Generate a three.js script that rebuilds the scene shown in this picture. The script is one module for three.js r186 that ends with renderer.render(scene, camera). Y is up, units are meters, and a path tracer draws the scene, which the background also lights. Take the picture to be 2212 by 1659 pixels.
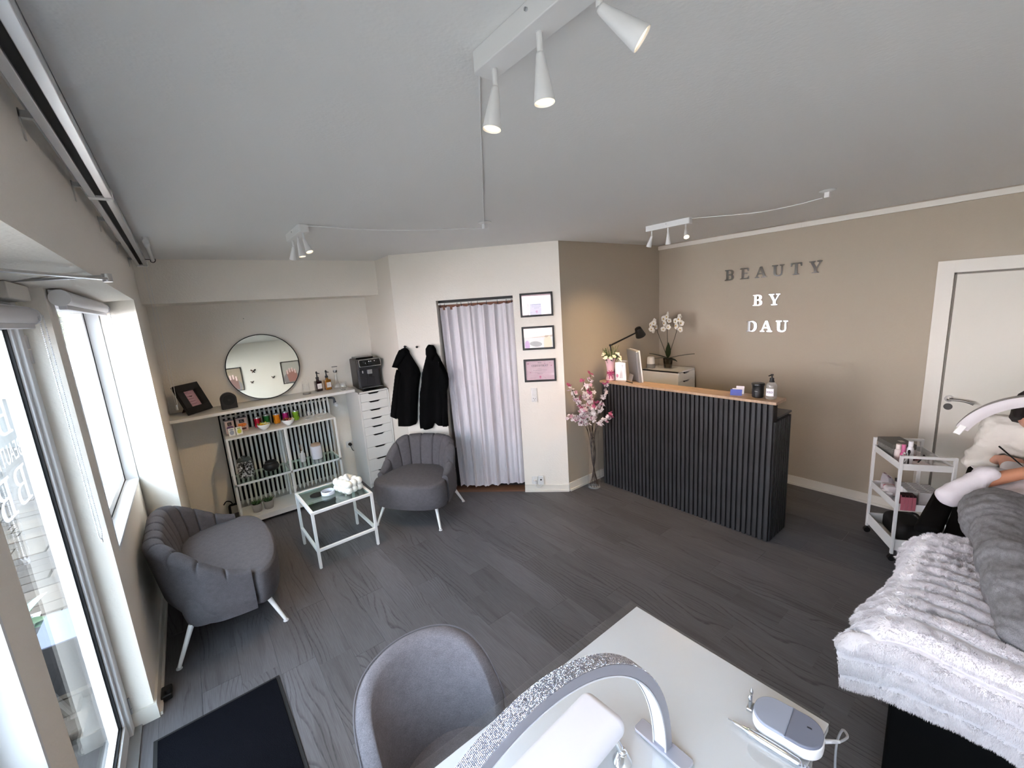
import * as THREE from 'three';
import { RoundedBoxGeometry } from 'three/addons/geometries/RoundedBoxGeometry.js';
import { mergeGeometries, mergeVertices, toCreasedNormals } from 'three/addons/utils/BufferGeometryUtils.js';
import { FontLoader } from 'three/addons/loaders/FontLoader.js';
import { TextGeometry } from 'three/addons/geometries/TextGeometry.js';
import { MarchingCubes } from 'three/addons/objects/MarchingCubes.js';
import { RectAreaLightUniformsLib } from 'three/addons/lights/RectAreaLightUniformsLib.js';
import { createNoise2D, createNoise3D } from 'simplex-noise';

// ---------------------------------------------------------------- camera, sky, sun, exposure
RectAreaLightUniformsLib.init();
const scene = new THREE.Scene();
const renderer = new THREE.WebGLRenderer();
renderer.toneMapping = THREE.LinearToneMapping;
renderer.toneMappingExposure = 12.3;
renderer.shadowMap.enabled = true;
const camera = new THREE.PerspectiveCamera(84.859, 2212 / 1659, 0.05, 300);
camera.position.set(0, 2.03, 0);
camera.up.set(0.16716, 0.980305, -0.10516);
camera.lookAt(0.597724, 2.03 - 0.185588, -0.779925);
scene.add(camera);
scene.background = new THREE.Color().setRGB(0.66, 0.83, 1.0);     // even, hazy bright daylight sky
scene.backgroundIntensity = 1.0;
const sun = new THREE.DirectionalLight(0xf0f5ff, 20);            // sun behind the house: lights the far side of the street only
sun.position.set(18, 24, 9);
sun.target.position.set(-14, 0, -8);
sun.castShadow = true;
Object.assign(sun.shadow.camera, { left: -40, right: 40, top: 40, bottom: -40, near: 1, far: 120 });
sun.shadow.mapSize.set(2048, 2048);
scene.add(sun, sun.target);

// ---------------------------------------------------------------- helpers
let seed = 7;
const rnd = () => { seed = (seed * 1664525 + 1013904223) >>> 0; return seed / 4294967296; };
const rr = (a, b) => a + (b - a) * rnd();
const n2 = createNoise2D(rnd), n3 = createNoise3D(rnd);
const V = (x, y, z) => new THREE.Vector3(x, y, z);
const PI = Math.PI, D2R = PI / 180;
const lerp = (a, b, t) => a + (b - a) * t;
const clamp = (x, a = 0, b = 1) => Math.min(b, Math.max(a, x));
const smooth = (a, b, x) => { const t = clamp((x - a) / (b - a)); return t * t * (3 - 2 * t); };

const used = {};
function numbered(n) { const k = used[n] = (used[n] ?? -1) + 1; return k ? n + '_' + String(k).padStart(3, '0') : n; }
function shade(o) { o.castShadow = true; o.receiveShadow = true; return o; }
function thing(name, label, category, pos = [0, 0, 0], turn = 0, group) {
  const o = new THREE.Group(); o.name = numbered(name); scene.add(o);
  o.position.set(...pos); o.rotation.y = turn; o.userData = { label, category };
  if (group) o.userData.group = group;
  return o;
}
function part(parent, name, geo, mat, label) {
  const m = shade(new THREE.Mesh(geo, mat)); m.name = name; parent.add(m);
  if (label) m.userData.label = label;
  return m;
}
function solo(name, label, category, geo, mat, pos = [0, 0, 0], turn = 0, group) {
  const m = shade(new THREE.Mesh(geo, mat)); m.name = numbered(name); scene.add(m);
  m.position.set(...pos); m.rotation.y = turn; m.userData = { label, category };
  if (group) m.userData.group = group;
  return m;
}
function struct(name, geo, mat, label) {
  const m = shade(new THREE.Mesh(geo, mat)); m.name = name; scene.add(m); m.userData = { kind: 'structure', label, category: name.split('_')[0] };
  return m;
}
function structGroup(name, label) { const g = new THREE.Group(); g.name = name; scene.add(g); g.userData = { kind: 'structure', label, category: name.split('_')[0] }; return g; }
function copyOf(root, pos, turn, label, group) {
  const c = root.clone(); c.name = numbered(root.name.replace(/_\d{3}$/, '')); c.userData = { ...root.userData }; scene.add(c);
  if (pos) c.position.set(...pos); if (turn !== undefined) c.rotation.y = turn;
  if (label) c.userData.label = label; if (group) c.userData.group = group;
  return c;
}
// geometry helpers
const clean = (g) => { g = g.index ? g.toNonIndexed() : g; for (const k of Object.keys(g.attributes)) if (!['position', 'normal', 'uv'].includes(k)) g.deleteAttribute(k);
  if (!g.attributes.uv) g.setAttribute('uv', new THREE.BufferAttribute(new Float32Array(g.attributes.position.count * 2), 2)); if (!g.attributes.normal) g.computeVertexNormals(); g.morphAttributes = {}; return g; };
const M = (...gs) => mergeGeometries(gs.flat().map(clean));
function xf(g, { p = [0, 0, 0], r = [0, 0, 0], s = [1, 1, 1], o = 'XYZ' } = {}) {
  if (typeof s === 'number') s = [s, s, s];
  g.applyMatrix4(new THREE.Matrix4().compose(V(...p), new THREE.Quaternion().setFromEuler(new THREE.Euler(...r, o)), V(...s))); return g;
}
const B = (w, h, d, p = [0, 0, 0], r = 0, seg = 2) => { const g = r ? new RoundedBoxGeometry(w, h, d, seg, Math.min(r, w / 2.01, h / 2.01, d / 2.01)) : new THREE.BoxGeometry(w, h, d); g.translate(...p); return g; };
const BB = (x0, x1, y0, y1, z0, z1, r = 0) => B(Math.abs(x1 - x0), Math.abs(y1 - y0), Math.abs(z1 - z0), [(x0 + x1) / 2, (y0 + y1) / 2, (z0 + z1) / 2], r);
const C = (r1, r0, h, p = [0, 0, 0], seg = 32) => { const g = new THREE.CylinderGeometry(r1, r0, h, seg); g.translate(...p); return g; };
const SPH = (r, p = [0, 0, 0], s = [1, 1, 1], ws = 20, hs = 14) => { const g = new THREE.SphereGeometry(r, ws, hs); g.scale(...s); g.translate(...p); return g; };
function rod(a, b, r0, r1 = r0, seg = 16) {
  const A = V(...a), Bv = V(...b), d = Bv.clone().sub(A), g = new THREE.CylinderGeometry(r1, r0, d.length(), seg);
  g.translate(0, d.length() / 2, 0); g.applyQuaternion(new THREE.Quaternion().setFromUnitVectors(V(0, 1, 0), d.normalize())); g.translate(...a); return g;
}
function bar(a, b, w, h) {   // rectangular bar between two points
  const A = V(...a), Bv = V(...b), d = Bv.clone().sub(A), L = d.length(); d.normalize();
  const g = new THREE.BoxGeometry(w, h, L); g.translate(0, 0, L / 2);
  const m = new THREE.Matrix4().lookAt(d, V(0, 0, 0), Math.abs(d.y) > 0.99 ? V(0, 0, 1) : V(0, 1, 0)); g.applyMatrix4(m); g.translate(...a); return g;
}
const curve = (pts, closed = false, tension = 0.5) => new THREE.CatmullRomCurve3(pts.map((p) => V(...p)), closed, 'catmullrom', tension);
const tube = (pts, r, seg = 40, rad = 8, closed = false) => new THREE.TubeGeometry(curve(pts, closed), seg, r, rad, closed);
const lathe = (prof, seg = 40) => new THREE.LatheGeometry(prof.map(([r, y]) => new THREE.Vector2(Math.max(r, 1e-4), y)), seg);
function poly(pts, depth, bevel = 0, bs = 2) {   // polygon in XY extruded along +z
  const s = new THREE.Shape(pts.map((p) => new THREE.Vector2(...p)));
  return new THREE.ExtrudeGeometry(s, { depth, bevelEnabled: bevel > 0, bevelThickness: bevel, bevelSize: bevel, bevelOffset: -bevel, bevelSegments: bs, curveSegments: 12 });
}
function rrect(w, h, r) { const s = new THREE.Shape(), x = -w / 2, y = -h / 2; s.moveTo(x + r, y); s.lineTo(x + w - r, y); s.absarc(x + w - r, y + r, r, -PI / 2, 0); s.lineTo(x + w, y + h - r); s.absarc(x + w - r, y + h - r, r, 0, PI / 2); s.lineTo(x + r, y + h); s.absarc(x + r, y + h - r, r, PI / 2, PI); s.lineTo(x, y + r); s.absarc(x + r, y + r, r, PI, 1.5 * PI); return s; }
const ext = (shape, depth, bevel = 0, bs = 2, cs = 12) => new THREE.ExtrudeGeometry(shape, { depth, bevelEnabled: bevel > 0, bevelThickness: bevel, bevelSize: bevel, bevelOffset: -bevel, bevelSegments: bs, curveSegments: cs });
// uv in metres, projected on the dominant axis of each triangle (own coordinates)
function muv(g, k = 1, swap = false) {
  g = clean(g); const P = g.attributes.position, uv = new Float32Array(P.count * 2), a = V(), b = V(), c = V();
  for (let i = 0; i < P.count; i += 3) {
    a.fromBufferAttribute(P, i); b.fromBufferAttribute(P, i + 1).sub(a); c.fromBufferAttribute(P, i + 2).sub(a); b.cross(c);
    const ax = Math.abs(b.x), ay = Math.abs(b.y), az = Math.abs(b.z);
    for (let j = 0; j < 3; j++) {
      const x = P.getX(i + j), y = P.getY(i + j), z = P.getZ(i + j); let u, v;
      if (ay >= ax && ay >= az) { u = x; v = z; } else if (ax >= az) { u = z; v = y; } else { u = x; v = y; }
      if (swap) [u, v] = [v, u];
      uv[(i + j) * 2] = u * k; uv[(i + j) * 2 + 1] = v * k;
    }
  }
  g.setAttribute('uv', new THREE.BufferAttribute(uv, 2)); return g;
}
// surface from a function (u,v in 0..1) -> [x,y,z]
function surf(fn, nu, nv, closedU = false) {
  const pos = [], uv = [], idx = [];
  for (let j = 0; j <= nv; j++) for (let i = 0; i <= nu; i++) { pos.push(...fn(i / nu, j / nv)); uv.push(i / nu, j / nv); }
  for (let j = 0; j < nv; j++) for (let i = 0; i < nu; i++) { const a = j * (nu + 1) + i, b = a + 1, c = a + nu + 1, d = c + 1; idx.push(a, b, d, a, d, c); }
  const g = new THREE.BufferGeometry(); g.setAttribute('position', new THREE.Float32BufferAttribute(pos, 3)); g.setAttribute('uv', new THREE.Float32BufferAttribute(uv, 2)); g.setIndex(idx);
  if (closedU) { const m = mergeVertices((() => { const q = g.clone(); q.deleteAttribute('uv'); return q; })(), 1e-5); m.computeVertexNormals(); return m; }
  g.computeVertexNormals(); return g;
}
// ---------------------------------------------------------------- textures
function dataTex(w, h, fn, srgb, rep) {
  const d = new Uint8Array(w * h * 4);
  for (let y = 0; y < h; y++) for (let x = 0; x < w; x++) { const c = fn(x, y), i = (y * w + x) * 4; if (typeof c === 'number') { d[i] = d[i + 1] = d[i + 2] = clamp(c, 0, 255); } else { d[i] = clamp(c[0], 0, 255); d[i + 1] = clamp(c[1], 0, 255); d[i + 2] = clamp(c[2], 0, 255); } d[i + 3] = 255; }
  const t = new THREE.DataTexture(d, w, h); t.wrapS = t.wrapT = THREE.RepeatWrapping; t.magFilter = THREE.LinearFilter; t.minFilter = THREE.LinearMipmapLinearFilter; t.generateMipmaps = true;
  if (srgb) t.colorSpace = THREE.SRGBColorSpace; if (rep) t.repeat.set(...rep); t.needsUpdate = true; return t;
}
const hsh = (x, y, s) => { let h = Math.imul(x, 374761393) ^ Math.imul(y, 668265263) ^ Math.imul(s, 2147483647); h = Math.imul(h ^ (h >>> 13), 1274126177); return ((h ^ (h >>> 16)) >>> 0) / 4294967296; };
function tn(x, y, w, h, fx, fy = fx, s = 1) {   // tiling value noise, -1..1, fx by fy cells per tile
  const X = (x / w) * fx, Y = (y / h) * fy, xi = Math.floor(X), yi = Math.floor(Y); let tx = X - xi, ty = Y - yi; tx = tx * tx * (3 - 2 * tx); ty = ty * ty * (3 - 2 * ty);
  const w0 = ((xi % fx) + fx) % fx, w1 = (w0 + 1) % fx, h0 = ((yi % fy) + fy) % fy, h1 = (h0 + 1) % fy;
  return 2 * lerp(lerp(hsh(w0, h0, s), hsh(w1, h0, s), tx), lerp(hsh(w0, h1, s), hsh(w1, h1, s), tx), ty) - 1;
}
function canvasTex(w, h, draw) {
  const c = document.createElement('canvas'); c.width = w; c.height = h; const g = c.getContext('2d'); draw(g, w, h);
  const t = new THREE.CanvasTexture(c); t.colorSpace = THREE.SRGBColorSpace; t.anisotropy = 8; return t;
}
const MAT = (color, roughness = 0.6, o = {}) => new THREE.MeshStandardMaterial({ color, roughness, metalness: 0, ...o });
const PHY = (color, roughness, o = {}) => new THREE.MeshPhysicalMaterial({ color, roughness, ...o });

const peelTex = dataTex(512, 512, (x, y) => { const a = tn(x, y, 512, 512, 64, 64, 2), b = tn(x, y, 512, 512, 128, 128, 3); return 128 + 70 * a + 40 * b; }, false, [2, 2]);   // 0.5 m tile, orange peel wallpaper
const fineTex = dataTex(256, 256, () => 110 + rnd() * 60, false, [12, 12]);
const T = {
  wall: MAT('#e9e3d9', 0.92, { bumpMap: peelTex, bumpScale: 0.0012 }),
  taupe: MAT('#b0a594', 0.92, { bumpMap: peelTex, bumpScale: 0.0007 }),
  ceiling: MAT('#e2e1de', 0.95, { bumpMap: peelTex, bumpScale: 0.0005 }),
  trim: MAT('#ddd8ce', 0.5),
  white: MAT('#dad9d6', 0.38),
  whiteMetal: MAT('#dfdfdd', 0.35),
  frame: MAT('#d9dadb', 0.42),
  black: MAT('#0b0b0c', 0.5),
  blackGloss: MAT('#08080a', 0.18),
  rubber: MAT('#0d0d0f', 0.75),
  chrome: MAT('#d8dadc', 0.09, { metalness: 1 }),
  steel: MAT('#b9bbbd', 0.28, { metalness: 1 }),
  darkMetal: MAT('#55565a', 0.35, { metalness: 0.8 }),
  glass: PHY('#ffffff', 0.0, { transmission: 1, thickness: 0, ior: 1.5 }),
  glassSolid: PHY('#ffffff', 0.0, { transmission: 1, thickness: 0.004, ior: 1.48 }),
  pink: MAT('#d9a9ae', 0.4),
};
// ================================================================ THE SETTING
const Hc = 2.61, XW = -0.22, XR = -0.44, XT = 4.742, ZM = -5.3, ZG = -3.06, ZB = 1.5;
const slab = (pts, y0, y1) => { const g = poly(pts.map(([x, z]) => [x, -z]), y1 - y0); xf(g, { r: [-PI / 2, 0, 0] }); g.translate(0, y0, 0); return g; };   // plan polygon (x,z) extruded in y

// floor: separate vinyl planks on a screed
{
  const W = 1024, Hh = 1024;
  const rows = 8;
  const grain = (x, y) => {   // x along plank, y across; 8 planks in the atlas
    const r = Math.floor(y / (Hh / rows)), v = (y % (Hh / rows)) / (Hh / rows), u = x / W;
    const warp = n2(u * 1.1 + r * 7.3, v * 0.7 + r) * 0.30 + n2(u * 3.4 + r * 3, v * 1.2) * 0.05;
    const cath = (((v + warp) * 6.5 + r * 0.37) % 1 + 1) % 1;
    let d = smooth(0.0, 0.06, cath) * (1 - smooth(0.07, 0.34, cath));
    d *= smooth(-0.1, 0.5, n2(u * 1.0 + r * 11, v * 0.9 + 5)) * (0.7 + 0.3 * n2(u * 30, v * 9 + r));
    const fib = n2(u * 5 + r * 5, v * 40 + r * 3) * 0.5 + n2(u * 14, v * 90 + r) * 0.35;
    const knot = smooth(0.5, 0.95, n2(u * 1.3 + r * 17, v * 1.4 + r * 5));
    return { d, fib, r, knot, big: n2(u * 1.4 + r * 9, v * 0.7) };
  };
  const tones = [0, 3, -4, 2, -2, 4, -5, 1];
  const col = dataTex(W, Hh, (x, y) => { const g = grain(x, y); const k = 87 + tones[g.r] + g.big * 5 + g.fib * 14 - g.d * 34 - g.knot * 12; return [k * 1.0, k * 0.985, k * 1.02]; }, true);
  const bmp = dataTex(W, Hh, (x, y) => { const g = grain(x, y); return 150 + g.fib * 40 - g.d * 70; });
  const pm = new THREE.MeshStandardMaterial({ map: col, bumpMap: bmp, bumpScale: 0.0006, roughness: 0.5 });
  const floor = structGroup('floor', 'dark grey wood-look plank floor');
  part(floor, 'screed', BB(-0.75, 5.05, -0.2, -0.0135, -5.6, 1.8), MAT('#2a2928', 0.9));
  const PW = 0.187, PL = 1.22, cache = {};
  const plankGeo = (L, variant, off) => {
    const key = L.toFixed(3) + '_' + variant + '_' + off; if (cache[key]) return cache[key];
    const g = clean(B(PW - 0.0012, 0.013, L - 0.0012)); const P = g.attributes.position, U = g.attributes.uv;
    for (let i = 0; i < P.count; i++) U.setXY(i, off + P.getZ(i) / 1.3, (variant + 0.5) / rows + clamp(P.getX(i) / PW, -0.48, 0.48) / rows);
    return (cache[key] = g);
  };
  let n = 0;
  for (let x = -0.62, k = 0; x < XT + 0.1; x += PW, k++) {
    let z = -5.35 - ((k * 0.43) % 1) * PL;
    while (z < ZB + 0.05) {
      const z0 = Math.max(z, -5.35), z1 = Math.min(z + PL, ZB + 0.05); z += PL;
      if (z1 - z0 < 0.05) continue;
      const m = part(floor, n ? 'plank_' + String(n).padStart(3, '0') : 'plank', plankGeo(z1 - z0, Math.floor(rnd() * rows), Math.floor(rnd() * 4) / 4), pm);
      m.position.set(x + PW / 2, -0.0065, (z0 + z1) / 2); n++;
    }
  }
}
struct('ceiling', muv(BB(-0.75, 5.05, Hc, Hc + 0.3, -5.6, 1.8)), T.ceiling, 'plain off-white painted ceiling');
// outer walls
struct('wall_back', muv(M(BB(-0.62, 5.05, 0, Hc, -5.6, ZM))), T.wall, 'off-white back wall behind the round mirror');
struct('wall_right', muv(BB(XT, 5.05, 0, Hc, -5.3, 1.8)), T.taupe, 'beige wall carrying the letters');
struct('wall_front', muv(BB(XW, XT, 0, Hc, ZB, 1.8)), T.wall, 'off-white wall behind the viewer');
// wall with the windows and the entrance
struct('wall_lintel', muv(BB(-0.62, XW, 2.24, Hc, -5.3, 1.8)), T.wall, 'off-white lintel above the windows and the entrance');
struct('wall_left', muv(slab([[-0.62, -5.3], [XW, -5.3], [XW, -3.98], [XR, -4.2], [-0.62, -4.2]], 0, 2.24)), T.wall, 'off-white textured pier with slanted reveal beside the window');
struct('wall_parapet_1', muv(BB(-0.62, XR, 0, 0.908, -4.2, -2.88)), T.wall, 'off-white wall under the window behind the loveseat');
struct('wall_post_1', muv(BB(-0.62, XR, 0, 2.24, -2.88, -2.73)), T.wall, 'off-white post between the window and the entrance door');
struct('wall_post_2', muv(BB(-0.62, XR, 0, 2.24, -1.60, -1.44)), T.wall, 'off-white post on the near side of the entrance door');
struct('wall_parapet_2', muv(BB(-0.62, XR, 0, 0.928, -1.44, 1.45)), T.wall, 'off-white wall under the shop window');
struct('wall_left_end', muv(BB(-0.62, XW, 0, 2.24, 1.45, 1.8)), T.wall, 'off-white wall end beside the shop window');
// beam over the mirror, the short return and the diagonal wall with the doorway
struct('wall_beam', muv(BB(XW, 1.87, 2.24, Hc, ZM, -4.75)), T.wall, 'boxed-in beam under the ceiling above the mirror');
{
  const dg = (s0, s1, y0, y1, t0 = 0, t1 = 0.12) => {   // piece of the diagonal wall, s along it from (1.80,-4.29), t into the wall
    const c = Math.SQRT1_2, P = (s, t) => [1.80 + s * c + t * c, -4.29 + s * c - t * c]; return slab([P(s0, t0), P(s1, t0), P(s1, t1), P(s0, t1)], y0, y1);
  };
  const L = 1.23 * Math.SQRT2, a = (2.123 - 1.80) * Math.SQRT2, b = (2.69 - 1.80) * Math.SQRT2;
  struct('wall_diagonal', muv(M(dg(0, a, 0, Hc), dg(a, b, 2.12, Hc), dg(b, L, 0, Hc))), T.wall, 'off-white diagonal wall with the curtained doorway');
  struct('wall_return', muv(M(slab([[1.80, -4.29], [1.86, ZM], [1.98, ZM], [1.92, -4.24]], 0, Hc))), T.wall, 'short off-white wall beside the drawer unit');
  struct('wall_niche', muv(BB(3.03, XT, 0, Hc, ZG - 0.12, ZG)), T.taupe, 'beige wall behind the reception desk');
  struct('trim_1', muv(dg(a, b, 0, 0.02, -0.005, 0.125)), MAT('#6b4a35', 0.5), 'brown wooden threshold under the curtain');
  // baseboards
  const bb = (name, g, lab) => struct(name, g, T.trim, lab);
  const c = Math.SQRT1_2;
  bb('baseboard_diagonal', M(dg(b, L, 0, 0.075, -0.012, 0), dg(b, L, 0, 0.02, -0.024, 0)), 'white baseboard under the certificates');
  bb('baseboard_niche', M(BB(3.03, XT, 0, 0.09, ZG, ZG + 0.012), BB(3.03, XT, 0, 0.02, ZG, ZG + 0.026)), 'white baseboard behind the reception desk');
  bb('baseboard_right', M(BB(XT - 0.012, XT, 0, 0.09, ZG, -0.605), BB(XT - 0.026, XT, 0, 0.02, ZG, -0.605), BB(XT - 0.012, XT, 0, 0.09, 0.41, ZB)), 'white baseboard under the letters');
  bb('baseboard_left', M(BB(XR, XR + 0.012, 0, 0.09, -4.2, -2.73), BB(XR, XR + 0.024, 0, 0.02, -4.2, -2.73), BB(-0.55, XR + 0.012, 0, 0.09, -2.73, -2.718), BB(XR, XR + 0.012, 0, 0.09, -1.6, 1.45)), 'white baseboard under the windows');
  struct('trim_2', M(BB(XT - 0.022, XT, 2.555, 2.598, ZG, -1.55), BB(XT - 0.022, XT, 2.555, 2.598, -1.549, ZB)), T.trim, 'pale strip of moulding along the top of the beige wall');
}
// ---- windows
function windowUnit(name, label, z0, z1, y0, y1) {
  const w = structGroup(name, label);
  part(w, 'sill', BB(-0.512, XR + 0.004, y0 - 0.022, y0, z0, z1, 0.003), T.frame);
  part(w, 'jamb', BB(-0.512, XR + 0.001, y0, y1, z0, z0 + 0.014), T.frame); part(w, 'jamb', BB(-0.512, XR + 0.001, y0, y1, z1 - 0.014, z1), T.frame);
  part(w, 'window_head', BB(-0.512, XR + 0.001, y1 - 0.014, y1, z0, z1), T.frame);
  const a = z0 + 0.014, b = z1 - 0.014, f = 0.052, X0 = -0.575, X1 = -0.515;
  part(w, 'window_frame', M(BB(X0, X1, y0, y0 + f, a, b, 0.004), BB(X0, X1, y1 - 0.014 - f, y1 - 0.014, a, b, 0.004), BB(X0, X1, y0 + f, y1 - 0.014 - f, a, a + f, 0.004), BB(X0, X1, y0 + f, y1 - 0.014 - f, b - f, b, 0.004)), T.frame);
  part(w, 'gasket', M(BB(X1 - 0.003, X1 + 0.004, y0, y0 + 0.007, a, b), BB(X1 - 0.003, X1 + 0.004, y0, y1, a, a + 0.008), BB(X1 - 0.003, X1 + 0.004, y0, y1, b - 0.008, b)), T.rubber);
  part(w, 'pane', BB(-0.547, -0.541, y0 + f, y1 - 0.014 - f, a + f, b - f), T.glass);
  return w;
}
windowUnit('window_1', 'wide white-framed shop window beside the entrance door', -1.44, 1.45, 0.95, 2.24);
windowUnit('window_2', 'white-framed window above the loveseat', -4.2, -2.88, 0.93, 2.24);
// ---- glazed entrance door (closed)
{
  const d = structGroup('door_1', 'white-framed glass entrance door with frosted lettering');
  part(d, 'door_frame', M(BB(-0.62, -0.53, 0, 2.24, -2.73, -2.665, 0.004), BB(-0.62, -0.53, 0, 2.24, -1.665, -1.60, 0.004), BB(-0.62, -0.53, 2.17, 2.24, -2.665, -1.665, 0.004)), T.frame);
  part(d, 'threshold', BB(-0.64, -0.5, 0, 0.012, -2.73, -1.6), T.steel);
  const z0 = -2.80 + 0.075, z1 = -1.66, X0 = -0.60, X1 = -0.545, f = 0.085, yb = 0.012, yt = 2.17;
  const leaf = part(d, 'door_leaf', M(BB(X0, X1, yb, yb + f, z0, z1, 0.004), BB(X0, X1, yt - f, yt, z0, z1, 0.004), BB(X0, X1, yb + f, yt - f, z0, z0 + f, 0.004), BB(X0, X1, yb + f, yt - f, z1 - f, z1, 0.004)), T.frame);
  const bead = (o, t, x0, x1) => M(BB(x0, x1, yb + f - 0.001, yb + f + t, z0 + f, z1 - f), BB(x0, x1, yt - f - t, yt - f, z0 + f, z1 - f), BB(x0, x1, yb + f, yt - f, z0 + f, z0 + f + t), BB(x0, x1, yb + f, yt - f, z1 - f - t, z1 - f));
  part(leaf, 'gasket', bead(0, 0.012, -0.566, -0.556), T.rubber); part(leaf, 'glazing_bead', bead(0, 0.018, -0.585, -0.567), T.frame);
  part(leaf, 'pane', BB(-0.579, -0.573, yb + f, yt - f, z0 + f, z1 - f), T.glass);
  for (const [y, n] of [[1.98, 0], [0.12, 1]]) { const h = part(leaf, 'hinge', M(C(0.011, 0.011, 0.06, [X1 + 0.012, y + 0.032, z0 - 0.004], 16), C(0.011, 0.011, 0.06, [X1 + 0.012, y - 0.032, z0 - 0.004], 16), B(0.012, 0.055, 0.05, [X1 + 0.006, y + 0.032, z0 + 0.026], 0.002), B(0.014, 0.055, 0.04, [X1 + 0.005, y - 0.032, z0 - 0.025], 0.002)), T.steel, 'brushed steel hinge'); }
}
// ---- white interior door in the beige wall
{
  const d = structGroup('door_2', 'plain white interior door with a wide frame');
  const z0 = -0.507, z1 = 0.313, yt = 2.04;
  part(d, 'door_frame', M(BB(XT - 0.022, XT, 0, yt + 0.093, z0 - 0.097, z0, 0.003), BB(XT - 0.022, XT, 0, yt + 0.093, z1, z1 + 0.097, 0.003), BB(XT - 0.0215, XT, yt, yt + 0.093, z0 - 0.03, z1 + 0.03, 0.003)), T.trim);
  part(d, 'rebate', M(BB(XT - 0.008, XT, 0, yt - 0.001, z0 + 0.001, z0 + 0.012), BB(XT - 0.008, XT, yt - 0.012, yt - 0.001, z0, z1)), MAT('#7d776d', 0.6));
  const leaf = part(d, 'door_leaf', BB(XT - 0.016, XT, 0.006, yt - 0.014, z0 + 0.014, z1 - 0.004, 0.003), MAT('#d5d0c5', 0.55));
  const hy = 1.057, hz = -0.452, xx = XT - 0.016;
  part(leaf, 'handle', M(xf(C(0.026, 0.026, 0.008, [0, 0, 0], 28), { r: [0, 0, PI / 2], p: [xx - 0.004, hy, hz] }), tube([[xx - 0.004, hy, hz], [xx - 0.045, hy, hz], [xx - 0.052, hy, hz + 0.012], [xx - 0.052, hy + 0.003, hz + 0.06], [xx - 0.052, hy - 0.004, hz + 0.105], [xx - 0.05, hy - 0.02, hz + 0.14]], 0.0085, 40, 12)), MAT('#8f8b86', 0.3, { metalness: 1 }), 'curved steel lever handle');
  part(leaf, 'rose', xf(C(0.028, 0.028, 0.007, [0, 0, 0], 28), { r: [0, 0, PI / 2], p: [xx - 0.0035, hy, hz] }), MAT('#dedbd6', 0.4));
  part(leaf, 'escutcheon', M(xf(C(0.026, 0.026, 0.006, [0, 0, 0], 28), { r: [0, 0, PI / 2], p: [xx - 0.003, hy - 0.065, hz] })), MAT('#4a4744', 0.35, { metalness: 0.6 }), 'dark round keyhole plate');
}
// ================================================================ ON THE CEILING AND AT THE WINDOWS
const fontSerif = await new FontLoader().loadAsync('fonts/droid/droid_serif_bold.typeface.json');
const fontSerifR = await new FontLoader().loadAsync('fonts/droid/droid_serif_regular.typeface.json');
const fontSans = await new FontLoader().loadAsync('fonts/droid/droid_sans_regular.typeface.json');
const LAMP = 0.15;
function spotBar(label, x, zs, aims, power) {   // aims: direction of each cone; power: relative strength (0 = not lit towards us but still on)
  const zc = (zs[0] + zs[2]) / 2, g = thing('spotlight_bar', label, 'ceiling light', [x, 0, zc], 0, 'ceiling spotlight bars');
  const s = rrect(0.062, 0.40, 0.012), bg = ext(s, 0.041, 0.002); xf(bg, { r: [-PI / 2, 0, 0], p: [0, 2.567, 0] });
  part(g, 'bar', bg, T.whiteMetal);
  part(g, 'screw', M(xf(C(0.0035, 0.0035, 0.006, [0, 0, 0], 10), { r: [0, 0, PI / 2], p: [-0.0325, 2.595, 0.0] })), T.steel);
  zs.forEach((z, i) => {
    const d = V(...aims[i]).normalize(), o = V(0, 2.528, z - zc);
    part(g, 'stem', M(rod([0, 2.569, z - zc], [o.x, o.y, o.z], 0.0062), C(0.008, 0.008, 0.004, [0, 2.566, z - zc], 16)), T.whiteMetal);
    const sh = lathe([[0.001, 0.0], [0.0075, 0.0], [0.009, -0.004], [0.0225, -0.093], [0.0215, -0.093], [0.019, -0.086], [0.006, -0.012]], 36);
    sh.applyQuaternion(new THREE.Quaternion().setFromUnitVectors(V(0, -1, 0), d)); sh.translate(o.x, o.y, o.z);
    const m = part(g, 'shade', sh, T.whiteMetal);
    const e = o.clone().addScaledVector(d, 0.088);
    const disc = C(0.0195, 0.0195, 0.002, [0, 0, 0], 28); disc.applyQuaternion(new THREE.Quaternion().setFromUnitVectors(V(0, -1, 0), d)); disc.translate(e.x, e.y, e.z);
    part(m, 'bulb', disc, new THREE.MeshStandardMaterial({ color: '#fff0d8', emissive: new THREE.Color(1.0, 0.74, 0.42), emissiveIntensity: 0.16, roughness: 0.6 }));
    const L = new THREE.SpotLight(new THREE.Color(1.0, 0.70, 0.40), LAMP * power[i], 0, 50 * D2R, 1, 2); L.name = 'spot';
    const p = o.clone().addScaledVector(d, 0.096); L.position.copy(p); L.target.position.copy(p).addScaledVector(d, 1); L.castShadow = true; L.shadow.radius = 0.9;
    g.add(L, L.target);
  });
  return g;
}
spotBar('white bar of three cone spotlights overhead, nearest of the three bars', 0.668, [-0.857, -0.702, -0.547], [[-0.16, -1, -0.06], [0.04, -1, 0.03], [0.53, -0.64, 0.56]], [0.5, 0.5, 0.8]);
spotBar('small white bar of three cone spotlights in front of the mirror wall', 0.713, [-3.308, -3.153, -2.998], [[-0.1, -1, -0.5], [0.1, -1, 0.14], [0.18, -1, 0.4]], [2.4, 1, 1]);
spotBar('white bar of three cone spotlights above the reception desk', 3.32, [-2.213, -2.058, -1.903], [[0.08, -1, -0.42], [0.2, -1, -0.12], [-0.75, -1, 0.55]], [1.8, 2.2, 1]);
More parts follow.
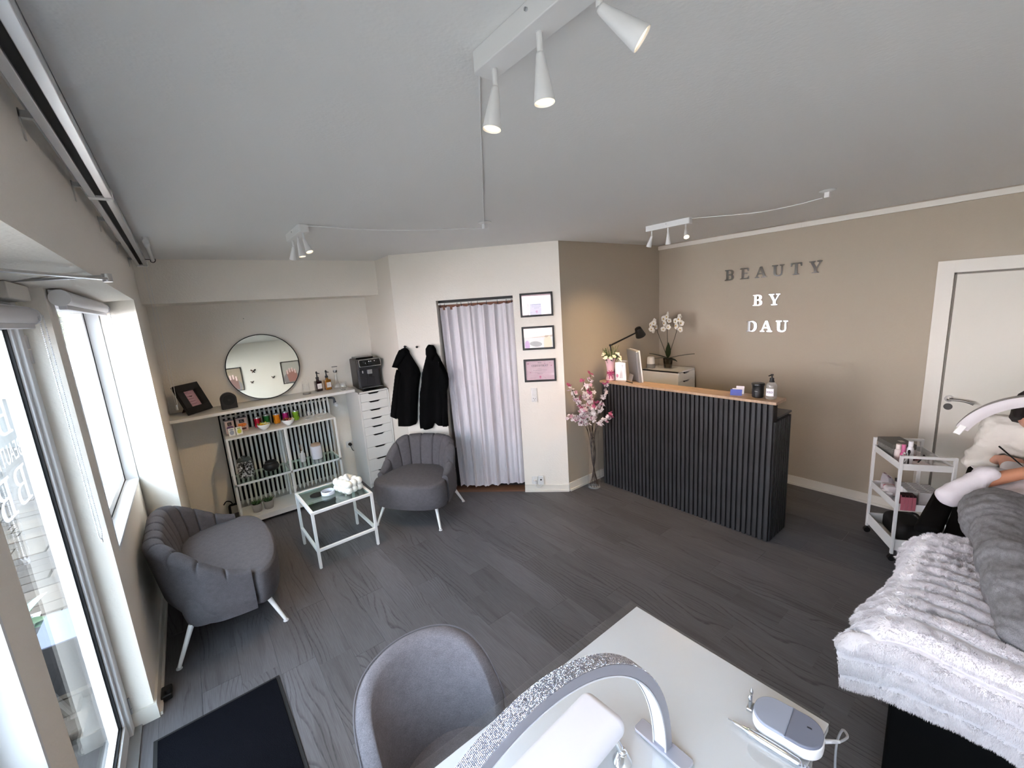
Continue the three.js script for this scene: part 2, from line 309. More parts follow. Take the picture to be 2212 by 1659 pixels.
// ceiling outlets and cables
function ceilingOutlet(label, x, z) {
  const g = thing('ceiling_outlet', label, 'ceiling outlet', [x, 2.61, z]);
  part(g, 'rose', lathe([[0.0001, 0], [0.046, 0], [0.046, -0.004], [0.03, -0.012], [0.0001, -0.014]], 32), T.whiteMetal);
  part(g, 'plug', M(B(0.034, 0.034, 0.03, [0.0, -0.028, 0], 0.004)), T.whiteMetal);
}
ceilingOutlet('white ceiling outlet near the curtained doorway', 1.805, -2.542);
ceilingOutlet('white ceiling outlet above the beige letter wall side', 3.398, -0.98);
solo('lamp_cable', 'white cable along the ceiling from the nearest spotlight bar', 'cable', tube([[0.668, 2.602, -0.90], [0.70, 2.606, -0.96], [1.2, 2.606, -1.68], [1.7, 2.604, -2.40], [1.785, 2.58, -2.515]], 0.0032, 60, 6), T.whiteMetal);
solo('lamp_cable', 'white cable sagging from the ceiling outlet to the mirror wall spotlights', 'cable', tube([[0.73, 2.60, -2.955], [0.78, 2.598, -2.94], [1.05, 2.572, -2.83], [1.35, 2.562, -2.71], [1.6, 2.566, -2.61], [1.78, 2.572, -2.55]], 0.0032, 60, 6), T.whiteMetal);
solo('lamp_cable', 'white cable sagging from the ceiling outlet to the reception spotlights', 'cable', tube([[3.32, 2.60, -1.85], [3.325, 2.596, -1.80], [3.34, 2.568, -1.55], [3.36, 2.552, -1.35], [3.375, 2.555, -1.15], [3.39, 2.568, -1.005]], 0.0032, 60, 6), T.whiteMetal);

// curtain rail along the window wall
{
  const g = thing('curtain_rail', 'long white metal curtain rail above the windows', 'curtain rail', [-0.155, 2.555, -2.0]);
  const z0 = -2.62, z1 = 2.6;
  part(g, 'channel', M(BB(-0.034, -0.012, -0.018, 0.018, z0, z1, 0.002), BB(0.010, 0.034, -0.018, 0.018, z0, z1, 0.002), BB(-0.034, 0.034, 0.010, 0.018, z0, z1)), MAT('#cfd0d2', 0.22, { metalness: 0.35 }));
  part(g, 'slot', BB(-0.012, 0.010, -0.010, 0.010, z0 + 0.06, z1 - 0.01), T.rubber);
  part(g, 'joint_cover', BB(-0.0355, 0.0355, -0.0195, 0.0195, -0.34, -0.30, 0.002), T.whiteMetal);
  part(g, 'end_cap', BB(-0.035, 0.035, -0.02, 0.02, z0 - 0.02, z0 + 0.005, 0.003), T.whiteMetal);
  for (const z of [0.4, -0.24, -0.86, -1.6, -2.35]) part(g, 'bracket', M(BB(-0.065, -0.03, 0.0, 0.016, z - 0.008, z + 0.008), BB(-0.0655, -0.062, -0.05, 0.02, z - 0.008, z + 0.008)), MAT('#c9c7c2', 0.4));
  part(g, 'pull_cord', M(tube([[0.0, -0.01, z0 + 0.0], [0.004, -0.3, z0 - 0.02], [0.008, -0.8, z0 - 0.03], [0.012, -1.18, z0 - 0.03]], 0.0018, 20, 5), tube([[0.022, -0.01, z0 + 0.0], [0.026, -0.3, z0 - 0.02], [0.03, -0.8, z0 - 0.03], [0.026, -1.2, z0 - 0.03]], 0.0018, 20, 5)), T.whiteMetal);
  part(g, 'cord_weight', C(0.006, 0.008, 0.045, [0.018, -1.21, z0 - 0.03], 14), T.whiteMetal);
  const w = thing('pipe_stub', 'short white pipe on the ceiling beside the curtain rail', 'pipe', [-0.079, 2.61, -4.0]);
  part(w, 'pipe', M(rod([0, -0.03, 0.35], [0, -0.045, -0.42], 0.012), C(0.016, 0.016, 0.03, [0, -0.015, 0.36], 18), rod([0, -0.03, 0.38], [0, -0.034, 0.25], 0.017)), T.whiteMetal);
  part(w, 'clip', M(tube([[-0.045, -0.045, -0.40], [-0.014, -0.048, -0.40], [-0.012, -0.062, -0.40], [0.004, -0.068, -0.40], [0.017, -0.055, -0.40], [0.017, -0.04, -0.40]], 0.003, 24, 8)), T.black);
}
// roller blinds
function beadChain(a, b, yt, yb, x) {   // loop of beads from (a, yt) down and up to (b, yt), z positions a, b
  const pts = []; const rC = Math.abs(b - a) / 2, cz = (a + b) / 2; const step = 0.0085;
  for (let y = yt; y > yb + rC; y -= step) pts.push([x, y, a + 0.003 * Math.sin(y * 5)]);
  for (let t = 0; t <= PI; t += step / rC) pts.push([x, yb + rC - rC * Math.sin(t), cz + (a - cz) * Math.cos(t)]);
  for (let y = yb + rC; y < yt; y += step) pts.push([x, y, b + 0.003 * Math.sin(y * 4 + 1)]);
  const s = new THREE.SphereGeometry(0.0034, 6, 4);
  return M(pts.map((p) => s.clone().translate(...p)));
}
function blind(label, x, y, z0, z1, chainZ, chainBottom) {
  const g = thing('roller_blind', label, 'roller blind', [x, y, (z0 + z1) / 2]); const L = z1 - z0, h = L / 2;
  part(g, 'cassette', M(xf(C(0.034, 0.034, L - 0.02, [0, 0, 0], 32), { r: [PI / 2, 0, 0] }), BB(-0.034, 0.012, 0.0, 0.038, -h + 0.01, h - 0.01, 0.004)), MAT('#d4d4d8', 0.5));
  part(g, 'bottom_bar', BB(-0.014, 0.014, -0.052, -0.03, -h + 0.02, h - 0.02, 0.004), MAT('#d9d9de', 0.4));
  for (const s of [-1, 1]) part(g, 'end_cap', xf(C(0.037, 0.037, 0.012, [0, 0, 0], 32), { r: [PI / 2, 0, 0], p: [0, 0, s * (h - 0.005)] }), MAT('#e2e2e4', 0.35));
  part(g, 'bead_chain', beadChain(chainZ[0] - (z0 + z1) / 2, chainZ[1] - (z0 + z1) / 2, 0.0, chainBottom - y, 0.036), MAT('#e8e8ea', 0.3));
  part(g, 'chain_weight', B(0.008, 0.02, 0.012, [0.036, chainBottom - y - 0.012, (chainZ[0] + chainZ[1]) / 2 - (z0 + z1) / 2], 0.003), MAT('#e8e8ea', 0.3));
  return g;
}
blind('white roller blind rolled up over the entrance door', -0.492, 2.118, -2.68, -1.68, [-2.70, -2.625], 1.08);
blind('white roller blind rolled up over the window above the loveseat', -0.40, 2.196, -4.13, -2.76, [-4.16, -4.06], 1.22);
// door closer
{
  const g = thing('door_closer', 'white door closer with a folded steel arm over the entrance', 'door closer', [-0.49, 2.2, -2.5]);
  part(g, 'body', B(0.07, 0.062, 0.28, [-0.005, 0.006, 0.03], 0.006), MAT('#cfccc4', 0.5));
  part(g, 'spindle', C(0.014, 0.014, 0.03, [0.0, -0.034 + 0.07, 0.0], 18), T.darkMetal);
  part(g, 'arm', M(bar([0.0, 0.045, 0.02], [0.33, 0.012, 0.56], 0.022, 0.007), bar([0.33, 0.002, 0.56], [-0.02, 0.024, 0.86], 0.022, 0.007), C(0.013, 0.013, 0.026, [0.33, 0.006, 0.56], 18)), T.steel);
}
// frosted monogram and lettering on the door pane, read from the street
{
  const mk = (txt, font, size) => { const g = new TextGeometry(txt, { font, size, depth: 0.0006, curveSegments: 8 }); g.computeBoundingBox(); return g; };
  const frost = PHY('#f2f6fa', 0.9, { transmission: 0.75, thickness: 0 });
  const g = thing('door_lettering', 'frosted white monogram and lettering on the glass entrance door', 'lettering', [-0.5805, 1.3, -2.215]);
  const put = (txt, font, size, w, y, yClip) => {
    const t = clean(mk(txt, font, size)); t.computeBoundingBox(); const b = t.boundingBox, k = w / (b.max.x - b.min.x);
    t.translate(-(b.min.x + b.max.x) / 2, -b.min.y, 0); t.scale(k, 1, 1); t.translate(0, y, 0); xf(t, { r: [0, -PI / 2, 0] }); return t;   // faces -x
  };
  const big = (y0) => ['B', 'B', 'D'].map((c, i) => { const t = put(c, fontSerifR, 0.145, 0.15, 0, 0); t.translate(0, y0, (i - 1) * 0.19); return t; });
  part(g, 'monogram', M(big(0.375)), frost); part(g, 'monogram', M(big(0.10)), frost);
  part(g, 'name_line', put('BEAUTY BY DAU', fontSans, 0.07, 0.60, 0.272), frost);
}
// ================================================================ MIRROR NICHE
const DW = (s, t, y) => { const c = Math.SQRT1_2; return [1.80 + s * c + t * c, y, -4.29 + s * c - t * c]; };   // point on the diagonal wall (t > 0 into it)
const DTURN = -PI / 4;   // a thing turned so faces (-x,+z): local +z looks out of the diagonal wall
const shelfY = 1.195;
solo('wall_ledge', 'long white ledge board above the radiator', 'ledge', BB(XW + 0.001, 1.462, shelfY - 0.03, shelfY, ZM + 0.001, -4.885, 0.002), T.white);
// round mirror leaning on the wall
{
  const lean = 4.5 * D2R, R = 0.352;
  const g = thing('round_mirror', 'large round mirror with a thin black frame leaning on the wall', 'mirror', [0.648, shelfY, -5.228], -1.7 * D2R);
  const tilt = (geo) => xf(geo, { p: [0, R * Math.cos(lean) + 0.002, -R * Math.sin(lean)], r: [-lean, 0, 0] });
  part(g, 'frame', tilt(xf(lathe([[R - 0.008, -0.011], [R, -0.011], [R, 0.011], [R - 0.006, 0.011], [R - 0.008, 0.006], [R - 0.008, -0.011]], 96), { r: [PI / 2, 0, 0] })), T.black);
  part(g, 'mirror_glass', tilt(xf(C(R - 0.007, R - 0.007, 0.006, [0, 0, 0], 96), { r: [PI / 2, 0, 0] })), MAT('#dfe3dc', 0.015, { metalness: 1 }));
}
// tilted black frame on an easel with a small printed card
{
  const P = canvasTex(256, 512, (g, w, h) => { g.fillStyle = '#c39aa6'; g.fillRect(0, 0, w, h); g.fillStyle = '#5b3a4a'; g.font = 'italic 44px serif'; g.fillText('Lash', 22, 64); g.font = 'italic 30px serif'; g.fillText('menu', 110, 92);
    for (let i = 0; i < 4; i++) { g.strokeStyle = '#6d4656'; g.lineWidth = 4; const y = 150 + i * 84; g.beginPath(); g.ellipse(118, y, 60, 20, 0, 0.1, PI - 0.1); g.stroke(); g.strokeStyle = '#efdfe4'; g.beginPath(); g.ellipse(118, y - 6, 60, 16, 0, PI + 0.3, 2 * PI - 0.3); g.stroke(); for (let k = 0; k < 9; k++) { g.strokeStyle = '#5b3a4a'; g.lineWidth = 2.5; g.beginPath(); g.moveTo(66 + k * 13, y + 12); g.lineTo(60 + k * 14.5, y + 36); g.stroke(); } } });
  const g = thing('picture_frame', 'deep black box frame with a narrow pink card tilted on the ledge', 'picture frame', [0.005, shelfY, -5.09], 46 * D2R);
  const tl = (geo) => xf(geo, { r: [-24 * D2R, 0, 0], p: [0, 0.012, 0.03] });
  const W = 0.27, Hf = 0.30, o = 0.066;
  part(g, 'frame', tl(M(B(W, o, 0.035, [0, o / 2, 0], 0.002), B(W, o, 0.035, [0, Hf - o / 2, 0], 0.002), B(o, Hf - 2 * o, 0.035, [-W / 2 + o / 2, Hf / 2, 0]), B(o, Hf - 2 * o, 0.035, [W / 2 - o / 2, Hf / 2, 0]), B(W - 0.01, Hf - 0.01, 0.004, [0, Hf / 2, -0.014]))), T.black);
  part(g, 'card', tl(xf(new THREE.PlaneGeometry(W - 2 * o - 0.002, Hf - 2 * o - 0.002), { p: [0, Hf / 2, -0.0115] })), new THREE.MeshStandardMaterial({ map: P, roughness: 0.5 }));
  part(g, 'easel_leg', M(bar([0.0, 0.17, -0.05], [0.03, 0.0, -0.19], 0.03, 0.006)), MAT('#4a2f26', 0.6));
}
// black arched speaker
{
  const g = thing('arched_speaker', 'small matte black arch-shaped ornament on the ledge', 'ornament', [0.262, shelfY, -5.03], 0.1);
  const s = new THREE.Shape(); s.moveTo(-0.066, 0); s.lineTo(0.066, 0); s.lineTo(0.068, 0.095); s.absarc(0, 0.095, 0.068, 0, PI); s.lineTo(-0.066, 0);
  part(g, 'body', xf(ext(s, 0.05, 0.006, 3, 24), { p: [0, 0, -0.028] }), T.black);
  part(g, 'grille', xf(new THREE.RingGeometry(0.012, 0.052, 40, 3), { p: [0, 0.09, 0.0305] }), MAT('#131315', 0.85));
}
// glass jar, pump bottles, carafes
{
  const gj = thing('glass_jar', 'small lidded clear glass jar beside the mirror on the ledge', 'jar', [1.002, shelfY, -5.12]);
  part(gj, 'jar_body', lathe([[0.001, 0.002], [0.036, 0.002], [0.039, 0.008], [0.039, 0.115], [0.036, 0.12], [0.033, 0.12], [0.035, 0.112], [0.035, 0.012], [0.001, 0.008]], 36), T.glass);
  part(gj, 'base_ring', lathe([[0.001, 0.0], [0.041, 0.0], [0.041, 0.012], [0.0395, 0.012], [0.0395, 0.003], [0.001, 0.003]], 36), T.steel);
  part(gj, 'lid', lathe([[0.041, 0.12], [0.041, 0.126], [0.03, 0.148], [0.008, 0.156], [0.005, 0.165], [0.011, 0.174], [0.006, 0.183], [0.0005, 0.184]], 36), T.glass);
  const pump = (name, label, x, z, liq) => {
    const g = thing(name, label, 'pump bottle', [x, shelfY, z], 0.12, 'syrup bottles on the ledge');
    part(g, 'bottle', M(B(0.07, 0.122, 0.07, [0, 0.062, 0], 0.012, 4), lathe([[0.03, 0.115], [0.016, 0.128], [0.014, 0.15]], 24)), PHY(liq, 0.08, { clearcoat: 0.8 }));
    part(g, 'label', B(0.05, 0.06, 0.001, [0.002, 0.062, 0.0352]), MAT('#d9d6d6', 0.6));
    const t = canvasTex(64, 64, (c) => { c.fillStyle = '#dedbdb'; c.fillRect(0, 0, 64, 64); c.fillStyle = '#8b8b90'; for (let i = 0; i < 4; i++) c.fillRect(14, 20 + i * 8, 36, 2); });
    g.children[1].material = new THREE.MeshStandardMaterial({ map: t, roughness: 0.6 });
    part(g, 'pump', M(C(0.017, 0.017, 0.022, [0, 0.155, 0], 22), C(0.006, 0.008, 0.04, [0, 0.185, 0], 14), rod([-0.004, 0.21, 0], [0.032, 0.203, 0], 0.006, 0.004), C(0.011, 0.009, 0.012, [0, 0.212, 0], 16), C(0.004, 0.011, 0.014, [0, 0.226, 0], 12)), T.black);
    return g;
  };
  pump('syrup_bottle', 'square bottle of dark red syrup with black pump on the ledge', 1.145, -5.17, '#2a080c');
  pump('syrup_bottle', 'square bottle of amber syrup with black pump on the ledge', 1.247, -5.17, '#8a5a16');
  const c = thing('glass_carafe', 'clear glass carafe with flared neck and steel collar on the ledge', 'carafe', [1.337, shelfY, -5.12]);
  part(c, 'carafe_body', lathe([[0.001, 0.002], [0.038, 0.002], [0.043, 0.02], [0.04, 0.05], [0.022, 0.09], [0.0165, 0.13], [0.016, 0.19], [0.02, 0.215], [0.031, 0.262], [0.0295, 0.262], [0.018, 0.213], [0.0145, 0.19], [0.015, 0.13], [0.02, 0.09], [0.038, 0.05], [0.04, 0.02], [0.036, 0.006], [0.001, 0.006]], 36), T.glass);
  part(c, 'collar', lathe([[0.0165, 0.195], [0.021, 0.2], [0.0235, 0.222], [0.02, 0.222], [0.017, 0.2]], 30), T.steel);
  part(c, 'rim', xf(new THREE.TorusGeometry(0.0305, 0.002, 8, 36), { r: [PI / 2, 0, 0], p: [0, 0.263, 0] }), T.darkMetal);
  for (const [x, z, l] of [[1.408, -5.10, 'squat clear glass tumbler next to the coffee machine on the ledge'], [1.365, -4.99, 'squat clear glass tumbler in front of the carafe on the ledge']]) { const b = thing('glass_tumbler', l, 'glass', [x, shelfY, z], 0, 'tumblers on the ledge'); part(b, 'tumbler_body', lathe([[0.001, 0.002], [0.024, 0.002], [0.04, 0.022], [0.041, 0.045], [0.03, 0.078], [0.0285, 0.078], [0.039, 0.045], [0.038, 0.024], [0.023, 0.007], [0.001, 0.007]], 32), T.glass); part(b, 'foot', C(0.024, 0.026, 0.003, [0, 0.0015, 0], 28), T.glassSolid); }
}
solo('wall_nail', 'tiny dark nail in the wall above the round mirror', 'nail', xf(C(0.004, 0.004, 0.012, [0, 0, 0], 10), { r: [PI / 2, 0, 0] }), T.darkMetal, [0.545, 2.075, ZM + 0.006]);
// ---- tall nine-drawer unit
function drawerUnit(g, w, h, d, rowsH, matW) {
  const t = 0.018;
  part(g, 'body', M(B(t, h, d, [-w / 2 + t / 2, h / 2, -d / 2], 0.0015), B(t, h, d, [w / 2 - t / 2, h / 2, -d / 2], 0.0015), B(w, t, d, [0, h - t / 2, -d / 2], 0.0015), B(w - 0.03, 0.05, 0.012, [0, 0.025, -0.03]), B(w - 0.02, h - 0.02, 0.006, [0, h / 2, -d + 0.006])), matW);
  part(g, 'interior', B(w - 2 * t - 0.002, h - 0.08, 0.01, [0, h / 2 + 0.01, -0.12]), T.rubber);
  let y = h - t - 0.002; const iw = w - 2 * t - 0.004;
  for (const rh of rowsH) {
    const hh = rh - 0.0025, s = new THREE.Shape(); s.moveTo(-iw / 2, 0); s.lineTo(iw / 2, 0); s.lineTo(iw / 2, hh); s.lineTo(0.072, hh); s.lineTo(0.046, hh - 0.017); s.lineTo(-0.046, hh - 0.017); s.lineTo(-0.072, hh); s.lineTo(-iw / 2, hh); s.lineTo(-iw / 2, 0);
    y -= rh; part(g, 'drawer', xf(ext(s, 0.014, 0.0008, 1), { p: [0, y, -0.017] }), matW);
  }
}
{
  const g = thing('drawer_cabinet', 'tall narrow white cabinet of nine drawers under the coffee machine', 'drawer cabinet', [1.645, 0, -4.80]);
  drawerUnit(g, 0.36, 1.16, 0.48, [0.1, 0.1, 0.1, 0.1, 0.1, 0.147, 0.147, 0.147, 0.147], T.white);
}
// ---- coffee machine
{
  const g = thing('coffee_machine', 'black automatic coffee machine with chrome-edged control panel', 'coffee machine', [1.655, 1.16, -4.875], -0.06);
  const bodyM = MAT('#232326', 0.38);
  part(g, 'body', M(B(0.262, 0.345, 0.30, [0, 0.1875, -0.19], 0.014, 3), B(0.262, 0.12, 0.075, [0, 0.30, -0.005], 0.012, 3)), bodyM);
  part(g, 'front_panel', B(0.225, 0.225, 0.012, [0, 0.135, -0.042], 0.01), MAT('#3a3a3e', 0.3, { metalness: 0.4 }));
  part(g, 'water_tank_lid', M(B(0.20, 0.022, 0.20, [-0.01, 0.37, -0.2], 0.006), B(0.012, 0.018, 0.02, [-0.09, 0.366, -0.1])), T.blackGloss);
  const pan = part(g, 'control_panel', xf(ext(rrect(0.252, 0.088, 0.016), 0.012, 0.003), { r: [-18 * D2R, 0, 0], p: [0.004, 0.318, 0.03] }), T.chrome, 'chrome control panel frame');
  const scr = canvasTex(256, 96, (c) => { c.fillStyle = '#060607'; c.fillRect(0, 0, 256, 96); c.fillStyle = '#ddd'; for (const [x, y, r, a] of [[40, 26, 5, .5], [64, 26, 5, .4], [88, 24, 4, .3], [116, 26, 8, 1], [142, 26, 8, 1], [166, 24, 4, .4], [192, 26, 7, .9], [34, 52, 4, .3], [66, 50, 6, .8], [46, 72, 4, .35], [70, 72, 4, .45], [222, 44, 4, .3]]) { c.globalAlpha = a; c.beginPath(); c.arc(x, y, r, 0, 7); c.fill(); } c.globalAlpha = 1; c.fillStyle = '#20242a'; c.fillRect(98, 44, 52, 34); });
  part(pan, 'display', xf(ext(rrect(0.236, 0.074, 0.011), 0.004), { r: [-18 * D2R, 0, 0], p: [0.004, 0.3222, 0.0448] }), T.blackGloss);
  part(pan, 'icons', xf(new THREE.PlaneGeometry(0.214, 0.066), { r: [-18 * D2R, 0, 0], p: [0.004, 0.3238, 0.0492] }), new THREE.MeshStandardMaterial({ map: scr, roughness: 0.2 }));
  part(g, 'spout', M(B(0.052, 0.07, 0.045, [0.004, 0.222, -0.015], 0.006), B(0.03, 0.04, 0.03, [0.004, 0.172, -0.018], 0.004)), MAT('#a9abae', 0.3, { metalness: 0.7 }));
  part(g, 'spout_nozzle', B(0.034, 0.042, 0.036, [0.004, 0.172, -0.016], 0.004), T.black);
  part(g, 'steam_tap', B(0.012, 0.03, 0.012, [-0.072, 0.215, -0.025], 0.004), MAT('#c8c8c8', 0.35));
  part(g, 'brew_door', B(0.1, 0.09, 0.004, [0.008, 0.1, -0.034], 0.003), MAT('#2c2c30', 0.3, { metalness: 0.3 }));
  part(g, 'drip_tray', B(0.25, 0.038, 0.12, [0, 0.02, 0.012], 0.009, 3), T.blackGloss);
  part(g, 'drip_grate', M(B(0.21, 0.003, 0.09, [0, 0.0405, 0.014]), B(0.245, 0.006, 0.006, [0, 0.039, 0.07], 0.002)), T.steel);
}
// ---- column radiator
{
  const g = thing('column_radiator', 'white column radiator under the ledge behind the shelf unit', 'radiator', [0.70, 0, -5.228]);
  const n = 25, pitch = 0.0436, wht = MAT('#dddcd6', 0.4);
  const colm = M(B(0.0225, 0.985, 0.05, [0, 0.605, 0.03], 0.011, 4), lathe([[0.0005, 0.078], [0.0095, 0.11], [0.0095, 1.1], [0.0005, 1.125]], 12).translate(0, 0, 0.03));
  part(g, 'gap_shade_panel', B(1.09, 0.98, 0.01, [0, 0.61, -0.055]), MAT('#151413', 0.9), 'added dark panel standing in for the shade between the columns');  // added dark sheet: its colour stands for the shade in the column gaps
  for (let i = 0; i < n; i++) { const m = part(g, 'column', colm, wht); m.position.x = (i - (n - 1) / 2) * pitch; }
  for (const y of [1.075, 0.13]) part(g, 'header_pipe', rod([-0.53, y, 0.0], [0.53, y, 0.0], 0.012), wht);
  part(g, 'valve_pipe', M(tube([[0.53, 1.085, 0], [0.57, 1.085, 0.0], [0.60, 1.075, 0.01], [0.605, 1.04, 0.02]], 0.012, 24, 10), C(0.016, 0.016, 0.022, [0.605, 1.03, 0.02], 18)), T.darkMetal);
  part(g, 'thermostat_knob', M(xf(C(0.021, 0.024, 0.05, [0, 0, 0], 22), { r: [PI / 2.4, 0, 0], p: [0.608, 1.005, 0.045] }), SPH(0.021, [0.608, 0.999, 0.07])), T.white);
  part(g, 'return_pipe', M(tube([[-0.53, 0.125, 0], [-0.57, 0.125, 0.0], [-0.6, 0.12, 0.0], [-0.605, 0.06, 0.0], [-0.605, 0.001, 0.0]], 0.012, 24, 10), tube([[-0.57, 0.13, 0.02], [-0.585, 0.175, 0.03], [-0.62, 0.19, 0.03], [-0.65, 0.16, 0.03]], 0.006, 24, 8)), T.black);
}
// ---- shelf unit in front of the radiator
{
  const x0 = 0.165, x1 = 1.185, z0 = -5.155, z1 = -4.80, t = 0.02, g = thing('shelf_unit', 'white metal shelf unit with glass shelf in front of the radiator', 'shelf unit', [(x0 + x1) / 2, 0, z1]);
  const w = (x1 - x0) / 2, d = z1 - z0;
  for (const x of [-w + t / 2, 0, w - t / 2]) for (const z of [-t / 2, -d + t / 2]) part(g, 'upright', B(t, 0.925, t, [x, 0.4625, z], 0.0015), T.whiteMetal);
  part(g, 'rail', M(B(2 * w, t, t, [0, 0.455, -t / 2]), B(2 * w, t, t, [0, 0.455, -d + t / 2]), ...[-w + t / 2, 0, w - t / 2].map((x) => B(t, t, d, [x, 0.455, -d / 2]))), T.whiteMetal);
  part(g, 'shelf_top', B(2 * w, 0.018, d, [0, 0.931, -d / 2], 0.002), T.white);
  part(g, 'shelf_bottom', M(B(2 * w, 0.018, d, [0, 0.081, -d / 2], 0.002), B(2 * w, 0.04, 0.012, [0, 0.055, -0.008])), T.white);
  for (const s of [-1, 1]) part(g, 'glass_shelf', B(w - t - 0.004, 0.006, d - 0.01, [s * (w / 2), 0.469, -d / 2]), PHY('#e9f5f1', 0.02, { transmission: 1, thickness: 0, ior: 1.5 }));
}
const top = 0.94, mid = 0.472, low = 0.09;
// tea boxes
function printBox(name, label, category, w, h, d, pos, turn, draw, side, group, tilt = 0) {
  const tx = canvasTex(256, Math.round(256 * h / w), draw), g = thing(name, label, category, pos, turn, group);
  part(g, 'carton', xf(B(w, h, d, [0, h / 2, 0], 0.0015), { r: [tilt, 0, 0] }), MAT(side, 0.6));
  part(g, 'front_print', xf(new THREE.PlaneGeometry(w - 0.003, h - 0.003), { p: [0, h / 2, d / 2 + 0.0006] }).applyMatrix4(new THREE.Matrix4().makeRotationX(tilt)), new THREE.MeshStandardMaterial({ map: tx, roughness: 0.5 }));
  return g;
}
const teaDraw = (a, b) => (g, w, h) => { g.fillStyle = '#b9a39c'; g.fillRect(0, 0, w, h); g.fillStyle = '#1c1519'; g.beginPath(); g.roundRect(w * .26, h * .1, w * .48, h * .26, 14); g.fill(); g.fillStyle = '#cfc4c4'; g.font = 'bold 24px sans-serif'; g.fillText('TEA', w * .36, h * .22); g.fillRect(w * .36, h * .27, w * .28, 5);
  g.fillStyle = a; g.beginPath(); g.ellipse(w / 2, h * .52, w * .4, h * .13, 0, 0, 7); g.fill(); for (let i = 0; i < 30; i++) { g.fillStyle = i % 2 ? a : b; g.beginPath(); g.ellipse(rr(.15, .85) * w, rr(.42, .66) * h, rr(5, 14), rr(8, 22), rr(-1, 1), 0, 7); g.fill(); }
  g.fillStyle = '#2a1015'; g.beginPath(); g.ellipse(w * .6, h * .83, w * .25, h * .07, 0, 0, 7); g.fill(); g.fillStyle = '#5a2620'; g.beginPath(); g.ellipse(w * .6, h * .8, w * .23, h * .04, 0, 0, 7); g.fill(); };
printBox('tea_box', 'beige tea carton with purple fruit print, leftmost on the shelf unit', 'tea box', 0.078, 0.135, 0.075, [0.225, top, -5.04], 0.12, teaDraw('#5b3f66', '#7d6487'), '#b7aeb2', 'tea cartons on the shelf unit');
printBox('tea_box', 'beige tea carton with orange fruit print on the shelf unit', 'tea box', 0.098, 0.138, 0.06, [0.335, top, -5.06], 0.05, teaDraw('#d77b2e', '#b95f25'), '#a3938f', 'tea cartons on the shelf unit');
{
  const g = thing('tea_sachet', 'pale blue tea sachet standing at the left front of the shelf unit', 'tea sachet', [0.232, top, -4.90], 0.1, 'tea sachets');
  const mk = (c1, c2) => canvasTex(96, 128, (g2) => { g2.fillStyle = '#d5d6d2'; g2.fillRect(0, 0, 96, 128); g2.fillStyle = c1; g2.beginPath(); g2.ellipse(48, 76, 34, 40, 0.3, 0, 7); g2.fill(); g2.fillStyle = c2; g2.fillRect(20, 14, 56, 16); });
  const env = (gg, tx) => { part(gg, 'envelope', xf(B(0.055, 0.078, 0.005, [0, 0.039, 0], 0.002), { r: [-0.25, 0, 0] }), MAT('#d4d5d0', 0.45)); part(gg, 'print', xf(new THREE.PlaneGeometry(0.051, 0.072), { p: [0, 0.039, 0.0031] }).applyMatrix4(new THREE.Matrix4().makeRotationX(-0.25)), new THREE.MeshStandardMaterial({ map: tx, roughness: 0.45 })); };
  env(g, mk('#8d97a8', '#6d7890'));
  const g2 = thing('tea_sachet', 'yellow-green tea sachet standing at the front of the shelf unit', 'tea sachet', [0.296, top, -4.905], 0.15, 'tea sachets'); env(g2, mk('#c3c24a', '#7f9a3d'));
}
// soda cans
function can(label, x, z, c1, c2, word) {
  const g = thing('soda_can', label, 'can', [x, top, z], rr(-0.3, 0.3), 'soda cans');
  const tx = canvasTex(256, 128, (c) => { c.fillStyle = c1; c.fillRect(0, 0, 256, 128); c.fillStyle = c2; for (let i = 0; i < 26; i++) { c.beginPath(); c.ellipse(rr(0, 256), rr(60, 128), rr(6, 16), rr(4, 12), rr(0, 3), 0, 7); c.fill(); } c.fillStyle = '#1d1116'; c.font = 'italic bold 30px serif'; for (const k of [10, 138]) c.fillText(word, k, 52); });
  part(g, 'can_body', lathe([[0.0265, 0.006], [0.0325, 0.014], [0.033, 0.02], [0.033, 0.096], [0.032, 0.102]], 36), new THREE.MeshStandardMaterial({ map: tx, roughness: 0.25, metalness: 0.35 }));
  part(g, 'can_end', M(lathe([[0.0005, 0.004], [0.024, 0.002], [0.0265, 0.0], [0.0268, 0.006]], 32), lathe([[0.032, 0.102], [0.0275, 0.113], [0.0285, 0.115], [0.0265, 0.1155], [0.026, 0.111], [0.0005, 0.111]], 32), B(0.012, 0.0015, 0.018, [0.002, 0.1125, 0.004], 0.0005)), T.steel);
}
can('crimson soda can behind the sweets bowl on the shelf unit', 0.476, -5.05, '#a3122c', '#d1445a', 'Soda');
can('dark green soda can standing half behind the sweets bowl', 0.566, -5.10, '#2f7a3a', '#8fc26a', 'Soda');
can('orange soda can in the middle of the shelf unit', 0.655, -5.05, '#d98414', '#e9a93a', 'Soda');
can('magenta soda can behind the right white bowl', 0.745, -5.07, '#a31a66', '#d0508f', 'Soda');
can('lime green soda can, rightmost of the cans', 0.838, -5.03, '#7fae2c', '#c5d868', 'Soda');
